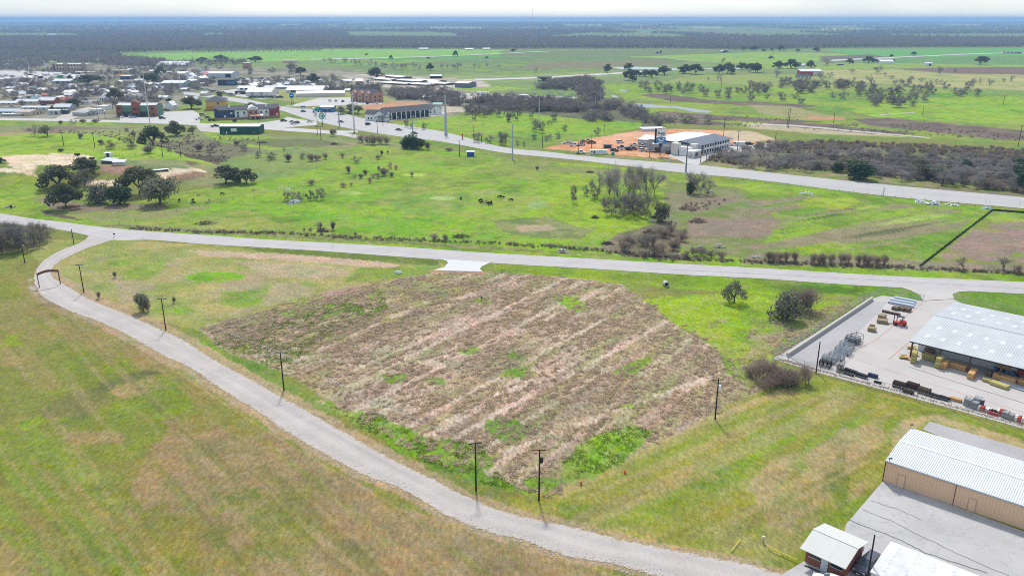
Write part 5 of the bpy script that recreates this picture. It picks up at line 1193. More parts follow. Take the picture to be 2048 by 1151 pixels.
bundle("orange lumber stack touching the second tall yellow stack", (1879,737),(1890,740),2.4,1.5, M_lumo, 2)
bundle("long low orange lumber pack lying parallel to the wall left of the door", (1899,734),(1930,743),1.3,1.1, M_lumo, 2)
bundle("orange lumber pack lying crosswise in front of the door", (1933,757),(1945,760),3.6,1.3, M_lumo, 3)
bundle("dark brown boards piled behind the first yellow stack", (1846,707),(1864,712),1.2,1.3, M_lumd, 3)
bundle("small yellow pack among dark pallets right of the door", (1963,762),(1978,766),1.2,.6, M_lum, 1)
bundle("dark broken pallet stack between the door and the long orange pack", (1970,752),(1981,755),1.2,1.3, M_lumd, 4)
bundle("long orange lumber pack under the front edge near the right frame edge", (1984,757),(2028,770),1.4,1.2, M_lumo, 2)
bundle("pale yellow pack lying outermost under the eave near the right", (1977,768),(2012,780),1.5,.7, M_lum, 1)
bundle("orange lumber pack at the right frame edge under the eave", (2034,768),(2052,773),1.5,1.1, M_lumo, 2)
M_tin = P("blue white steel sheets", (.50,.56,.64), rough=.4, var=.08, metal=.3)
bundle("long pale-blue steel sheets under the eave near the right edge", (1996,766),(2056,786),1.6,.35, M_tin, 1, name='steel_sheet_pack')
bundle("tan board pile on a blue rack by the warehouse wall", (1990,741),(2016,749),1.3,1.7, M_lumo, 2, lift=.9)
mb = MB(); o = thing('storage_rack', "blue storage rack holding the tan boards by the warehouse wall", 'rack', G(1989,742) + Vector((0,0,.045)), LROT)
for x in (0,1.1,2.2,3.3): BX('barrel_crate', o, (x, .5,.42),(.45,1.0,.8), M_bluewall)
o = thing('hay_implement', "red machine half hidden under the eave at the right edge", 'machine', G(2030,752) + Vector((0,0,.045)), LROT)
mb = MB(); mb.box((2.0,.8,.9),(4.2,1.2,.9), M_red, taper=.85); mb.build('body', o); mb = MB(); mb.tube((.4,.1,.35),(.4,.3,.35),.35,.35, M_rubber, 10); mb.tube((3.2,.1,.35),(3.2,.3,.35),.35,.35, M_rubber, 10); mb.build('wheel', o)
BX('lid', o, (2,.8,1.45),(3.8,.9,.1), M_black)
for k, (q, l) in enumerate((((1813,697), "loose tan pallets beside the warehouse's left end"),((1802,716), "broken tan pallets and boards at the warehouse's front left corner"),((1818,711), "small tan pallet pile touching the tall yellow stack"))):
    o = thing('pallet_pile', l, 'pallets', G(*q) + Vector((0,0,.045)),.3 * k + LROT); rd = random.Random(k)
    for i_ in range(5): mb = MB(); mb.box((rd.uniform(0,1.4), rd.uniform(0,.9),.08 + .13 * i_),(1.2,.9,.1), M_lumo if i_ % 2 else M_lum, rz=rd.uniform(-.5,.5), rx=rd.uniform(-.08,.08)); mb.build('pallet', o)

# --- small brick office with grey-green roof
h = 2.4; a, b2, c = W3(1600,1096, h), W3(1691,1137.6, h), W3(1643.6,1044, h); d = (b2 - a); L = d.length; wdt = (c - a).length; rz = math.atan2(d.y, d.x)
t = thing('brick_office', "small red brick office with weathered grey-green metal roof and pale door", 'building', (a.x, a.y, 0), rz)
ins = .55
roof_part('roof', t, L, wdt, h, 1.05, M_oldroof, 'gable', 'x', 0.02,.09)
BX('ridge_cap', t, (L / 2, wdt / 2, h + 1.05 + .1),(L + .1,.28,.05), M_oldroof)
s = 1.05 / (wdt / 2); y0, y1 = ins + .5, wdt - ins
m2 = MB(); m2.prism([(y0,0),(y1,0),(y1, h + ins * s - .03),(wdt / 2, h + 1.0),(y0, h + y0 * s - .03)], .45, L - .45, M_brick); mb = MB(); mb.v = [(y, x, z) for x, y, z in m2.v]; mb.f = [tuple(reversed(f)) for f in m2.f]; mb.m, mb.mats = m2.m, m2.mats; w = mb.build('wall', t)
mb = MB()
for k in range(16):
    zz = .12 + k * .15
    if zz < 2.3: mb.box((L / 2, y0 - .012, zz),(L - .92,.024,.095), M_brick); mb.box((L - .44,(y0 + y1) / 2, zz),(.024, y1 - y0 - .02,.095), M_brick)
mb.build('brick_course', t, kind='stuff')
dd = BX('door', t, (L * .5 + .02, y0 - .05,1.02),(.92,.06,2.04), P("pale door paint", (.62,.68,.72), rough=.5, var=.05)); BX('handle', dd, (L * .5 + .35, y0 - .1,1.0),(.05,.06,.12), M_black)
for x in (.28,.76): ww = BX('window', t, (L * x, y0 - .05,1.6),(1.5,.06,.8), M_glass); BX('sill', ww, (L * x, y0 - .07,1.17),(1.64,.1,.06), M_white)
BX('air_conditioner', t, (L - .38, wdt - ins - .3,1.5),(.18,.7,.55), M_offwh)

# --- white membrane-roofed building cut by the frame
h = 2.6; a, c = W3(1740,1142, h), W3(1782,1081, h); d = c - a; wdt = d.length; ux3 = Vector((d.y, -d.x, 0)).normalized(); L = 22
t = thing('white_roofed_building', "low building with worn white membrane roof cut off by the bottom edge", 'building', (a.x, a.y, 0), math.atan2(ux3.y, ux3.x))
BX('wall', t, (L / 2, wdt / 2, h / 2 - .12),(L - .3, wdt - .3, h - .24), M_offwh)
roof_part('roof', t, L, wdt, h - .2,.18, M_membr, 'gable', 'x', 0,.2)
M_seam = P("grey roof seam dirt", (.58,.58,.59), rough=.9, var=.15, sc=2)
for k in range(9):
    mb = MB(); rd = random.Random(k); y = 0
    for i_ in range(9): mb.box((1.4 + k * 2.3 + rd.uniform(-.12,.12),.5 + i_ * (wdt - 1) / 8, h + .1 - abs(.5 + i_ * (wdt - 1) / 8 - wdt / 2) * .18 / (wdt / 2) + .09),(.16 + rd.uniform(0,.2),(wdt - 1) / 8 * rd.uniform(.5,1.0),.03), M_seam if i_ % 4 else M_membr)
    mb.build('roof_seam', t, kind='stuff')

# --- town buildings
def b(name, label, x0, x1, yb, hp, depth, rise, wall, roof, rtype='gable', axis='x', slant=0.0, ops=(), over=.35, cat='building', group=None):
    return bld(name, label, (x0, yb),(x1, yb + slant), depth, -hp, rise, wall, roof, rtype, axis, over, ops, cat, group)
wn = lambda us, z=1.0, w=1.1, h_=1.1, m=None, s='f': [('window', s, u, z, w, h_, m or M_glass) for u in us]
dr = lambda us, w=1.0, h_=2.1, m=None, s='f': [('door', s, u, .02, w, h_, m or M_glass) for u in us]
b('mobile_home', "long pale-blue-roofed mobile home cut by the left edge beside the town road", -6,38,230,8,8,1.2, M_white, P("pale blue roof", (.48,.54,.62), rough=.5), ops=wn((.2,.4,.62,.85)) + dr((.5,)))
b('carport', "white carport roof in front of the pale-blue mobile home", 3,43,232.5,4,5,.3, M_steel, M_white, 'flat')
b('mobile_home', "long tan mobile home with white roof behind the gable-end one", 43,99,221,6,7,.8, M_offwh, M_wroof, ops=wn((.15,.35,.55,.8)) + dr((.45,)))
b('mobile_home', "cream mobile home set at an angle with pinkish roof", 61,90,232,8,12,1, M_cream, P("pinkish roof", (.5,.4,.38)), axis='y', slant=-5, ops=wn((.25,.7)) + dr((.5,)))
b('travel_trailer', "rounded white-blue trailer between the cream mobile home and the grey house", 97,119,229,8,6,.5, P("pale blue siding", (.52,.55,.63)), M_white, 'gable', 'x', ops=wn((.3,)) + dr((.72,),1.6,2.2))
b('house', "pale grey house behind the rounded trailer", 108,140,221,7,9,2, M_grey, M_wroof, ops=wn((.25,.7)) + dr((.5,)))
b('box_trailer', "dark box trailer right of the rounded trailer", 124,135,228,8,4,.1, M_dkgrey, M_steel, 'flat', ops=wn((.5,),1.2,1.6,1.0))
b('house', "brick house with pale hip roof in the left of town", 76,108,208,7,11,2.4, M_brick, M_wroof, 'gable', 'x', ops=wn((.6,.85)) + dr((.4,)))
b('house', "small brick house with a bright red roof", 122,143,205,5,8,2.2, M_brickp, M_redroof, ops=wn((.3,.75)))
b('house', "white-roofed house right behind the red-roofed house", 128,150,195,5,8,1.6, M_white, M_wroof, ops=wn((.3,.7)))
b('motorhome', "white motorhome behind, right of the red-roofed house", 158,177,203,6,3,.2, M_white, M_white, 'flat', ops=wn((.2,.5,.8),1.4,1.2,.8))
b('motorhome', "white motorhome in front of the other, right of the red-roofed house", 163,182,209,6,3,.2, M_white, M_white, 'flat', ops=wn((.25,.6),1.4,1.3,.8))
b('house', "white house with a pale pyramid roof left of the round dark oak", 195,216,202,6,10,2.8, M_white, P("pale grey shingle", (.42,.42,.43), rough=.9), 'hip', ops=wn((.3,.7)) + dr((.5,)))
b('mobile_home', "grey-green mobile home at the bend of the gravel drive", 172,194,233,7,13,1.1, P("grey green siding", (.38,.40,.38)), M_grey, axis='y', slant=-3, ops=wn((.3,.7)))
b('motorhome', "white travel trailer behind the grey-green mobile home", 197,209,227,8,8,.2, M_white, M_offwh, 'flat', slant=-2, ops=wn((.3,.7),1.3,1.0,.8))
b('motorhome', "white fifth-wheel trailer highest beside the brick hall's lawn", 210,224,220,7,7,.2, M_white, M_offwh, 'flat', slant=-3, ops=wn((.3,.7),1.3,1.0,.8))
b('house', "long low white-roofed house cut by the left edge, behind the mobile homes", -4,33,211,5,9,1.2, M_cream, M_wroof, ops=wn((.3,.6,.85)))
b('house', "long tan house with white roof left of the brick house", 31,75,209,6,9,1.6, M_cream, M_wroof, ops=wn((.2,.45,.7)))
b('house', "small house with a teal metal roof in the left of town", 62,80,201,4,8,2.4, M_offwh, M_tealroof)
b('house', "white-roofed house among bare trees above the brown-roofed one", 37,50,190,4,8,1.8, M_offwh, M_wroof)
b('house', "brown-walled house left of the teal-roofed house", 48,63,197,5,8,1.2, P("brown siding", (.18,.12,.08)), P("tan shingle", (.35,.3,.25)))
b('house', "white double-gabled house near the left edge among bare trees", 8,20,189,5,9,2, M_white, M_wroof, axis='y')
b('house', "white bungalow near the left edge above the double-gabled house", 12,30,180,4,8,1.4, M_offwh, M_wroof)
b('store', "large store with a pale green-white roof near the middle of town", 105,141,168,6,20,1.6, P("pale teal siding", (.32,.46,.44)), M_wroof, ops=wn((.3,.6,.85),.5,3,2))
b('fuel_canopy', "white fuel station canopy cut by the left edge", -10,20,166,8,22,.4, M_offwh, M_white, 'flat')
b('house', "dark flat-roofed building with a black front below the grey parking lot", 50,76,158,5,12,.4, M_black, M_wroof, 'flat')
b('green_canopy', "bright green fuel station canopy in front of the tan hotel", 117,126,157,7,7,.3, P("bright green paint", (.05,.38,.12)), M_white, 'flat')
b('store', "long low cream building right in front of the tan hotel", 150,190,149,5,14,.5, M_cream, M_tan, 'flat', ops=wn((.2,.5,.8),.5,3,1.8))
b('store', "cream flat-roofed building right of the tan hotel, by a tall pole", 226,249,149,8,14,.5, M_cream, P("yellowish roof", (.55,.48,.36)), 'flat', ops=wn((.3,.7),2.2,2.4,1.6))
b('store', "low pinkish-roofed shop below the cream flat-roofed building", 228,246,156,5,12,.5, M_offwh, M_orange, 'flat')
b('store', "blue-grey shop building with raised corner in the middle of town", 240,262,159,7,16,.6, P("blue grey wall", (.16,.19,.25)), M_wroof, 'flat', ops=wn((.3,.7),.6,3,2))
b('house', "long white-roofed house half hidden by trees right of the round oaks", 194,219,178,4,9,1.2, M_offwh, M_wroof)
b('house', "small white house behind the dark oak mass in town", 268,284,165,4,9,1.4, M_white, M_wroof)
b('house', "grey-roofed white house behind the hall's left pole", 270,292,196,5,9,1.6, M_white, P("pale grey shingle", (.42,.42,.43)), ops=wn((.3,.7)))
b('house', "small cottage with white gable right of the transmission pole", 272,280,201,8,8,2.2, M_white, M_grey, axis='y', ops=wn((.5,)))
b('store', "store with a broad white roof and teal front beside the transmission pole", 322,367,174,8,24,1.8, P("pale teal siding", (.32,.46,.44)), M_wroof, ops=wn((.15,.3,.5,.7),.6,2.6,2.0))
b('arena', "wide arched white metal arena roof behind the town trees", 313,371,135,5,40,4.5, M_offwh, M_wroof, 'gable')
b('warehouse', "long white-roofed warehouse with two dark doors beyond the town", 416,463,155,8,30,1.5, P("pale blue siding", (.52,.55,.63)), M_wroof, ops=[('door', 'f', .80,.1,3.5,4.2, M_black),('door', 'f', .92,.1,3.5,4.2, M_black)])
b('house', "building with a vivid red roof left of the two-door warehouse", 401,421,153,4,14,2.0, M_brickp, M_redroof)
b('house', "white gabled house left of the red-roofed building", 371,386,158,6,12,3.2, M_white, M_wroof, axis='y', ops=wn((.3,.7)))
b('house', "white-walled house with pale roof below the red-roofed building", 390,409,159,6,12,1.4, M_white, M_wroof, ops=wn((.3,.7)))
b('store', "dark slate-blue storefront behind the tall white light pole", 436,469,171,11,16,.5, P("dark slate wall", (.055,.06,.09)), M_dkgrey, 'flat', ops=[('awning', 'f', .8,1.4,9,2.8, M_bluewall)])
b('house', "white low house with dark windows behind the black storefront", 475,510,182,6,14,1.6, M_white, M_wroof, ops=wn((.25,.5),1.2,3,1.8))
b('store', "black-fronted shop with vehicles before it, left of the white metal building", 470,493,188,5,10,.4, M_black, P("dark roof", (.12,.12,.13)), 'flat')
b('metal_building', "white gabled metal building above a lot of dark vehicles", 492,543,192,8,26,3.0, M_offwh, M_wroof, ops=[('door', 'f', .25,.1,3.5,3.6, M_grey),('door', 'f', .6,.1,3.5,3.6, M_grey)])
b('long_shed', "long thin white roof behind the other long sheds", 529,622,178,4,10,.8, M_grey, M_wroof)
b('long_shed', "large white long shed with dark side openings beyond the bare lawn", 572,645,186,6,26,3.0, M_offwh, M_wroof, ops=wn((.2,.45,.7,.9),.8,5,1.6, M_black))
b('long_shed', "white metal long shed nearest the lawn, with plain wall", 593,690,194.5,7,14,1.8, M_offwh, M_wroof, slant=-2.0)
b('house', "white low house right of the long sheds", 690,700,184,4,9,1.2, M_offwh, M_wroof)
b('white_barn', "white arched-front barn at the edge of the gravel parking lot", 333,346,220,9,9,3.0, M_white, M_white, axis='y')
b('travel_trailer', "small cream trailer right of the two-storey brick hall", 312,322,218,6,5,.6, M_cream, M_white, ops=wn((.5,)))
b('house', "pale house on the lawn above the arched-front barn", 315,334,200,5,9,1.4, M_offwh, M_wroof)
b('shed', "dark metal shed left above the livestock yard", 860,883,157,5,14,1.0, M_black, M_wroof)
b('metal_building', "blue-grey metal building right of the livestock yard", 910,936,175,9,20,1.2, P("blue grey wall", (.16,.19,.25)), M_wroof, slant=1)
b('semi_trailer', "white box trailer parked beyond the red dirt patch", 796,815,195,6,3,.1, M_white, M_white, 'flat')
b('house', "white-grey yard building right of the box trailer", 846,862,200,6,10,1.4, M_white, M_wroof, ops=wn((.4,)))
b('house', "pale teal-roofed shed beside the motel's right end", 866,884,213,4,8,1.2, M_offwh, P("pale teal siding", (.32,.46,.44)))
b('box_trailer', "small cream trailer on the gravel beside the bare trees right of the motel", 926,940,214,5,3,.1, M_cream, M_cream, 'flat')
b('house', "low cream house on the far field edge above the long sheds", 565,593,126,5,12,.6, M_tan, M_white, 'flat')
b('tower_building', "brown unfinished tower-like building on the field edge", 486,500,138,12,9,.3, M_brickp, M_offwh, 'flat', ops=wn((.3,.7),2,1.6,1.6))
b('house', "small white house under the dark mound oak on the field edge", 417,430,124,3,9,1.2, M_white, M_wroof)
b('house', "pale farm roof among bare trees on the far left", 10,30,134,4,12,1.6, M_offwh, M_wroof); b('house', "tiny white house among bare trees above the parking lot", 38,48,138,3,10,1.4, M_white, M_wroof); b('house', "white house left of the tan hotel's tower, up among bare trees", 80,88,131,3,10,1.2, M_white, M_wroof); b('white_tank', "pale conical tower right behind the tan hotel", 191,197,126,4,6,4, M_white, M_offwh, 'hip')
for k, (x0, x1, yb, l) in enumerate(((744,778,160, "first long white cattle shed nearest the big oak"),(760,812,168, "long white cattle shed with dark open side, second row"),(792,838,163, "long white cattle shed behind the second row"),(812,858,170, "wide white auction roof in the middle of the livestock yard"),(826,872,163, "thin white shed farthest back in the livestock yard"),(850,890,168, "white shed at the right of the auction roof"),(770,800,155, "pale shed roof at the back left of the livestock yard"))):
    b('cattle_shed', l, x0, x1, yb, 3,18,.8, M_lumd, M_wroof, slant=3)
b('barn_house', "red-walled barn house with long white roof on the far pasture", 1601,1645,152,9,14,2.2, M_red, M_wroof, 'shed', ops=[('garage_wing', 'f', .8,.1,14,5.0, M_offwh)])
b('house', "white-gabled house in front of the red-walled barn", 1595,1622,157,5,9,2.0, M_grey, M_dkgrey, ops=wn((.2,.5,.8),.6,1.8,1.6, M_white))
b('farm_building', "bright white farm building far right beyond the pale pasture", 1761,1788,127,4,18,2.2, M_white, M_white, 'gable'); b('barn', "small white barn with dark openings far right of the white farm building", 1851,1865,132,5,9,1.5, M_white, M_wroof, ops=[('door', 'f', .6,.1,3,3.4, M_black)]); b('shed', "long dark shed roof behind the white farm building", 1748,1790,122,3,14,.8, M_dkgrey, M_grey)
b('house', "tiny white building between the oaks left of the red barn house", 1599,1612,134,4,9,1.4, M_white, M_wroof); b('shed', "small dark trough shed left of the white farm building", 1676,1687,131,2,5,.4, M_dkgrey, M_dkgrey, 'flat')
for x0, x1, yb, l in ((838,856,100.5, "pale roof at the far edge of the valley field, left of the dark oak"),(930,946,101, "white farm roofs at the far edge of the valley field"),(966,980,100.5, "small farm roof right of the white farm roofs at the wood edge"),(1442,1452,105, "dark barn on the far right pasture before the wood")): b('farm_building', l, x0, x1, yb, 3,16,1.5, M_offwh, M_wroof)
for x0, x1, yb, l in ((1690,1697,56, "tiny white house high on the far wooded hills"),(1798,1816,55.5, "white house on the far hill under dark trees"),(1716,1727,70, "white farm roof on the far pale pasture under the hills"),(95,110,72, "white house at the edge of the far left meadow")): b('house', l, x0, x1, yb, 2.5,30,3, M_white, M_wroof)

# the many plain houses that only show as pale roofs between trees
rd = random.Random(21); k = 0
for (x0, y0, x1, y1, n) in ((0,158,60,176,12),(60,150,180,162,12),(10,178,110,200,17),(110,174,230,196,20),(230,164,330,200,20),(330,158,420,172,9),(470,160,640,176,22),(250,143,420,152,12),(640,160,720,182,6),(350,180,420,205,5)):
    for _ in range(n):
        x, y = rd.uniform(x0, x1), rd.uniform(y0, y1); w = rd.uniform(8,17); rf = rd.choice((M_wroof, M_wroof, M_white, M_offwh, M_grey, M_galv, M_dkgrey, M_redroof if rd.random() < .2 else M_wroof)); nm_ = {M_dkgrey: 'dark', M_grey: 'grey', M_redroof: 'red', M_galv: 'grey'}.get(rf, 'pale')
        b('house', f"small {nm_}-roofed house among the bare trees of the town", x, x + w, y, rd.uniform(3.5,5), rd.uniform(7,11), rd.uniform(1,2.2), rd.choice((M_offwh, M_white, M_cream, M_grey)), rf, 'gable', rd.choice('xxy'), slant=rd.uniform(-1,1), group=f"{nm_}-roofed houses of the town")
# tan hotel with tower, far left
t, L, h = b('tan_hotel', "three-storey tan hotel with a square corner tower, far left", 104,174,142,14,22,.5, M_cream, M_offwh, 'flat', ops=wn([k / 12 for k in range(1,12)], 1.5,2.2,2.0) + wn([k / 12 for k in range(1,12)], 6.5,2.2,2.0))
for x in (.0,.42,.93): mb = MB(); mb.box((L * x + (4 if x == 0 else 0),-.5,(h + (3 if x == 0 else 1)) / 2),(8 if x == 0 else 6,3 if x == 0 else 1.2, h + (3 if x == 0 else 1)), P('warm stone facing', (.40,.30,.22), rough=.9) if x else M_cream); mb.build('tower' if x == 0 else 'bay', t)
BX('cornice', t, (4,-.5, h + 3.2),(9.6,5,.5), M_offwh); BX('tower_window', t, (5,-2.05, h * .5),(3.2,.1, h * .9), P("brown siding", (.18,.12,.08)))
# brick hall
t, L, h = b('brick_hall', "two-storey brick hall with green panels and a central gabled tower", 235,313,233,22,13,1.2, M_sage, M_galv, 'gable', over=.3)
for x, w, e, nm in ((.07,.15,.3, 'end_tower'),(.93,.15,.3, 'end_tower'),(.5,.19,2.2, 'central_tower')):
    mb = MB(); hh = h + e; W_ = L * w
    if nm == 'central_tower': mb.prism([(L * x - W_ / 2,0),(L * x + W_ / 2,0),(L * x + W_ / 2, hh),(L * x, hh + 1.3),(L * x - W_ / 2, hh)], -.9,3, M_brick)
    else: mb.box((L * x, .6, hh / 2),(W_, 2.6, hh), M_brick)
    tw = mb.build(nm, t)
    for z in ((1.0,5.2) if e < 1 else (.4,4.6)):
        for u in ((0,) if e < 1 else (-1.5,0,1.5)): BX('window', tw, (L * x + u, -.95 if e > 1 else -.75, z + .9),(1.0 if e > 1 else 1.8,.1,1.9), M_glass)
BX('ground_floor', t, (L * .5,-.2, h * .22),(L * .7,.5, h * .42), P("dark green trim", (.04,.07,.05)))
for k in range(6): BX('window', t, (L * (.2 + .12 * k),-.5,1.3),(1.6,.1,1.8), M_glass)
mb = MB(); mb.prism([(L * .5 - 3.6,3.0),(L * .5 + 3.6,3.0),(L * .5,4.3)], -2.2,-.92, M_brick); mb.build('porch_gable', t)
for s in (-3,3): BX('porch_pier', t, (L * .5 + s, -1.9,1.5),(.6,.5,3), M_brick)
# yellow hotel
t, L, h = b('yellow_hotel', "yellow and orange two-storey hotel with a dark hip roof", 413,452,221.5,19,22,3.2, M_yellow, M_dkgrey, 'hip', over=.9, slant=-1)
BX('ground_floor', t, (L / 2,10.9, h * .24),(L + .12,22.1, h * .48), M_orange)
for z in (1.2, h * .62):
    for u in (.62,): BX('window', t, (L * u, -.1, z + .9),(1.2,.1,1.6), M_glass)
    for u in (.15,.4,.65,.9): BX('window', t, (-.1,22 * u, z + .9),(.1,1.4,1.6), M_glass)
# stone pylon behind it
b('stone_pylon', "brown stone gate tower with a pyramid cap behind the yellow hotel", 434,442,194,9,3.5,1.4, M_rust, M_dkgrey, 'hip', over=.5, ops=wn((.5,),1.2,1.2,1.8))
# the inn: coloured blocks
p, q = G(431,240), G(560,234.5); d = q - p; L = d.length; rz = math.atan2(d.y, d.x)
t = thing('inn', "two-storey inn painted dark blue, white, brick and red with a terracotta porch", 'inn', p, rz); h = hm(p, 431,240,18)
for nm, u0, u1, m, y in (('blue_block', 0,.30, M_blue, -.3),('white_block', .30,.50, M_white, 0),('brick_block', .50,.67, M_brickp, -.5),('white_block', .67,.835, M_white, 0),('red_block', .835,1, M_red, -.3)):
    mb = MB(); x0, x1 = u0 * L, u1 * L; mb.box(((x0 + x1) / 2,7 + y / 2, h / 2),(x1 - x0 - .01,14 - y, h), m); bk = mb.build(nm, t)
    n = max(2, int((x1 - x0) / 4.2))
    for k in range(n):
        for z in (h * .36, h * .68): BX('window', bk, (x0 + (k + .5) * (x1 - x0) / n, y - .05, z),(1.5,.1,1.5), M_glass if (k + int(z)) % 3 else M_offwh)
    if m is not M_brickp: BX('brick_base', bk, ((x0 + x1) / 2,6.9 + y / 2, h * .10),(x1 - x0 - .02,14.3 - y, h * .2), M_brickp)
for x0, x1 in ((0,.52),(.62,1)):
    mb = MB(); prof = [(-.7, h),(7, h + 2.6),(14.7, h),(14.7, h + .2),(7, h + 2.85),(-.7, h + .2)]; m2 = MB(); m2.prism(prof, x0 * L - .4, x1 * L + .4, M_dkgrey); mb.v = [(y, x, z) for x, y, z in m2.v]; mb.f = [tuple(reversed(f)) for f in m2.f]; mb.m, mb.mats = m2.m, m2.mats; mb.build('roof', t)
mb = MB(); mb.prism([(L * .5, h),(L * .67, h),(L * .67, h + .8),(L * .585, h + 2.6),(L * .5, h + .8)], -1.0,12, M_white); g = mb.build('front_gable', t)
mb = MB()
for k, (w, dx) in enumerate(((.35,-2.1),(.35,-1.5),(1.2,-.6),(.35,.4),(.35,1.0),(.8,1.9))): mb.box((L * .585 + dx, -1.06, h + 1.0 + (.35 if k % 2 else .1)),(w, .08,.8 if k % 2 else .35), M_teal)
mb.build('sign_lettering', g)
mb = MB(); mb.box((L * .6,-4.2, h * .46),(L * .17,8,.35), M_terra, rx=.12); pc = mb.build('porch_roof', t); mb = MB(); mb.box((L * .68,-4.1, h * .44),(L * .10,7.6,.5), M_white, rx=.1); mb.build('porch_panel', pc)
for x in (.53,.60,.69,.735): BX('porch_pier', t, (L * x, -7.6, h * .2),(.8,.8, h * .4), M_brickp)
for x in (0.02,.98): mb = MB(); mb.prism([(L * x - 2.2, h),(L * x + 2.2, h),(L * x, h + 1.9)], -.35,.1, M_blue if x < .5 else M_red); mb.build('parapet', t)
for x in (.23,.8): BX('chimney', t, (L * x, 3, h + 2.1),(1,1,2.0), M_white)
# dark green metal building
t, L, h = b('green_metal_building', "dark green metal building with white roof below the inn", 440,519,268.5,15.5,11,.7, M_green, M_wroof, ops=[('sign_board', 'f', .36,1.7,3.8,2.0, M_white),('door', 'f', .17,.05,.8,1.8, M_white),('window', 'f', .09,1.0,.7,.5, M_grey),('window', 'f', .87,.9,.9,.7, M_grey)])
mb = MB()
for k in range(30): mb.box((.5 + k * (L - 1) / 29,-.03, h / 2),(.08,.05, h - .2), M_green)
mb.build('wall_rib', t, kind='stuff')
# brick hotel with navy roof
t, L, h = b('brick_hotel', "pink brick hotel with navy gabled roof beyond the red dirt patch", 702,745,202,17,13,3.2, M_brickp, M_navy, 'gable', 'x', over=.5, slant=4)
for u in (.18,.5,.8):
    m2 = MB(); m2.prism([(L * u - 3,0),(L * u + 3,0),(L * u + 3, h + .3),(L * u, h + 2.6),(L * u - 3, h + .3)], -1.6,2, M_brickp); g = m2.build('gable_bay', t)
    for z in (1.0,4.2): BX('window', g, (L * u, -1.65, z + .8),(1.6,.1,1.7), M_glass); BX('lintel', g, (L * u, -1.7, z + 1.8),(1.9,.08,.25), M_white)
for y in (3.5,9): 
    for z in (1.0,4.2): BX('window', t, (L + .05, y, z + .8),(.1,1.2,1.6), M_glass)
t2, L2, h2 = b('brick_hotel_wing', "brick end wing of the navy-roofed hotel with white gable trim", 745,765,203.5,17,12,2.6, M_brickp, M_navy, 'gable', 'y', over=.4, slant=-3)
for z in (1.0,4.0): BX('window', t2,(L2 * .35,-.06, z + .8),(1.4,.1,1.8), M_offwh)
# motel
t, L, h = b('motel', "white motel front block with charcoal roof facing the highway", 731,772,240.5,13,9,2.4, M_white, M_dkgrey, 'gable', 'x', over=.6, slant=1.5, ops=wn((.15,.3,.5,.65),.8,1.0,1.4))
m2 = MB(); m2.prism([(L * .5,0),(L * .98,0),(L * .98, h),(L * .74, h + 2.6),(L * .5, h)], -1.5,4, M_white); g = m2.build('front_gable', t); m2 = MB(); m2.prism([(L * .46, h - .3),(L * .74, h + 2.65),(L * 1.02, h - .3),(L * 1.02, h - .05),(L * .74, h + 2.95),(L * .46, h - .05)], -1.9,4.2, M_dkgrey); m2.build('gable_roof', g)
m2 = MB(); m2.prism([(L * .62, h * .55),(L * .9, h * .85),(L * 1.2, h * .55),(L * 1.2, h * .62),(L * .9, h * .92),(L * .62, h * .62)], -6.5,-1.4, M_dkgrey); pc = m2.build('porch_roof', t)
for u in (.66,1.15): BX('porch_pier', t, (L * u, -6, h * .28),(.7,.7, h * .56), M_white)
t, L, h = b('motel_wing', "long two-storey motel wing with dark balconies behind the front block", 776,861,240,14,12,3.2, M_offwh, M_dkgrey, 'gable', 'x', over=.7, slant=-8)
M_nv = P("navy balcony panel and front shade", (.04,.045,.075), rough=.6)
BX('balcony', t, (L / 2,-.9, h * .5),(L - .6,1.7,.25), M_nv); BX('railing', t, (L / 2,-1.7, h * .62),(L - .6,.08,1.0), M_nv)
BX('painted_front_shade', t, (L / 2,-.04, h * .48),(L - .8,.08, h * .94), M_nv)  # thin navy sheet puts the shade behind the balcony into colour
for k in range(9): BX('pillar', t, (L * (.06 + .11 * k),-1.6, h / 2),(.7,.3, h), M_white)
for k in range(16): 
    BX('window', t, (L * (.05 + .06 * k),-.1, h * (.25 if k % 2 else .75)),(1.1,.08,1.5), M_glass if k % 3 else M_offwh)
b('motel_end_block', "white gabled end block of the motel beside the grey-green steel pole", 862,884,229.5,11,12,2.6, M_white, M_dkgrey, 'gable', 'y', over=.5, slant=-2, ops=wn((.3,),1.0,.8,3.0))
# blue storefront and its neighbours
b('blue_store', "small bright blue storefront with white roof beside the highway", 641,667,224.5,10,10,.9, M_bluewall, M_wroof, ops=wn((.3,.7),.8,1.6,1.6) + [('awning', 'f', .5,2.8,6,.4, M_white)])
# hotel under construction
pA, pB = W3(1395,310,0), W3(1459,294.5,0); d = pB - pA; L = d.length; rz = math.atan2(d.y, d.x)
t = thing('hotel', "white two-storey hotel with slate-blue and white metal roofs on the orange site", 'hotel', pA, rz); HH = 4.9; DP = 30.0
BX('wall', t, (L / 2,5.4, HH / 2),(L, 10.6, HH), M_offwh)
m2 = MB(); m2.prism([(-1.3, HH),(10.6, HH + 1.5),(11.2, HH + 1.5),(11.2, HH + 1.75),(10.6, HH + 1.75),(-1.3, HH + .22)], -1.2, L + 1.2, M_slate); mb = MB(); mb.v = [(y, x, z) for x, y, z in m2.v]; mb.f = [tuple(reversed(f)) for f in m2.f]; mb.m, mb.mats = m2.m, m2.mats; mb.build('slate_roof', t)
BX('rear_hall', t, (L / 2 - 2,10.8 + (DP - 11) / 2, HH * .58),(L + 3, DP - 11, HH * 1.16), M_grey)
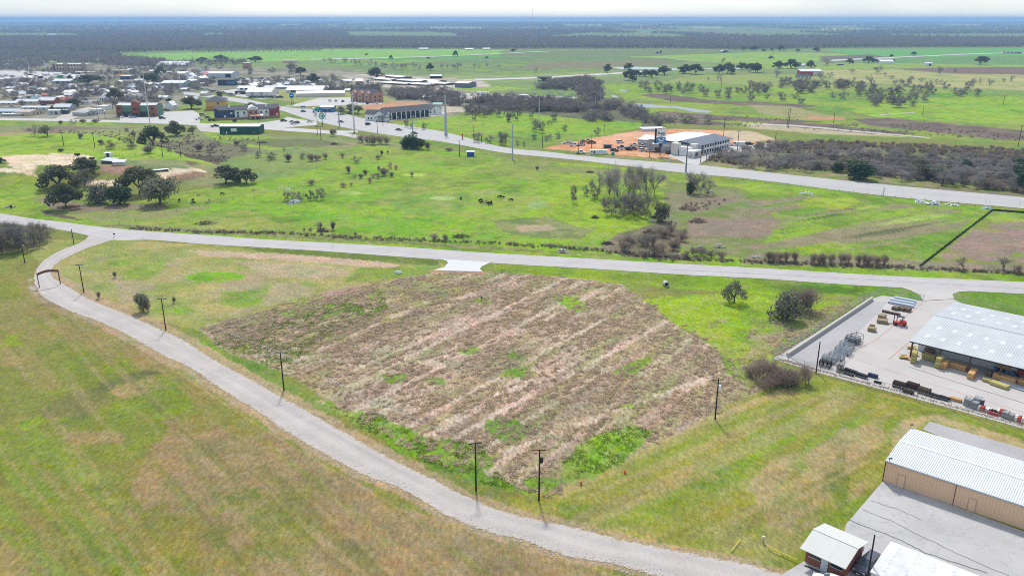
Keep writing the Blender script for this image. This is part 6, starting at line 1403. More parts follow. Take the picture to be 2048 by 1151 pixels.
m2 = MB(); m2.prism([(11.3, HH + 1.3),(20, HH + 1.7),(DP + .6, HH + 1.0),(DP + .6, HH + 1.25),(20, HH + 1.95),(11.3, HH + 1.55)], -4.2, L + .2, M_wroof); mb = MB(); mb.v = [(y, x, z) for x, y, z in m2.v]; mb.f = [tuple(reversed(f)) for f in m2.f]; mb.m, mb.mats = m2.m, m2.mats; mb.build('white_roof', t)
for z, nm in ((.45, 'ground_walkway'),(2.75, 'balcony')): mb = MB(); mb.box((L / 2 + 1.5,-.8, z - .3),(L - 5,1.6,.2), M_offwh); mb.build(nm, t)
BX('railing', t, (L / 2 + 1.5,-1.6,3.1),(L - 5,.08,.8), M_white)
for k in range(11):
    x = 4 + k * (L - 5) / 11
    for z in (1.2,3.7): BX('window', t, (x + 1.2,-.05, z),(1.4,.1,1.7), M_glass)
    BX('pillar', t, (x, -1.5, HH / 2),(.35,.35, HH), M_white)
for x, y, w, dd, hh in ((-2.2,-1.0,3.4,3.4, HH + 1.3),(-6,8,3.6,4, HH + 1.3)): tw = BX('parapet_tower', t, (x, y + 2, hh / 2),(w, dd, hh), M_offwh); BX('doorway', tw, (x - .2, y + .8 - dd / 2 + 1.1,1.6),(1.6,.2,3.0), M_glass)
BX('lobby', t, (-4.6,5.5, HH * .46),(4.2,10, HH * .92), M_white); pc = BX('porch_roof', t, (-7.5,-1.5,3.3),(8,5,.8), M_white)
for x in (-11,-4.5): BX('porch_pier', t, (x, -3.4,1.5),(1.1,1.1,3), M_offwh)
t2, L2, h2 = b('metal_wing', "long grey metal wing with white awnings left of the hotel lobby", 1305,1352,304,16,26,1.2, M_grey, M_wroof, 'gable', 'x', slant=2, ops=[('awning', 'f', .75,3.4,10,.9, M_white),('door', 'f', .2,.1,3,2.6, M_glass)])
t2, L2, h2 = b('metal_annex', "low grey metal annex with white awning at the left of the construction site", 1275,1303,292,13,14,1.0, M_grey, M_wroof, 'shed', slant=2, ops=[('awning', 'f', .5,2.2,8,.7, M_white)])
b('open_shed', "white-roofed open shed at the back of the orange site", 1286,1332,263,5,9,.6, M_offwh, M_wroof, 'flat', slant=-1)
# ranch sheds
b('farm_shed', "left grey metal farm shed on the ranch knoll", 203,226,327,6,4,.7, M_dkgrey, M_galv, 'shed', slant=1); b('farm_shed', "right white-roofed farm shed on the ranch knoll", 226,249,331,6,4,.6, M_offwh, M_galv, 'shed', slant=-1)
b('white_outhouse', "small white booth with dark doorway on the ranch knoll crest", 210,222,314,8,2,.2, M_white, M_white, 'flat', ops=[('door', 'f', .5,.05,1.3,2.0, M_navy)])
b('canopy_tent', "white tent roof half hidden behind the leftmost ranch oak", 93,112,346,5,4,.8, M_white, M_white, 'hip'); b('feed_trough', "long white-edged livestock trough on the ranch dirt bank", 310,337,343,4,1.6,.1, M_dkgrey, M_white, 'flat', slant=-1)
b('blue_shed', "small bright blue shed with white roof edge alone by the highway", 934,948,313,9,2.2,.3, P("vivid blue paint", (.02,.10,.50)), M_offwh, 'shed')
# ------------------------------------------------------------------ poles, pylons, signs
def wood_pole(label, bx, by, ty, arms=1, transformer=None, group=None, tx=None, r=.13, lamp=False):
    p = G(bx, by); h = hm(p, bx, by, by - ty); o = thing('utility_pole', label, 'utility pole', p, random.uniform(-.3,.3), group)
    mb = MB(); mb.tube((0,0,-.3),(0,0, h), r * 1.15, r * .8, M_wood, 8); mb.build('pole', o)
    for k in range(arms):
        mb = MB(); z = h - .25 - .7 * k; mb.box((0,.14, z),(2.2,.1,.12), M_wood)
        for x in (-.95,-.35,.35,.95): mb.tube((x, .14, z + .05),(x, .14, z + .24),.045,.03, M_steel, 6)
        mb.build('crossarm', o)
    if transformer:
        mb = MB(); mb.tube((.32,-.1, h - 2.2),(.32,-.1, h - 1.25),.24,.24, transformer, 10); mb.box((.15,-.05, h - 1.7),(.3,.1,.5), M_black); mb.build('transformer', o)
    if lamp: mb = MB(); mb.tube((0,0, h - .2),(.9,-.3, h + .05),.04,.04, M_steel); mb.box((1.0,-.33, h + .05),(.5,.2,.12), M_white); mb.build('lamp', o)
    return o, p, h
PL = {}
for q, l, kw in (((168,585,528), "utility pole beside the lane just right of the ranch gate", {}),((332,660,596), "utility pole by the lane next to the grey-green bush", {}),((568,780,703), "utility pole standing at the lower left edge of the stubble field", {}),
                 ((952,980,884), "left of the two utility poles at the foot of the stubble field", {}),((1078,1000,898), "right pole with black transformer at the foot of the stubble field", dict(transformer=M_black)),((1430,838,757), "utility pole with a pale transformer at the field edge below the bright green corner", dict(transformer=M_white)),
                 ((1632,745,683), "plain pole at the outer corner of the lumber yard fence", dict(arms=0)),((148,488,458), "bare pole at the road junction left of the lane mouth", dict(arms=0)),((50,526,490), "pole with a white lamp near the left edge by the thicket", dict(arms=0, lamp=True)),
                 ((1734,1160,1069), "dark pole in front of the black parked car", dict(arms=0, r=.12))):
    PL[q[0]] = wood_pole(l, *q, **kw)
mb = MB(); 
for k, (q, l, n) in enumerate((((326,315,287), "left of two dark poles below the brushy common", 1),((362,315,285), "right of two dark poles below the brushy common", 1),((128,293,265), "pole with lamp on the far left common, nearest the ditch", 0),((190,296,265), "dark pole behind the ranch knoll crest", 0),((197,239,215), "pole by the brick hall's left lawn", 1),((211,239,224), "short pole next to the brick hall's left lawn", 0),((226,220,205), "pole beside the highest travel trailer", 1),
                             ((642,279,253), "dark pole right of the frontage road junction", 0),((635,270,249), "dark pole under the teal sign pole", 0),((520,302,272), "dark pole below the green metal building", 0),((1474,307,260), "tall dark pole behind the hotel car park", 2),((1447,272,238), "dark pole behind the slate roof of the hotel", 1),((1428,317,281), "dark pole before the hotel's long side", 0),((1412,325,302), "palm-like lamp pole at the hotel driveway", 0),((1401,325,304), "lamp pole left at the hotel driveway mouth", 0),((1208,268,248), "pole at the green field's edge above the orange site", 0),((1183,297,271), "dark pole on the orange site by the rubble", 1),((1085,296,267), "dark pole in the green field left of the orange site", 1),((1299,315,289), "pole between the orange site and the billboard", 0),((1157,308,281), "slim pole at the highway edge left of the office trailer", 0),((1574,256,217), "left of the twin poles on the brown strip", 0),((1577,256,216), "right of the twin poles on the brown strip", 0),((1667,247,225), "single pole on the brown strip", 0),((1550,288,265), "pole at the thicket's upper left edge", 0),((2006,211,191), "pole at the far right pasture corner", 1),((1845,230,213), "pole by the green path on the right", 0),((2036,293,251), "thick dark leaning pole near the right edge behind the thicket", 2),((1885,372,348), "dark pole in the thicket edge by the highway", 0),((1159,212,182), "left leg pole of the dark pair by the substation thicket", 0),((1163,212,182), "right leg pole of the dark pair by the substation thicket", 0),((652,238,215), "thin pole behind the teal sign", 0),((755,266,240), "thin pole before the motel at the highway", 0),((766,251,232), "short pole by the motel drive", 0),((948,283,252), "pole in the left of the bright motel field", 1),((919,312,280), "pole near the blue shed at the highway", 0),((1442,180,158), "pole in the green pasture beyond the pond", 0),((1341,205,175), "pole among the mesquites by the pond", 0),((1527,150,130), "pole left of the red barn house", 0),((1563,149,128), "pole behind the red barn house oaks", 0),((1884,168,156), "pole on the pale pasture far right", 0),((1741,164,148), "pole on the pale pasture, middle", 0))):
    wood_pole(l, *q, arms=n, r=.16)
def monopole(label, bx, by, ty, m, arms=0, tx=None, r=.45):
    p = G(bx, by); h = hm(p, bx, by, by - ty); o = thing('steel_pole', label, 'steel pole', p, random.uniform(-.2,.2))
    mb = MB(); mb.tube((0,0,0),(0,0, h), r, r * .45, m, 10); mb.build('shaft', o); mb = MB(); mb.tube((0,0,0),(0,0,.4), r * 1.5, r * 1.5, M_conc, 10); mb.build('base_plate', o)
    for k in range(arms): 
        mb = MB(); s = 1 if k % 2 else -1; z = h - 1.0 - k * 2.0; mb.tube((0,0, z),(s * 2.0,0, z + .35),.09,.05, m); mb.tube((s * 2,0, z + .35),(s * 2,0, z - .5),.08,.08, M_grey); mb.build('arm', o)
    return o, p, h
M_wpole = P("white painted steel", (.62,.62,.60), rough=.5, var=.06)
monopole("thick blue-grey steel pole in the bright motel field, tallest there", 892,269,191, M_gsteel, 3, r=1.0); monopole("white slender pole standing in the bright green field", 1078,242,196, M_wpole, 0, r=.4)
monopole("grey steel pole on the near side of the highway above the bright pasture", 1025,318,248, M_gsteel, 0, r=.42); monopole("tall white steel pole at the frontage road junction", 709,265,186, M_wpole, 0, r=.6); monopole("grey steel pole behind the blue parked car on the highway", 679,255,214, M_steel, 0, r=.5)
M17 = monopole("dark grey steel pole in front of the hotel driveway on the highway's near side", 1371.5,345,281, P("dark grey steel", (.13,.15,.18), rough=.5),3, r=.38)
mo, p, h = monopole("grey steel pole with square arms beside the dark bushes at the highway", 826,276,232, M_steel, 0, r=.4)
for z in (h * .42, h * .72): mb = MB(); mb.box((0,0, z),(6,.2,.2), M_steel); mb.box((2.9,0, z + 1.4),(.2,.2,3), M_steel); mb.box((-2.9,0, z + .5),(.2,.2,1.2), M_steel); mb.build('arm', mo)
for q, l in (((301,254,132), "very tall pale transmission pole in front of the brick hall"),((21,141,114), "far left pale transmission pole above the parking lot"),((59,145,121), "pale transmission pole second from left at the parking lot"),((93,147,118), "pale transmission pole at the tan hotel's tower"),((180,141,121), "pale transmission pole at the tan hotel's right end"),((227,160,129), "pale transmission pole by the blue-grey shop"),((364,193,138), "pale pole in front of the teal-fronted store"),((435,180,148), "white pole at the slate-blue storefront"),((550,201,176), "pale pole left of the blue chevron sign"),((1190,221,190), "left of three grey poles at the dark thicket"),((1200,218,180), "middle and tallest of three grey poles at the dark thicket"),((1211,221,193), "right of three grey poles at the dark thicket")):
    monopole(l, *q, M_steel if q[0] > 1000 else M_wpole, 2 if q[0] > 1000 else 0, r=.38)
# the far radio mast on the horizon
p = Vector((49,2000,0)); p.z = hz(p.x, p.y); o = thing('radio_mast', "faint red and white radio mast standing on the horizon", 'radio mast', p)
for k in range(8): mb = MB(); mb.tube((0,0, k * 12.1),(0,0, k * 12.1 + 12.1),.3,.3, M_red if k % 2 else M_white, 4); mb.build('section', o)
# wires along the highway
def wire(label, a, b_, sag, group):
    mb = MB(); n = 14; pts = [Vector(a).lerp(Vector(b_), k / n) - Vector((0,0, sag * 4 * (k / n) * (1 - k / n))) for k in range(n + 1)]
    for k in range(n): mb.tube(pts[k], pts[k + 1], .035,.035, M_steel, 4, cap=False)
    o = mb.build('power_line', None); tag(o, label, 'power line', group); return o
p1 = M17[1]; far_ = Vector((p1.x + 170, p1.y - 74,0)); h1 = M17[2]
monopole("dark grey steel pole next along the highway past the right frame edge", 2400,452,372, MATS["dark grey steel"], 3, r=.38) if False else None
for k, z in enumerate((h1 - .8, h1 - 2.8, h1 - 4.4)): wire(("top", "middle", "lowest")[k] + " of the three pale wires strung along the highway thicket", (p1.x, p1.y, z),(far_.x, far_.y, z),1.6, "wires along the highway")
for (ka, kb) in ((168,332),(332,568),(568,952)):
    a, b_ = PL[ka], PL[kb]; wire({168: "thin wire between the two poles nearest the ranch gate", 332: "thin wire between the poles beside the middle of the lane", 568: "thin wire over the lower left edge of the stubble field"}[ka], a[1] + Vector((0,0, a[2] - .1)), b_[1] + Vector((0,0, b_[2] - .1)),.9, None)
# ranch gateway
pa, pb = G(79,575), G(121,567.5); d = pb - pa; Lg = d.length; hg = 4.2; o = thing('ranch_gateway', "rust-brown ranch entrance gateway with curved overhead sign across the lane", 'gateway', pa, math.atan2(d.y, d.x))
M_gate = P("rust painted gate steel", (.17,.075,.055), rough=.8, var=.3, sc=2)
for x in (0, Lg): mb = MB(); mb.tube((x, 0,-.2),(x, 0, hg),.13,.12, M_wood if x else M_gate, 8); mb.build('post', o)
mb = MB(); pr = []
for k in range(13): pr.append((Lg * k / 12, hg - .1 + .55 * math.sin(math.pi * k / 12)))
for k in range(13): pr.append((Lg * (12 - k) / 12, hg - .75 + .5 * math.sin(math.pi * (12 - k) / 12)))
mb.prism(pr, -.06,.06, M_gate); ab = mb.build('sign_board', o)
mb = MB()
for k in range(9): mb.box((Lg * (.18 + .08 * k),-.085, hg - .42 + .52 * math.sin(math.pi * (.18 + .08 * k))),(.2,.04,.32), M_sage if k % 2 else M_offwh, ry=0)
# --- signs
def pole_sign(label, bx, by, ty, panels, m_pole=M_black, npole=1, name='pole_sign'):
    """panels: (px offset from top, px height, px width, material)"""
    p = G(bx, by); h = hm(p, bx, by, by - ty); o = thing(name, label, 'sign', p); s = h / (by - ty)
    for k in range(npole): x = (k - (npole - 1) / 2) * 1.6; mb = MB(); mb.tube((x, 0,0),(x, 0, h * .97),.25,.2, m_pole, 8); mb.build('pole', o)
    for (t0, hh, ww, m) in panels: BX('sign_panel', o, (0,-.3, h - (t0 + hh / 2) * s),(wm(p, ww),.7, hh * s), m)
    return o, p, h, s
o, p, h, s = pole_sign("tall double billboard sign with white upper and blue lower panel before the hotel", 1320,311,258, [(2,13,18, M_white),(16,13,18, M_sblue),(29,6,7, M_navy)])
mb = MB(); W_ = wm(p, 18)
for x, z, w, hh in ((-.3,5,.12,4),(-.22,7,.2,1.4),(.02,6,.25,1.6),(.05,8.5,.1,4),(.27,6,.22,1.6),(.27,8.5,.08,5),(-.05,12.5,.5,1.0)): mb.box((W_ * x, -.7, h - (2 + z) * s),(W_ * w, .1, hh * s), M_black)
mb.build('panel_lettering', o); mb = MB()
for x, z, w, hh in ((-.25,4,.3,2),(.0,7,.5,2.4),(.25,3,.2,3),(-.1,10.5,.6,1.2)): mb.box((W_ * x, -.7, h - (16 + z) * s),(W_ * w, .1, hh * s), M_white)
mb.build('panel_artwork', o); BX('side_spine', o, (-W_ * .62,-.2, h - 14 * s),(.9,.6,30 * s), M_black)
mb = MB(); mb.tube((-W_ * .5,-.3, h + .2 * s),(W_ * .6,-.3, h + 4 * s),.12,.12, M_black); mb.build('lamp_arm', o)
pole_sign("tall pole sign with a small teal square panel by the inn", 635,250,217, [(0,5,7, M_teal)], M_wpole); o, p, h, s = pole_sign("round green and white disc sign by the highway before the inn", 645,251,232, [], M_black)
mb = MB(); mb.tube((0,-.5, h),(0,-.2, h),2.2,2.2, M_teal, 20); mb.build('sign_disc', o); mb = MB(); mb.tube((0,-.6, h),(0,-.52, h),1.6,1.6, M_white, 20); mb.build('disc_face', o); mb = MB(); mb.tube((.4,-.68, h),(.4,-.62, h),.7,.7, M_teal, 16); mb.build('disc_mark', o)
o, p, h, s = pole_sign("bright blue chevron sign on two dark legs beside the bare lawn", 585,210,186, [(2,6,9, M_sblue),(0,2.5,6, M_sblue),(7,3,6, M_sblue)], M_black, 2)
BX('panel_lettering', o, (0,-.7, h - 5 * s),(wm(p, 6),.1,1.6 * s), P("pale sign print", (.55,.65,.8), rough=.5))
o, p, h, s = pole_sign("purple pointed sign on poles in front of the motel", 750,238,221, [(3,4.5,8, M_purple),(0,4,4.5, M_purple)], M_black, 2)
o, p, h, s = pole_sign("orange roadside sign in the bright motel field", 925,279,266, [(2,6,3.2, M_orpl)], M_black)
pole_sign("small dark advertising board in the motel field", 963,283,268, [(0,3,4, M_grey)], M_wood)
for q, l in (((1341,322,313), "small white monument sign at the highway by the hotel"),((1766,392,373), "small white road sign on the near highway verge")): pole_sign(l, *q, [(0,5,2.4, M_white)], M_wpole, name='road_sign')
for q, l in (((666,497,491), "thin marker post in the county road's near edge"),((1770,545,527), "thin sign post on the far verge before the silt fence"),((1231,327,319), "marker post on the highway near the construction entrance"),((1971,405,399), "left of two small reflector posts on the highway edge"),((1979,406,400), "right of two small reflector posts on the highway edge"),((2038,411,404), "small marker post on the highway near the right edge"),((286,478,474), "tiny post at the mouth of the lane"),((1845.5,600,588), "gate post at the lumber yard drive, left side")):
    p = G(q[0], q[1]); h = hm(p, q[0], q[1], q[1] - q[2]); o = thing('marker_post', l, 'post', p); mb = MB(); mb.tube((0,0,0),(0,0, h),.06,.06, M_steel, 6); mb.build('pole', o); BX('sign_panel', o, (0,-.05, h - .15),(.22,.04,.3), M_offwh)
p = G(229,474); o = thing('mailbox', "dark mailbox on a post at the far mouth of the lane", 'mailbox', p); mb = MB(); mb.tube((0,0,0),(0,0,1.0),.06,.06, M_wood); mb.build('post', o); BX('box', o, (0,0,1.15),(.6,.35,.38), M_black)
# culvert ends, hydrants and other small things by the field
def culvert(label, px, py, r, ang):
    p = G(px, py); o = thing('culvert_pipe', label, 'culvert', p, ang); mb = MB(); n = 18
    V = []
    for y in (-.1,1.6):
        for rr_ in (r, r * .72):
            for k in range(n): V.append((rr_ * math.cos(2 * math.pi * k / n), y, r + rr_ * math.sin(2 * math.pi * k / n) - .1))
    mb.v = V; kk = mb.mi(M_conc)
    for k in range(n):
        j = (k + 1) % n; mb.f += [(k, j, n + j, n + k),(k, 2 * n + k, 2 * n + j, j),(n + k, n + j, 3 * n + j, 3 * n + k),(2 * n + k, 3 * n + k, 3 * n + j, 2 * n + j)]; mb.m += [kk] * 4
    mb.build('pipe', o); mb = MB(); mb.tube((0,.9, r - .1),(0,.95, r - .1), r * .71, r * .71, M_black, n); mb.build('painted_bore_dark', o); return o  # black disc set in the pipe paints the darkness of its hollow
culvert("round concrete culvert mouth in the green verge right of the stubble field", 1333,573,.75,0.1)
o = thing('culvert_end', "white sloped culvert end section lying in the grass by the new driveway", 'culvert', G(796,546),.9)
for x in (-.45,.45): mb = MB(); mb.box((x, 0,.35),(.14,2.4,.6), M_white, rx=-.2); mb.build('side_rail', o)
for k in range(3): BX('bar', o, (0,-.8 + k * .8,.2),(.8,.12,.12), M_white)
for q, l in (((1935,0), ""),): pass
for q, l in (((1162,968), "left orange hydrant in the mown grass below the stubble field"),((1250,946), "right orange hydrant in the mown grass, farther from the poles")):
    o = thing('fire_hydrant', l, 'fire hydrant', G(*q),.4); o.scale = (.8,.8,.8); mb = MB(); mb.tube((0,0,0),(0,0,.62),.17,.15, M_orpl, 10); mb.tube((0,0,.62),(0,0,.78),.2,.06, M_orpl, 10); mb.build('barrel', o)
    for s in (-1,1): mb = MB(); mb.tube((s * .1,0,.45),(s * .3,0,.45),.08,.08, M_orpl, 8); mb.build('nozzle', o)
    mb = MB(); mb.tube((0,0,0),(0,0,.08),.25,.25, M_black, 10); mb.build('flange', o)
o = thing('barrier_rail', "thin yellow pipe barrier lying low in the grass left of the brick office", 'barrier', G(1537,1098)); p2 = G(1593,1124) - G(1537,1098)
mb = MB(); mb.tube((0,0,.45),(p2.x, p2.y, .45),.06,.06, M_ylw, 8); mb.build('rail', o)
for t_ in (.02,.5,.98): mb = MB(); mb.tube((p2.x * t_, p2.y * t_, 0),(p2.x * t_, p2.y * t_, .48),.06,.06, M_ylw, 8); mb.build('post', o)
o = thing('barrier_rail', "shorter yellow pipe rail farther left, running up into the grass", 'barrier', G(1462,1104)); p2 = G(1480,1082) - G(1462,1104); mb = MB(); mb.tube((0,0,.3),(p2.x, p2.y, .3),.05,.05, M_ylw, 8); mb.build('rail', o)
for t_ in (.03,.97): mb = MB(); mb.tube((p2.x * t_, p2.y * t_, 0),(p2.x * t_, p2.y * t_, .32),.05,.05, M_ylw, 8); mb.build('post', o)
o = thing('water_meter', "small grey valve stand in the grass above the yellow barrier", 'valve', G(1526,1084)); mb = MB(); mb.tube((0,0,0),(0,0,.8),.12,.1, M_grey, 8); mb.build('riser', o); BX('meter_head', o, (0,0,.9),(.4,.25,.25), M_offwh)
o = thing('sprinkler_post', "dark marker plant stake on the green spot in the stubble field", 'marker', G(963,600)); mb = MB(); mb.tube((0,0,0),(0,0,.9),.05,.05, M_black); mb.build('pole', o); BX('box', o, (0,0,.8),(.5,.3,.35), M_black)

# ------------------------------------------------------------------ fences
def post_fence(label, pts, step, h, m, wires=3, name='wire_fence', mesh_=False, thick=.05, each=False):
    W = [Vector((*flat(*p),0)) for p in pts]; 
    for w in W: w.z = hz(w.x, w.y)
    o = thing(name, label, 'fence', W[0]); mb = MB(); ms = MB()
    for k in range(len(W) - 1):
        a, b_ = W[k] - W[0], W[k + 1] - W[0]; n = max(1, int((b_ - a).length / step))
        for i_ in range(n + (k == len(W) - 2)):
            q = a.lerp(b_, i_ / n); q.z = hz(q.x + W[0].x, q.y + W[0].y) - W[0].z
            if each: pm = MB(); pm.tube(q, q + Vector((0,0, h)), thick, thick, m, 6); pm.build('post', o)
            else: mb.tube(q - Vector((0,0,.1)), q + Vector((random.uniform(-.06,.06),0, h * random.uniform(.9,1.08))), thick, thick, m, 4)
        for j_ in range(wires):
            z = h * (.35 + .6 * j_ / max(1, wires - 1)); ms.tube(a + Vector((0,0, z)), b_ + Vector((0,0, z)),.012 if not mesh_ else .03,.012 if not mesh_ else .03, M_steel, 4, cap=False)
        if mesh_:
            L_ = (b_ - a).length; nn = int(L_ / .35)
            for i_ in range(nn): q = a.lerp(b_, i_ / nn); r_ = a.lerp(b_, min(1,(i_ + 2) / nn)); ms.tube(q, r_ + Vector((0,0, h * .97)),.008,.008, M_steel, 3, cap=False); ms.tube(q + Vector((0,0, h * .97)), r_, .008,.008, M_steel, 3, cap=False)
    if mb.v: mb.build('post_row', o, kind='stuff')
    if ms.v: ms.build('wire_mesh' if mesh_ else 'wire', o, kind='stuff')
    return o
post_fence("long wooden-post wire fence beyond the county road, bordering the bright pasture", fence_line, 4.5,1.35, M_wood)
post_fence("wire fence along the road right of the leafless bushes", [(1524,527),(1840,536),(2060,549)], 4.5,1.3, M_wood)
post_fence("wire fence running up from the road past the ranch trees", [(240,450),(330,430),(420,408),(530,388),(600,372)], 5,1.3, M_wood)
post_fence("wire fence along the highway above the bright pasture", [(1020,322),(1178,334),(1360,350),(1600,374),(1850,402),(1985,418)], 5,1.3, M_wood)
post_fence("fence round the ranch pens by the farm sheds", [(135,346),(200,328),(250,336),(300,336),(310,344)], 3,1.5, M_wood)
post_fence("chain-link fence between the lumber yard and the mown grass", [(1545,718),(1640,748),(1800,790),(2048,860),(2140,888)], 3.0,1.9, M_steel, 2, 'chain_link_fence', True, .045, True)
post_fence("chain-link fence on the lumber yard's left side", [(1545,716),(1652,650),(1738,597),(1762,588),(1840,600)], 3.4,1.9, M_steel, 2, 'chain_link_fence', True, .045, True)
post_fence("chain-link fence behind the far right corner of the lumber warehouse", [(1911,602),(1930,606),(1985,617),(2060,633)], 3.0,1.9, M_steel, 2, 'chain_link_fence', True, .045, True)
# black silt fence: pleated fabric on stakes
def silt(label, pts):
    W = [Vector((*flat(*p),0)) for p in pts]; o = thing('silt_fence', label, 'silt fence', W[0]); V = []; F_ = []; mb = MB()
    for k in range(len(W) - 1):
        a, b_ = W[k] - W[0], W[k + 1] - W[0]; d = b_ - a; n = int(d.length / .8); nv = Vector((-d.y, d.x, 0)).normalized()
        for i_ in range(n + 1):
            q = a.lerp(b_, i_ / n) + nv * (.09 * (-1) ** i_ + random.uniform(-.05,.05)); z = .66 + random.uniform(-.07,.07)
            for off, zz in ((0,0),(0, z),(.05, z),(.05,0)): V.append(tuple(q + nv * off + Vector((0,0, zz))))
            if i_: b0 = len(V) - 8; F_ += [(b0 + j_, b0 + (j_ + 1) % 4, b0 + 4 + (j_ + 1) % 4, b0 + 4 + j_) for j_ in range(4)]
            if i_ % 3 == 0: mb.box(tuple(q + Vector((0,0,.5)) + nv * .1),(.06,.06,1.05), M_wood)
    me = bpy.data.meshes.new('fabric'); me.from_pydata(V, [], F_); me.materials.append(M_black); link('fabric', me, o); mb.build('stake_row', o, kind='stuff'); return o
silt("black silt fence slanting across the striped field from the road to the highway", [(1840,533),(1912,477),(1985,421)]); silt("black silt fence along the highway side at the right edge", [(1985,421),(2048,426),(2200,438)])
# low concrete wall on the yard's left side
pa, pb = G(1574,713), G(1744,600); d = pb - pa; n = 18; o = thing('concrete_wall', "low pale concrete retaining wall along the lumber yard's left edge", 'wall', pa, math.atan2(d.y, d.x))
for k in range(n): BX('panel', o, (d.length * (k + .5) / n, 0,.42),(d.length / n - .03,.42,.84), M_conc)
BX('coping', o, (d.length / 2,0,.88),(d.length, .54,.09), M_conc)
o = thing('kerb', "low kerb at the lumber yard's outer corner", 'kerb', G(1575,712)); dq = G(1620,737) - G(1575,712); mb = MB(); mb.box((dq.x / 2, dq.y / 2,.12),(dq.length, .25,.24), M_conc, rz=math.atan2(dq.y, dq.x)); mb.build('kerb_stone', o)
# rocky strip between yard fence and slab edge
def stones(name, pts, n, spread, s0, s1, m):
    mb = MB(); rd = random.Random(9); W = [np.array(flat(*p)) for p in pts]
    for _ in range(n):
        k = rd.randrange(len(W) - 1); q = W[k] + (W[k + 1] - W[k]) * rd.random(); s = rd.uniform(s0, s1); x, y = q[0] + rd.gauss(0, spread), q[1] + rd.gauss(0, spread)
        mb.box((x, y, hz(x, y) + s * .2),(s * rd.uniform(.7,1.5), s, s * .7), m, rz=rd.uniform(0,3), rx=rd.uniform(-.4,.4), taper=rd.uniform(.5,.9))
    return mb.build(name, None, kind='stuff')
M_mud = P("reddish gravel", (.33,.24,.19), rough=.95, var=.3, sc=3)
stones('rubble', [(1560,718),(1640,741),(1800,783),(2048,852)], 900,.28,.1,.28, M_mud); stones('gravel', [(1556,710),(1650,648),(1735,598)], 500,.3,.1,.25, M_mud)
stones('gravel', LANE_L[6:], 1500,.75,.06,.2, M_rock); stones('gravel', LANE_R[2:-8], 900,.5,.05,.16, M_rock)
# brush piles, rubble, plastic
def pile(name, label, px, py, w, h, m, kind='sticks', n=110, cat='pile'):
    p = G(px, py); W_ = wm(p, w); Hh = hm(p, px, py, h); o = thing(name, label, cat, p); mb = MB(); rd = random.Random(int(px))
    for _ in range(n):
        a = rd.uniform(0,6.283); q = rd.random() ** .6; x, y = math.cos(a) * q * W_ / 2, math.sin(a) * q * W_ * .32; z = Hh * (1 - q * q) * rd.random()
        if kind == 'sticks': t_ = rd.uniform(0,6.283); l = rd.uniform(.6,1.6); mb.tube((x, y, max(.05, z)),(x + math.cos(t_) * l, y + math.sin(t_) * l * .7, max(.05, z + rd.uniform(-.3,.6))), rd.uniform(.05,.12),.03, m, 4, cap=False)
        else: s = rd.uniform(.3,.9) * max(.6, Hh * .6); mb.box((x, y, z * .8 + .1),(s * 1.4, s, s * .5), m, rz=rd.uniform(0,3), rx=rd.uniform(-.4,.4), ry=rd.uniform(-.4,.4), taper=rd.uniform(.4,.9))
    mb.build('branches' if kind == 'sticks' else 'chunks', o, kind='stuff'); return o
for q, l in (((645,463,26,8), "dark brush pile by the road fence under the pale bush"),((922,474,34,7), "long dark brush pile right of the small bushes at the road fence"),((413,447,42,5), "low dark brush pile in the pasture near the ranch fence"),((1375,418,34,9), "dark brush pile right of the lower grove"),((1395,444,34,10), "dark brush pile farther right below the first one"),((1190,436,14,5), "small dark brush heap left of the lower grove"),((1255,485,40,10), "dark felled branches left of the spreading tree by the road"),((1215,488,24,6), "dark branch heap farthest left of the spreading tree"),((1300,466,30,8), "dark branch heap above the spreading tree"),((1180,345,10,3), "tiny dark heap at the top of the pasture"),((525,286,24,4), "dark heap beside the pole below the green metal building"),((668,289,14,4), "dark log heap in the pasture below the frontage road"),((1310,436,16,10), "tangled fallen limb at the right of the lower grove")): pile('brush_pile', l, *q, M_deadw)
for q, l in (((1401,494,12,5), "small white rock slab right of the spreading tree"),((1438,494,24,7), "large white rock slab right of the small one"),((1512,515,18,5), "pale rubble at the left of the leafless bush row"),((1420,386,20,7), "pale rubble by the clump at the highway"),((1125,504,26,8), "pale stones at the gate gap in the road fence"),((1135,288,30,9), "tan rubble heap at the orange site's left"),((1172,284,26,8), "brown rubble heap behind the cars on the orange site"),((20,414,24,5), "stone slab pile by the road at the far left"),((1305,442,12,5), "pale broken stone under the lower grove")): pile('rubble_pile', l, *q, M_rock if 'brown' not in l else M_lumd, 'chunks', 40)
for q, l in (((1613,388,34,5), "white plastic sheeting heap on the striped field's upper left"),((1843,405,28,7), "left white plastic sheeting heap by the highway"),((1866,409,26,9), "middle and biggest white plastic sheeting heap by the highway"),((1903,411,28,7), "right white plastic sheeting heap by the highway"),((1975,417,24,5), "bluish plastic heap next to the silt fence corner"),((590,404,20,6), "white debris at the small pasture pond"),((575,380,12,6), "white board sign lying at the small pasture fence")): pile('plastic_sheeting', l, *q, M_plastic if 'bluish' not in l else M_tin, 'chunks', 36)
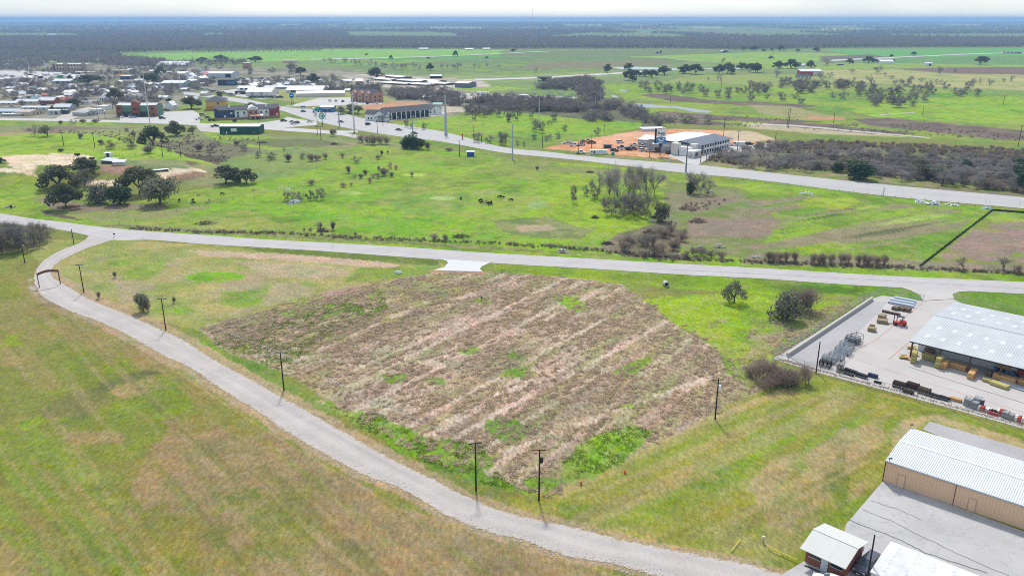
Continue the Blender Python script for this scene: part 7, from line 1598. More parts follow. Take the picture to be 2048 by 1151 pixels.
# overpass beyond the substation
p = G(1089,162.5); o = thing('overpass', "concrete overpass end with a brown pier beyond the substation", 'overpass', p); W_ = wm(p, 28)
BX('deck', o, (0,6,4.0),(W_, 16,1.1), M_lumd); BX('parapet', o, (0,4,4.9),(W_ + 2,.5,.8), M_conc); mb = MB(); mb.prism([(-W_ * .16,-7),(W_ * .16,-7),(W_ * .16,1.5),(W_ * .42,3.4),(-W_ * .42,3.4),(-W_ * .16,1.5)], 2,9, P("brown pier", (.16,.12,.1))); mb.build('pier', o)
p = G(2024,107); o = thing('bridge', "low dark road bridge in the far right green field", 'bridge', p, -.3); BX('deck', o, (0,0,2.2),(wm(p, 32),9,1.4), M_dkgrey)
for k in range(5): BX('pier', o, (wm(p, 28) * (k / 4 - .5),0,.8),(1,7,1.6), M_conc)
# substation gantries
gl = ["steel gantry in the front row of the substation", "steel gantry in the back row of the substation"]
for k, (x, y, hh) in enumerate([(925 + 22 * i_, 200.5 - (i_ % 3),16) for i_ in range(10)] + [(920 + 25 * i_, 190 + (i_ % 2),13) for i_ in range(10)]):
    p = G(x, y); h = hm(p, x, y, hh); w = 5.0; o = thing('substation_gantry', gl[0 if k < 10 else 1], 'gantry', p, random.uniform(-.2,.2), "gantries in the front row" if k < 10 else "gantries in the back row")
    for s in (-w / 2, w / 2): mb = MB(); mb.tube((s, 0,0),(s, 0, h),.16,.12, M_steel, 4); mb.build('post', o)
    BX('beam', o, (0,0, h * .8),(w, .25,.3), M_steel); BX('switchgear', o, (0,.8, h * .2),(1.6,1.6, h * .3), M_grey)
for q, l in (((1040,196,16,6), "blue-grey transformer in the middle of the substation"),((955,190,22,5), "white control house of the substation")): b('substation_house', l, q[0], q[0] + q[2], q[1], q[3], 5,.3, M_gsteel if q[0] > 1000 else M_white, M_white, 'flat')

# ------------------------------------------------------------------ vehicles
CARM = {}
def car_mesh(kind, c):
    if (kind, c) in CARM: return CARM[(kind, c)]
    m = paint(c); mb = MB()
    L_, Wd = dict(sedan=(4.7,1.8), suv=(4.9,1.95), pickup=(5.7,1.95), van=(5.4,2.0))[kind]
    if kind == 'sedan': low = [(-2.3,.3),(2.3,.3),(2.35,.62),(1.1,.86),(-2.0,.95),(-2.35,.8)]; top = (-1.7,.95,-1.1,.25,.9,1.42)
    elif kind == 'suv': low = [(-2.4,.35),(2.4,.35),(2.45,.8),(1.2,1.05),(-2.35,1.1),(-2.45,.8)]; top = (-2.35,1.15,-2.1,.35,1.05,1.78)
    elif kind == 'pickup': low = [(-2.8,.45),(2.8,.45),(2.85,.95),(1.5,1.15),(-2.8,1.12),(-2.85,.8)]; top = (-.6,1.35,-.4,.6,1.12,1.85)
    else: low = [(-2.6,.35),(2.6,.35),(2.65,.9),(2.0,1.2),(-2.6,1.2),(-2.65,.7)]; top = (-2.6,1.95,-2.55,1.1,1.18,2.2)
    mb.prism([(x, z) for x, z in low], -Wd / 2, Wd / 2, m)
    x0, x1, x2, x3, z0, z1 = top; w0, w1 = Wd / 2 - .06, Wd / 2 - .28
    B_ = [(x0,-w0, z0),(x1,-w0, z0),(x1, w0, z0),(x0, w0, z0)]; Tt = [(x2,-w1, z1),(x3,-w1, z1),(x3, w1, z1),(x2, w1, z1)]
    for k in range(4): j = (k + 1) % 4; mb.face([B_[k], B_[j], Tt[j], Tt[k]], M_glass)
    mb.box(((x2 + x3) / 2,0, z1 + .02),(x3 - x2 + .06,2 * w1 + .06,.06), m)
    if kind == 'pickup': mb.box((-1.75,0,1.13),(1.9, Wd - .3,.06), M_black)
    for sx in (-.31,.31):
        for sy in (-1,1): mb.tube((L_ * sx, sy * (Wd / 2 - .2),.34),(L_ * sx, sy * (Wd / 2 + .02),.34),.34,.34, M_rubber, 10)
    me = mb.mesh(kind); CARM[(kind, c)] = me; return me
def car(label, px, py, kind, c, deg, group=None, sc=1.0):
    p = G(px, py); o = bpy.data.objects.new('parked_' + ('car' if kind in ('sedan', 'suv') else kind), car_mesh(kind, c)); COL.objects.link(o); o.location = p + Vector((0,0,.06)); o.rotation_euler = (0,0, math.radians(deg)); o.scale = (sc,) * 3
    return tag(o, label, 'car' if kind in ('sedan', 'suv') else kind, group)
for q in ((607,224, 'sedan', 'black', 'black car driving on the highway beside the inn', -25),(682,245, 'sedan', 'navy', 'dark blue car driving on the highway by the grey steel pole', -22),(798,261, 'sedan', 'grey', 'grey car driving on the highway left of the dark bushes', -20),(829,268, 'sedan', 'black', 'dark car driving on the highway behind the pole with square arms', -18),
          (568,243, 'suv', 'black', 'black vehicle parked at the left of the inn forecourt', 10),(585,245, 'sedan', 'silver', 'silver car farther back in the inn forecourt', 5),(588,249, 'sedan', 'white', 'white car nearest in the inn forecourt', 5),(595,247, 'suv', 'black', 'small black car right of the white one in the inn forecourt', 80),(620,245, 'sedan', 'white', 'white car alone at the right of the inn forecourt', 5),(608,217, 'van', 'white', 'white van on the grass left of the teal truck', 10),
          (470,243, 'suv', 'black', 'black car parked at the left end of the inn', 90),(423,242, 'suv', 'black', 'black vehicle left below the yellow hotel', 30),(398,240, 'pickup', 'white', 'white vehicle parked left of the black one below the yellow hotel', 20),(415,236, 'sedan', 'grey', 'grey car parked in the lane left of the inn', 60),(405,231, 'suv', 'tan', 'tan car parked below the yellow hotel', 20),(430,254, 'pickup', 'black', 'black pickup at the left end of the green metal building', 40),
          (323,226, 'sedan', 'silver', 'silver car at the top of the gravel parking lot', 0),(325,238, 'suv', 'black', 'dark car at the lower edge of the gravel parking lot', 5),(332,222, 'pickup', 'black', 'black pickup by the arched-front barn', 20),(246,235, 'sedan', 'white', 'left white car parked before the brick hall', 85),(262,235, 'suv', 'white', 'middle white car parked before the brick hall', 85),(270,235, 'sedan', 'silver', 'right silver car parked before the brick hall', 85),
          (736,250, 'suv', 'black', 'black car by the motel entrance at the highway', 70),(745,237, 'sedan', 'black', 'dark car under the purple motel sign', 60),(791,235, 'suv', 'black', 'black car parked before the motel wing', 40),(838,229, 'pickup', 'white', 'white pickup parked before the motel wing', 10),(697,226, 'sedan', 'white', 'white car beside the olive trees by the blue store', 50),(684,230, 'sedan', 'silver', 'silver car left beside the olive trees', 20),(827,197, 'pickup', 'white', 'white vehicle right of the box trailer', 30),
          (660,203, 'suv', 'white', 'white car leftmost before the brick hotel', 90),(672,203, 'sedan', 'black', 'black car before the brick hotel, second from left', 90),(686,204, 'suv', 'grey', 'grey car before the brick hotel, third from left', 90),(712,207, 'sedan', 'white', 'white car under the brick hotel windows', 90),(735,208, 'suv', 'black', 'black car under the brick hotel windows', 90),(754,208, 'sedan', 'silver', 'silver car at the brick hotel end wing', 90)):
    car(q[4] if q[4][0] != ' ' else q[4], q[0], q[1], q[2], q[3], q[5])
rows_ = [(480 + 6.2 * k, 189 - .2 * (k % 3),('suv', 'sedan', 'pickup')[k % 3], ('white', 'black', 'grey', 'white', 'silver', 'black')[k % 6]) for k in range(12)]
for k, q in enumerate(rows_): car("vehicle parked in the row left of the white metal building", *q, 60, "cars left of the white metal building")
for k in range(22): car("dark vehicle parked in the lot in front of the white metal building", 500 + 3.0 * k, 196 - .5 * (k % 3),('pickup', 'suv')[k % 2], ('black', 'grey', 'navy')[k % 3], 75, "dark vehicles before the white metal building")
for k in range(16): car("pale vehicle on the roadside sales lot below the slate-blue storefront", 385 + 5.5 * k, 176.5 + 1.0 * k, ('pickup', 'suv', 'van')[k % 3], ('tan', 'white', 'silver', 'tan')[k % 4], 65, "pale vehicles on the roadside sales lot")
for k in range(12): car("vehicle parked on the grey lot before the tan hotel", 52 + 9 * k, 150 + 1.4 * (k % 4),('sedan', 'suv', 'pickup')[k % 3], ('white', 'black', 'red', 'grey', 'silver')[k % 5], 20 * (k % 5), "vehicles on the lot before the tan hotel")
for k in range(24): car("small vehicle stored among the trees behind the long white sheds", 555 + 8 * (k % 12) + 3 * (k // 12),163 + 6 * (k // 12) - .3 * (k % 4),('sedan', 'van', 'pickup')[k % 3], ('white', 'silver', 'white', 'grey', 'black')[k % 5], 30 * (k % 6), "vehicles stored behind the long white sheds")
for k in range(10): car("vehicle standing on the livestock yard's dirt lot", 708 + 9 * k, 160 + (k * 7 % 9) * 1.5,('pickup', 'van')[k % 2], ('white', 'black', 'tan', 'grey')[k % 4], 40 * k, "vehicles on the livestock yard lot")
for k in range(14): car("vehicle parked between the town houses on the left", (25,52,88,118,150,188,205,256,285,300,352,365,378,316)[k], (214,214,212,210,208,206,224,202,205,226,178,176,180,204)[k], ('sedan', 'pickup', 'suv')[k % 3], ('white', 'silver', 'black', 'red', 'white')[k % 5], 25 * k, "vehicles between the town houses")
for k in range(30): car("vehicle on the crowded lots behind the two-door warehouse", 474 + (k % 10) * 7 + (k // 10) * 3,158 + 4.5 * (k // 10) + .6 * (k % 3),('sedan', 'van', 'pickup')[k % 3], ('white', 'silver', 'black', 'white', 'grey')[k % 5], 35 * k, "vehicles on the crowded lots behind the warehouse")
# construction site
for q in ((1148,292, 'pickup', 'white', 'white pickup leftmost on the orange site'),(1162,291, 'pickup', 'silver', 'silver pickup second from left on the orange site'),(1183,287, 'pickup', 'black', 'black pickup behind the dark pole on the orange site'),(1240,286, 'suv', 'white', 'white car nearest the back of the orange site'),(1243,297, 'pickup', 'blue', 'blue-grey pickup in the middle group on the orange site'),(1249,300, 'pickup', 'white', 'white pickup in front of the blue-grey one'),(1258,300, 'suv', 'black', 'black car right of the white pickup in the middle group'),(1268,292, 'pickup', 'white', 'white pickup behind the middle group, towards the annex'),(1266,300, 'pickup', 'grey', 'grey pickup right of the middle group'),(1284,294, 'pickup', 'white', 'white pickup below the metal annex'),(1285,302, 'suv', 'white', 'white car nearest below the annex'),(1300,304, 'pickup', 'silver', 'silver pickup left of the billboard'),(1161,307, 'pickup', 'white', 'white pickup at the highway left of the office trailer'),(1229,303, 'suv', 'black', 'black car behind the portable toilet'),(1326,299, 'pickup', 'black', 'dark pickup right of the billboard pole'),(1341,308, 'suv', 'black', 'black car on the paved corner before the hotel'),(1360,305, 'suv', 'white', 'white car before the hotel lobby'),(1437,303, 'sedan', 'black', 'black car parked beside the hotel long side'),(1468,291, 'pickup', 'white', 'white car at the hotel far corner'),(1372,309, 'pickup', 'white', 'white pickup at the hotel porch'),(1498,290, 'suv', 'black', 'black vehicle right of the white truck')): car(q[4], q[0], q[1], q[2], q[3], (int(q[0]) * 37) % 50 - 10)
t, L, h = b('office_trailer', "long white office trailer at the highway edge of the orange site", 1181,1214,308.5,7.5,3,.2, M_white, M_white, 'flat', ops=[('door', 'f', .24,.4,.8,1.8, M_black),('window', 'f', .08,1.0,.7,.7, M_glass),('sign_board', 'f', .6,1.7,2.2,.5, M_grey)])
b('portable_toilet', "teal portable toilet right of the white office trailer", 1223,1229,310.5,6,1.6,.2, M_teal, M_white, 'hip', over=.05, ops=[('door', 'f', .5,.1,.8,1.8, M_teal)])
b('storage_container', "dark grey storage container in the middle of the orange site", 1208,1223,296.5,6,3,.1, M_dkgrey, M_dkgrey, 'flat', ops=[('side_panel', 'f', .5,.3,3,1.4, M_navy)])
b('box_truck', "white box truck at the hotel far end lot", 1472,1489,291.5,7.5,2.6,.1, M_white, M_white, 'flat', ops=[('side_panel', 'f', .5,.8,3.0,1.0, M_offwh)])
o = thing('loader', "yellow-orange wheel loader on the orange site before the metal wing", 'loader', G(1309,298),.3); M_ldr = P("loader orange", (.55,.22,.02), rough=.6)
mb = MB(); mb.box((0,0,1.3),(4.2,1.9,1.1), M_ldr, taper=.8); mb.build('body', o); mb = MB(); mb.box((-.3,0,2.4),(1.3,1.5,1.2), M_glass, taper=.85); mb.build('cab', o); mb = MB(); mb.tube((1.5,0,1.4),(3.6,0,.9),.2,.2, M_ldr); mb.box((4.0,0,.6),(.9,2.4,1.0), M_ldr); mb.build('bucket', o)
for x in (-1.3,1.3):
    for s in (-1,1): mb = MB(); mb.tube((x, s * .8,.7),(x, s * 1.15,.7),.7,.7, M_rubber, 12); mb.build('wheel', o)
# semi truck by the blue store
p = G(624,224); o = thing('semi_truck', "teal and white semi truck parked at the blue store", 'truck', p, .12); BX('trailer', o, (6.2,0,2.3),(6,2.5,2.8), M_teal); mb = MB(); mb.box((1.6,0,1.9),(2.4,2.4,2.6), M_white, taper=.9); cb = mb.build('cab', o); BX('windscreen', cb, (.5,0,2.5),(.5,2.1,.8), M_glass); BX('rear_panel', o, (8.2,-.05,2.3),(2.0,2.5,2.6), M_sblue)
for x in (1.2,5,8): mb = MB(); mb.tube((x, -1.25,.5),(x, 1.25,.5),.5,.5, M_rubber, 10); mb.build('wheel', o)
# forklift
p = G(1797,650) + Vector((0,0,.045)); o = thing('forklift', "red forklift facing the timber packs on the lumber yard", 'forklift', p, math.radians(158)); M_fl = P("forklift red", (.55,.035,.02), rough=.4, var=.05)
mb = MB(); mb.prism([(-1.6,.35),(1.0,.35),(1.0,.8),(.2,.85),(-.6,1.15),(-1.55,1.2),(-1.7,.8)], -.6,.6, M_fl); mb.build('body', o)
mb = MB()
for x, y in ((.55,-.5),(.55,.5),(-1.0,-.5),(-1.0,.5)): mb.tube((x, y, .9),(x * .9, y * .92,2.15),.05,.05, M_black)
mb.box((-.2,0,2.17),(1.7,1.15,.08), M_black); mb.build('overhead_guard', o); mb = MB(); mb.box((-.35,0,1.25),(.5,.5,.12), M_black); mb.box((-.62,0,1.5),(.12,.5,.5), M_black); mb.build('seat', o)
mb = MB(); mb.box((1.15,-.3,1.2),(.12,.1,2.3), M_black); mb.box((1.15,.3,1.2),(.12,.1,2.3), M_black); mb.box((1.15,0,2.1),(.1,.6,.1), M_black); mb.box((1.25,0,.7),(.1,1.0,.5), M_black); mb.build('mast', o)
for y in (-.3,.3): BX('fork', o, (1.85, y, .16),(1.2,.12,.06), M_black)
for x, r in ((.7,.36),(-1.15,.3)):
    for s in (-1,1): mb = MB(); mb.tube((x, s * .42, r),(x, s * .68, r), r, r, M_rubber, 12); mb.build('wheel', o)
# the two cars near the brick office
def near_car(label, px, py, c, deg, suv=True):
    p = G(px, py) + Vector((0,0,.036)); o = thing('parked_car', label, 'car', p, math.radians(deg)); m = paint(c); hd = .08 if suv else -.16
    bm = bmesh.new()
    secs = [(-2.42,.82,.42,.80),(-2.36,.93,.36,1.02 + hd),(-1.4,.97,.30,1.06 + hd),(0,.98,.28,1.03 + hd),(1.0,.97,.28,1.0 + hd),(1.7,.95,.30,.95 + hd),(2.25,.88,.36,.84 + hd),(2.42,.74,.44,.70)]
    rows__ = []
    for x, w, z0, z1 in secs:
        prof = [(-w * .9, z0),(-w, z0 + .12),(-w, z1 - .16),(-w * .93, z1 - .04),(-w * .78, z1),(0, z1 + .03),(w * .78, z1),(w * .93, z1 - .04),(w, z1 - .16),(w, z0 + .12),(w * .9, z0)]
        rows__.append([bm.verts.new((x, y, z)) for y, z in prof])
    for a_, b_ in zip(rows__, rows__[1:]):
        for k in range(10): bm.faces.new((a_[k], a_[k + 1], b_[k + 1], b_[k]))
        bm.faces.new((a_[10], a_[0], b_[0], b_[10]))
    bm.faces.new(rows__[0]); bm.faces.new(rows__[-1][::-1]); bmesh.ops.recalc_face_normals(bm, faces=bm.faces[:]); me = bpy.data.meshes.new('body'); bm.to_mesh(me); bm.free(); me.materials.append(m); me.polygons.foreach_set('use_smooth', [True] * len(me.polygons)); link('body', me, o)
    zb, zt = 1.02 + hd, (1.74 if suv else 1.40); xb0, xb1, xt0, xt1 = (-2.3,1.05,-2.05,.35) if suv else (-1.9,1.05,-1.25,.30)
    mb = MB(); w0, w1 = .86,.70; B_ = [(xb0,-w0, zb),(xb1,-w0, zb),(xb1, w0, zb),(xb0, w0, zb)]; Tt = [(xt0,-w1, zt),(xt1,-w1, zt),(xt1, w1, zt),(xt0, w1, zt)]
    mb.face([B_[1], B_[2], Tt[2], Tt[1]], M_cglass); mb.build('windscreen', o); mb = MB(); mb.face([B_[3], B_[0], Tt[0], Tt[3]], M_cglass); mb.build('rear_window', o)
    for k, (i_, j_) in enumerate(((0,1),(2,3))): mb = MB(); mb.face([B_[i_], B_[j_], Tt[j_], Tt[i_]], M_cglass); mb.build('side_window', o)
    mb = MB()
    for i_ in range(4): mb.tube(B_[i_], Tt[i_], .06,.05, m, 6)
    for s in (-1,1): mb.tube((-.55, s * .865, zb),(-.6, s * .715, zt),.045,.04, m, 6)
    mb.build('pillar', o)
    mb = MB(); n_ = 8; xs = np.linspace(xt0 - .05, xt1 + .05,6); mb.v = [(x, y, zt + .06 * (1 - (y / .76) ** 2) + (-.03 if x in (xs[0], xs[-1]) else 0)) for x in xs for y in np.linspace(-.74,.74,7)]
    mb.f = [(i_ * 7 + j_, i_ * 7 + j_ + 1, i_ * 7 + j_ + 8, i_ * 7 + j_ + 7)[::-1] for i_ in range(5) for j_ in range(6)]; mb.mi(m); mb.m = [0] * len(mb.f); mb.build('roof', o, True)
    for x in (-1.45,1.5):
        for s in (-1,1):
            mb = MB(); mb.tube((x, s * .74,.36),(x, s * .99,.36),.36,.36, M_rubber, 18); w = mb.build('wheel', o); mb = MB(); mb.tube((x, s * .97,.36),(x, s * 1.0,.36),.22,.2, M_steel, 14); mb.build('rim', w)
    for s in (-1,1): mb = MB(); mb.box((2.3, s * .66,.74 + hd * .5),(.16,.36,.16), P("headlight glass", (.6,.62,.64), rough=.2, var=.05), taper=.8); mb.build('headlight', o); mb = MB(); mb.box((.85, s * 1.05,1.1 + hd),(.16,.2,.16), m, taper=.8); mb.build('mirror', o); BX('tail_light', o, (-2.42, s * .7,.9),(.06,.3,.2), M_red)
    BX('grille', o, (2.42,0,.56),(.06,1.1,.22), M_black); BX('number_plate', o, (2.47,0,.46),(.02,.45,.12), M_white); return o
near_car("dark car parked nose to the camera between the brick office and the white roof", 1733,1137, 'navy', -140); near_car("white car half cut by the bottom edge in front of the brick office", 1662,1171, 'white', 150, False)
# low parking bumper by the office
o = thing('parking_bumper', "dark parking bumper bar on the asphalt left of the office door", 'parking bumper', G(1608,1130), math.radians(-42)); mb = MB(); mb.box((1.1,0,.08),(2.2,.18,.16), M_black, taper=.9); mb.build('bar', o)

# ------------------------------------------------------------------ goods on the lumber yard
def gate_stack(label, A, B, n, h, m, gap=.14, group=None):
    """upright tubular gate panels, one behind another"""
    p, q = G(*A), G(*B); d = q - p; L_ = d.length; o = thing('gate_stack', label, 'gates', p + Vector((0,0,.045)), math.atan2(d.y, d.x), group)
    for k in range(n):
        mb = MB(); y = k * gap; 
        for z in (.12,.12 + h * .2,.12 + h * .42,.12 + h * .66,.12 + h * .95): mb.tube((0, y, z),(L_, y + .04, z),.035,.035, m, 5, cap=False)
        for x in (0, L_ * .33, L_ * .66, L_): mb.tube((x, y, .1),(x, y, .12 + h * .97),.035,.035, m, 5, cap=False)
        mb.build('gate_panel', o)
    for x in (.3, L_ - .3): mb = MB(); mb.box((x, n * gap / 2,.05),(.12, n * gap + .8,.1), M_black); mb.tube((x, -.3,.05),(x, -.3, h * 1.05),.04,.04, M_black, 5); mb.tube((x, n * gap + .3,.05),(x, n * gap + .3, h * 1.05),.04,.04, M_black, 5); mb.build('stand', o)
    return o
for k, (A, B, l, m) in enumerate((((1637,733),(1660,738), "nearest stack of steel gates by the yard pole, black stand", M_black),((1642,723),(1669,730), "second stack of grey gates up from the yard pole", M_steel),((1656,716),(1684,724), "third stack of pale gates up from the yard pole", M_steel),((1668,705),(1698,713), "fourth stack of gates, blue-grey, up from the yard pole", M_gsteel),((1677,694),(1703,702), "fifth stack of pale gates up from the yard pole", M_steel),((1688,684),(1714,691), "sixth and farthest stack of pale gates in the gate row", M_steel))): gate_stack(l, A, B, 5 + k % 2,1.35, m, .34)
gate_stack("small empty black rack standing alone right of the gate row", (1672,743),(1682,746),4,1.5, M_black, .4)
o = thing('feeder_rack', "dark welded feeder frame behind the farthest gate stack", 'rack', G(1706,692) + Vector((0,0,.045)),.5)
for x in (0,1.6,3.2):
    mb = MB()
    for y in (0,2): mb.tube((x, y, 0),(x, y, 2.2),.05,.05, M_black, 5)
    mb.tube((x, 0,2.1),(x, 2,2.1),.05,.05, M_black, 5); mb.tube((x, 0,.1),(x, 2,2.0),.04,.04, M_rust, 5); mb.build('frame', o)
for z in (.4,1.2,2.0): mb = MB(); mb.tube((0,0, z),(3.2,0, z),.05,.05, M_black, 5); mb.tube((0,2, z),(3.2,2, z),.05,.05, M_black, 5); mb.build('rail', o)
BX('hopper', o, (1.6,1,.6),(2.6,1.5,.5), M_dkgrey)
def pipe_bundle(label, A, B, n, r, m, name='pipe_bundle'):
    p, q = G(*A), G(*B); d = q - p; o = thing(name, label, 'pipes', p + Vector((0,0,.045)), math.atan2(d.y, d.x)); k = 0
    for row, c in enumerate((n, n - 1)):
        for i_ in range(c): e = random.uniform(-.1,.1); mb = MB(); mb.tube((e, (i_ + row * .5) * 2 * r + r, r + row * 1.7 * r),(d.length + e, (i_ + row * .5) * 2 * r + r, r + row * 1.7 * r), r, r, m, 10); mb.build('pipe', o)
    return o
pipe_bundle("black pipes lying nearest the gate row, farther of the first pair", (1686,742),(1709,750),3,.2, M_black); pipe_bundle("black pipes in front of the first pair, close to the fence", (1684,747),(1706,754),2,.16, M_black); pipe_bundle("second black pipe bundle along the fence", (1709,752),(1730,759),3,.22, M_black); pipe_bundle("third dark pipe bundle along the fence", (1734,753),(1752,758),3,.2, M_navy); pipe_bundle("short low black pipes right of the third pipe bundle", (1747,765),(1762,769),2,.14, M_black)
def panels(label, A, B, n, h, m):
    return gate_stack(label, A, B, n, h, m, .15)
panels("rusty brown panel stack, leftmost of the brown ones at the fence", (1784,773),(1808,780),8,1.1, M_rust); panels("rusty brown panel stack behind, right of the leftmost brown one", (1811,775),(1834,782),8,1.1, M_rust); panels("low rusty stack in front of the two brown stacks", (1805,784),(1826,790),5,.6, M_rust); panels("grey-brown panel stack, rightmost of the brown ones", (1834,785),(1857,792),9,1.0, M_lumd)
pipe_bundle("left black roll bundle right of the brown panel stacks", (1857,793),(1876,799),3,.2, M_black); pipe_bundle("right black roll bundle beside the tan timber", (1877,798),(1895,804),3,.2, M_black)
bundle("single tan timber pack at the fence between rolls and grey cages", (1899,800),(1922,806),.9,.6, M_lumo, 1)
M_cage = P("grey cage wire", (.27,.28,.30), rough=.6, var=.25, sc=8)
def crate(label, px, py, s, h, m, name='wire_cage', cat='cage', rz=-.75):
    o = thing(name, label, cat, G(px, py) + Vector((0,0,.045)), rz); mb = MB()
    for x in (0, s):
        for y in (0, s): mb.box((x, y, h / 2),(.08,.08, h), m)
    for z in np.linspace(.1, h, 5):
        for y in (0, s): mb.box((s / 2, y, z),(s, .05,.06), m)
        for x in (0, s): mb.box((x, s / 2, z),(.05, s, .06), m)
    mb.build('frame', o); BX('load', o, (s / 2, s / 2, h * .45),(s * .9, s * .9, h * .85), m); return o
for q, l in (((1926,810,1.3,1.5), "left grey wire cage at the yard fence"),((1939,815,1.3,1.4), "second grey wire cage at the yard fence"),((1946,807,1.2,1.3), "grey cage behind the second cage"),((2002,834,1.1,1.2), "grey cage right of the red pallets at the fence"),((2013,838,1.0,1.1), "smaller grey cage rightmost of the cages at the fence")): crate(l, *q, M_cage)
o = thing('drum', "dark upright drum behind the grey cages", 'drum', G(1962,811) + Vector((0,0,.045))); mb = MB(); mb.tube((0,0,0),(0,0,1.3),.45,.45, M_dkgrey, 14); mb.build('shell', o); mb = MB(); mb.tube((0,0,1.3),(0,0,1.34),.4,.4, M_steel, 14); mb.build('lid', o)
for q, l, m in (((1953,820,1.2,.7), "red pallet load right of the grey cages", M_red),((1968,823,1.1,.6), "white pallet load between the red ones", M_white),((1990,829,1.4,.9), "big red pallet load before the smaller cages", M_red),((2026,842,1.5,.8), "red and white pallet load near the right edge", M_red),((2040,846,1.3,1.0), "white pallet load at the right frame edge by the fence", M_white)):
    o = thing('pallet_load', l, 'pallet load', G(q[0], q[1]) + Vector((0,0,.045)),-.75); BX('pallet', o, (q[2] / 2, q[2] / 2,.07),(q[2] * 1.05, q[2] * 1.05,.14), M_lumo); mb = MB(); rd = random.Random(int(q[0]))
    for k in range(6): mb.box((q[2] * (.2 + .3 * (k % 3)), q[2] * (.27 + .45 * (k // 3)),.14 + q[3] / 2 * rd.uniform(.8,1.1)),(q[2] * .3, q[2] * .42, q[3] * rd.uniform(.75,1.1)), m if k % 3 else M_offwh)
    mb.build('goods', o)
o = thing('tyre_stack', "red tray holding two black tyres at the yard fence", 'tyres', G(1974,827) + Vector((0,0,.045)),-.75); BX('tray', o, (.8,.7,.3),(1.6,1.3,.6), M_red)
for x in (.45,1.2):
    mb = MB(); n = 14
    for k in range(n): a1, a2 = 2 * math.pi * k / n, 2 * math.pi * (k + 1) / n; mb.tube((x + .3 * math.cos(a1),.7 + .3 * math.sin(a1),.72),(x + .3 * math.cos(a2),.7 + .3 * math.sin(a2),.72),.11,.11, M_rubber, 6, cap=False)
    mb.build('tyre', o)
for k, (A, B, l) in enumerate((((1775,606),(1826,616), "nearest pale-blue steel purlin bundle by the yard gate"),((1779,602),(1828,611), "middle pale-blue steel purlin bundle by the yard gate"),((1788,598),(1830,606), "farthest pale-blue steel purlin bundle by the yard gate"))): bundle(l, A, B, 1.0,.6, M_tin, 2, 'steel_purlin_bundle')
bundle("left olive timber pack behind the steel purlins", (1782,619),(1794,622),1.6,.8, M_lumd, 2); bundle("middle olive timber pack behind the steel purlins", (1794,620),(1806,623),1.6,.8, M_lumd, 2); bundle("right dark timber pack behind the steel purlins", (1806,622),(1816,625),1.6,.9, M_lumd, 2); bundle("long single dark timber beam lying on the yard", (1763,624),(1799,632),.8,.5, M_rust, 1)
M_lump = P("pale brown lumber", (.30,.235,.14), rough=.85, var=.2, sc=3)
bundle("pale brown timber pack behind the forklift, upper one", (1755,636),(1768,639),1.8,.9, M_lump, 2); bundle("pale brown timber pack the forklift faces", (1753,646),(1775,649),1.4,.9, M_lump, 2); bundle("dark-capped timber pack left of the forklift, nearest the gates", (1734,662),(1750,665),1.4,.9, M_lump, 2); bundle("small dark pack behind the dark-capped timber", (1738,655),(1748,657),1.2,.6, M_lumd, 1)

# ------------------------------------------------------------------ cattle
def cow_mesh(m, graze=True):
    V = [(-.95,0,1.15),(-.3,0,1.1),(.5,0,1.12),(.9,0,1.25 if not graze else 1.0),(1.35,0,1.35 if not graze else .5),(1.65,0,1.25 if not graze else .22)]; R = [(.3,.38),(.42,.46),(.38,.44),(.22,.28),(.17,.18),(.1,.1)]; E = [(0,1),(1,2),(2,3),(3,4),(4,5)]
    for x, par in ((-.85,0),(.55,2)):
        for s in (-1,1):
            n = len(V); V += [(x, s * .24,.85),(x + (-.08 if par == 0 else .02), s * .25,.45),(x + .02, s * .25,.0)]; R += [(.2,.2),(.1,.1),(.08,.08)]; E += [(par, n),(n, n + 1),(n + 1, n + 2)]
    n = len(V); V += [(-1.1,0,1.1),(-1.15,0,.55)]; R += [(.05,.05),(.04,.04)]; E += [(0, n),(n, n + 1)]
    for s in (-1,1): n = len(V); V.append((1.3, s * .28, V[4][2] + .12)); R.append((.05,.03)); E.append((4, n))
    me = bpy.data.meshes.new("cow"); me.from_pydata(V, E, []); o = bpy.data.objects.new("cow", me); COL.objects.link(o); md = o.modifiers.new("s", 'SKIN'); o.modifiers.new("u", 'SUBSURF').levels = 1
    for k, r in enumerate(R): me.skin_vertices[0].data[k].radius = r
    me.skin_vertices[0].data[1].use_root = True
    ev = o.evaluated_get(bpy.context.evaluated_depsgraph_get()); m2 = bpy.data.meshes.new_from_object(ev); bpy.data.objects.remove(o); m2.materials.clear(); m2.materials.append(m); return m2
CM = {('b', 1): cow_mesh(M_cow),('b', 0): cow_mesh(M_cow, False),('t', 1): cow_mesh(M_cowt),('t', 0): cow_mesh(M_cowt, False)}
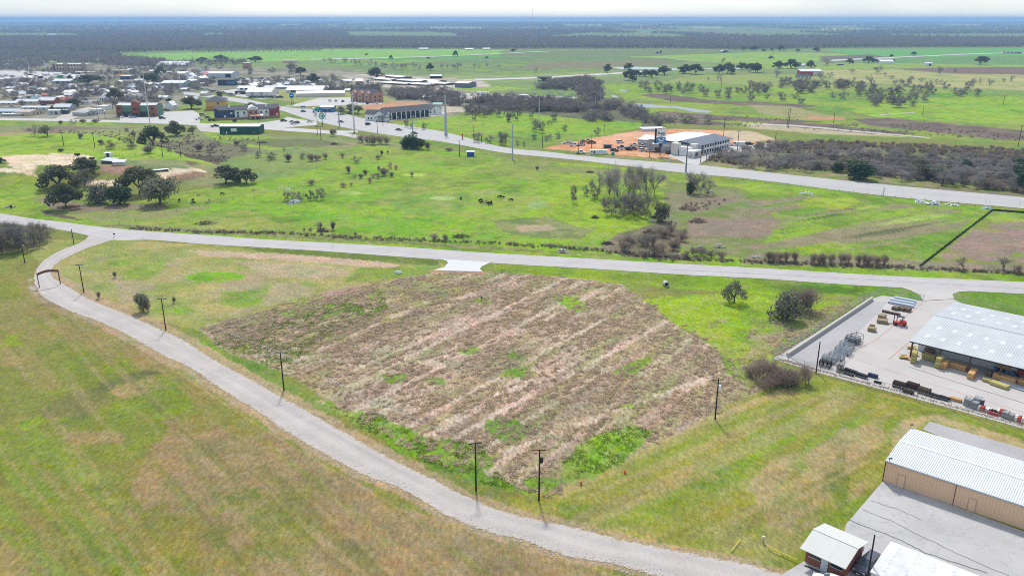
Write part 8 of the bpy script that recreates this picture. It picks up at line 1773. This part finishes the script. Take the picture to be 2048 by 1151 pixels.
for x, y, c, g, a, l in ((922,399, 'b', 0,90, "black cow standing alone left of the pasture herd"),(961,403, 'b', 1,200, "black cow farther back at the herd's left"),(963,407, 'b', 1,160, "black cow grazing in front of the back left one"),(977,408.5, 'b', 1,185, "black cow at the front of the herd's middle"),(983,407, 'b', 0,80, "black cow beside the front middle one"),(972,405, 't', 1,40, "pale calf in the middle of the herd"),(999,395.5, 'b', 1,190, "left of two black cows at the herd's back"),(1005,396.5, 'b', 1,10, "right of two black cows at the herd's back"),(1022,402, 'b', 1,170, "black cow farthest right of the herd"),(980,410, 'b', 1,20, "black cow lowest at the front of the herd"),
                            (387,408, 'b', 1,190, "black cow grazing at the ranch trees' right, nearer one"),(386,403, 'b', 0,90, "black cow behind the nearer one by the ranch trees"),(359,403, 'b', 0,90, "black cow close to the ranch trees"),(397,392, 't', 1,60, "tan cow uphill of the black cows by the ranch"),(414,407, 't', 1,30, "tan cow by the ranch fence with its head down"),(419,402, 't', 0,100, "tan cow standing right at the ranch fence"),(445,390, 'b', 1,20, "dark cow grazing under the lone oak pair"),(507,382, 't', 1,10, "pale cow far right near the small pasture fence"),(23,416, 'b', 0,120, "dark animal by the stone slab at the far left")):
    o = bpy.data.objects.new("cow", CM[(c, g)]); COL.objects.link(o); o.location = G(x, y); o.rotation_euler = (0,0, math.radians(a)); s = .66 if c == 't' else .76; o.scale = (s, s, s); tag(o, l, 'cow', "cattle in the pasture")
# dark plant stall near knoll, troughs
for q, l in (((155,312), "dark trailer on the ranch drive"),((122,303), "dark implement behind the ranch drive"),((184,320), "rusty implement near the farm sheds")):
    o = thing('farm_trailer', l, 'trailer', G(*q),.4); mb = MB(); mb.box((0,0,.9),(2.6,1.5,.9), M_black if 'rusty' not in l else M_rust, taper=.9); mb.build('body', o)
    for s in (-1,1): mb = MB(); mb.tube((0, s * .75,.35),(0, s * .95,.35),.35,.35, M_rubber, 10); mb.build('wheel', o)

# ------------------------------------------------------------------ the air
mh = bpy.data.materials.new("haze air"); mh.use_nodes = True; nt = mh.node_tree; nt.nodes.clear(); oo = nt.nodes.new("ShaderNodeOutputMaterial"); pv = nt.nodes.new("ShaderNodeVolumePrincipled")
pv.inputs['Color'].default_value = (.34,.55,.95,1); pv.inputs['Density'].default_value = 1.25e-4; pv.inputs['Anisotropy'].default_value = .0
nt.links.new(pv.outputs[0], oo.inputs['Volume'])
mb = MB(); E_ = 25000.0; mb.box((0,0,48.5),(2 * E_, 2 * E_, 101), mh); hzb = mb.build('haze', None, kind='stuff')
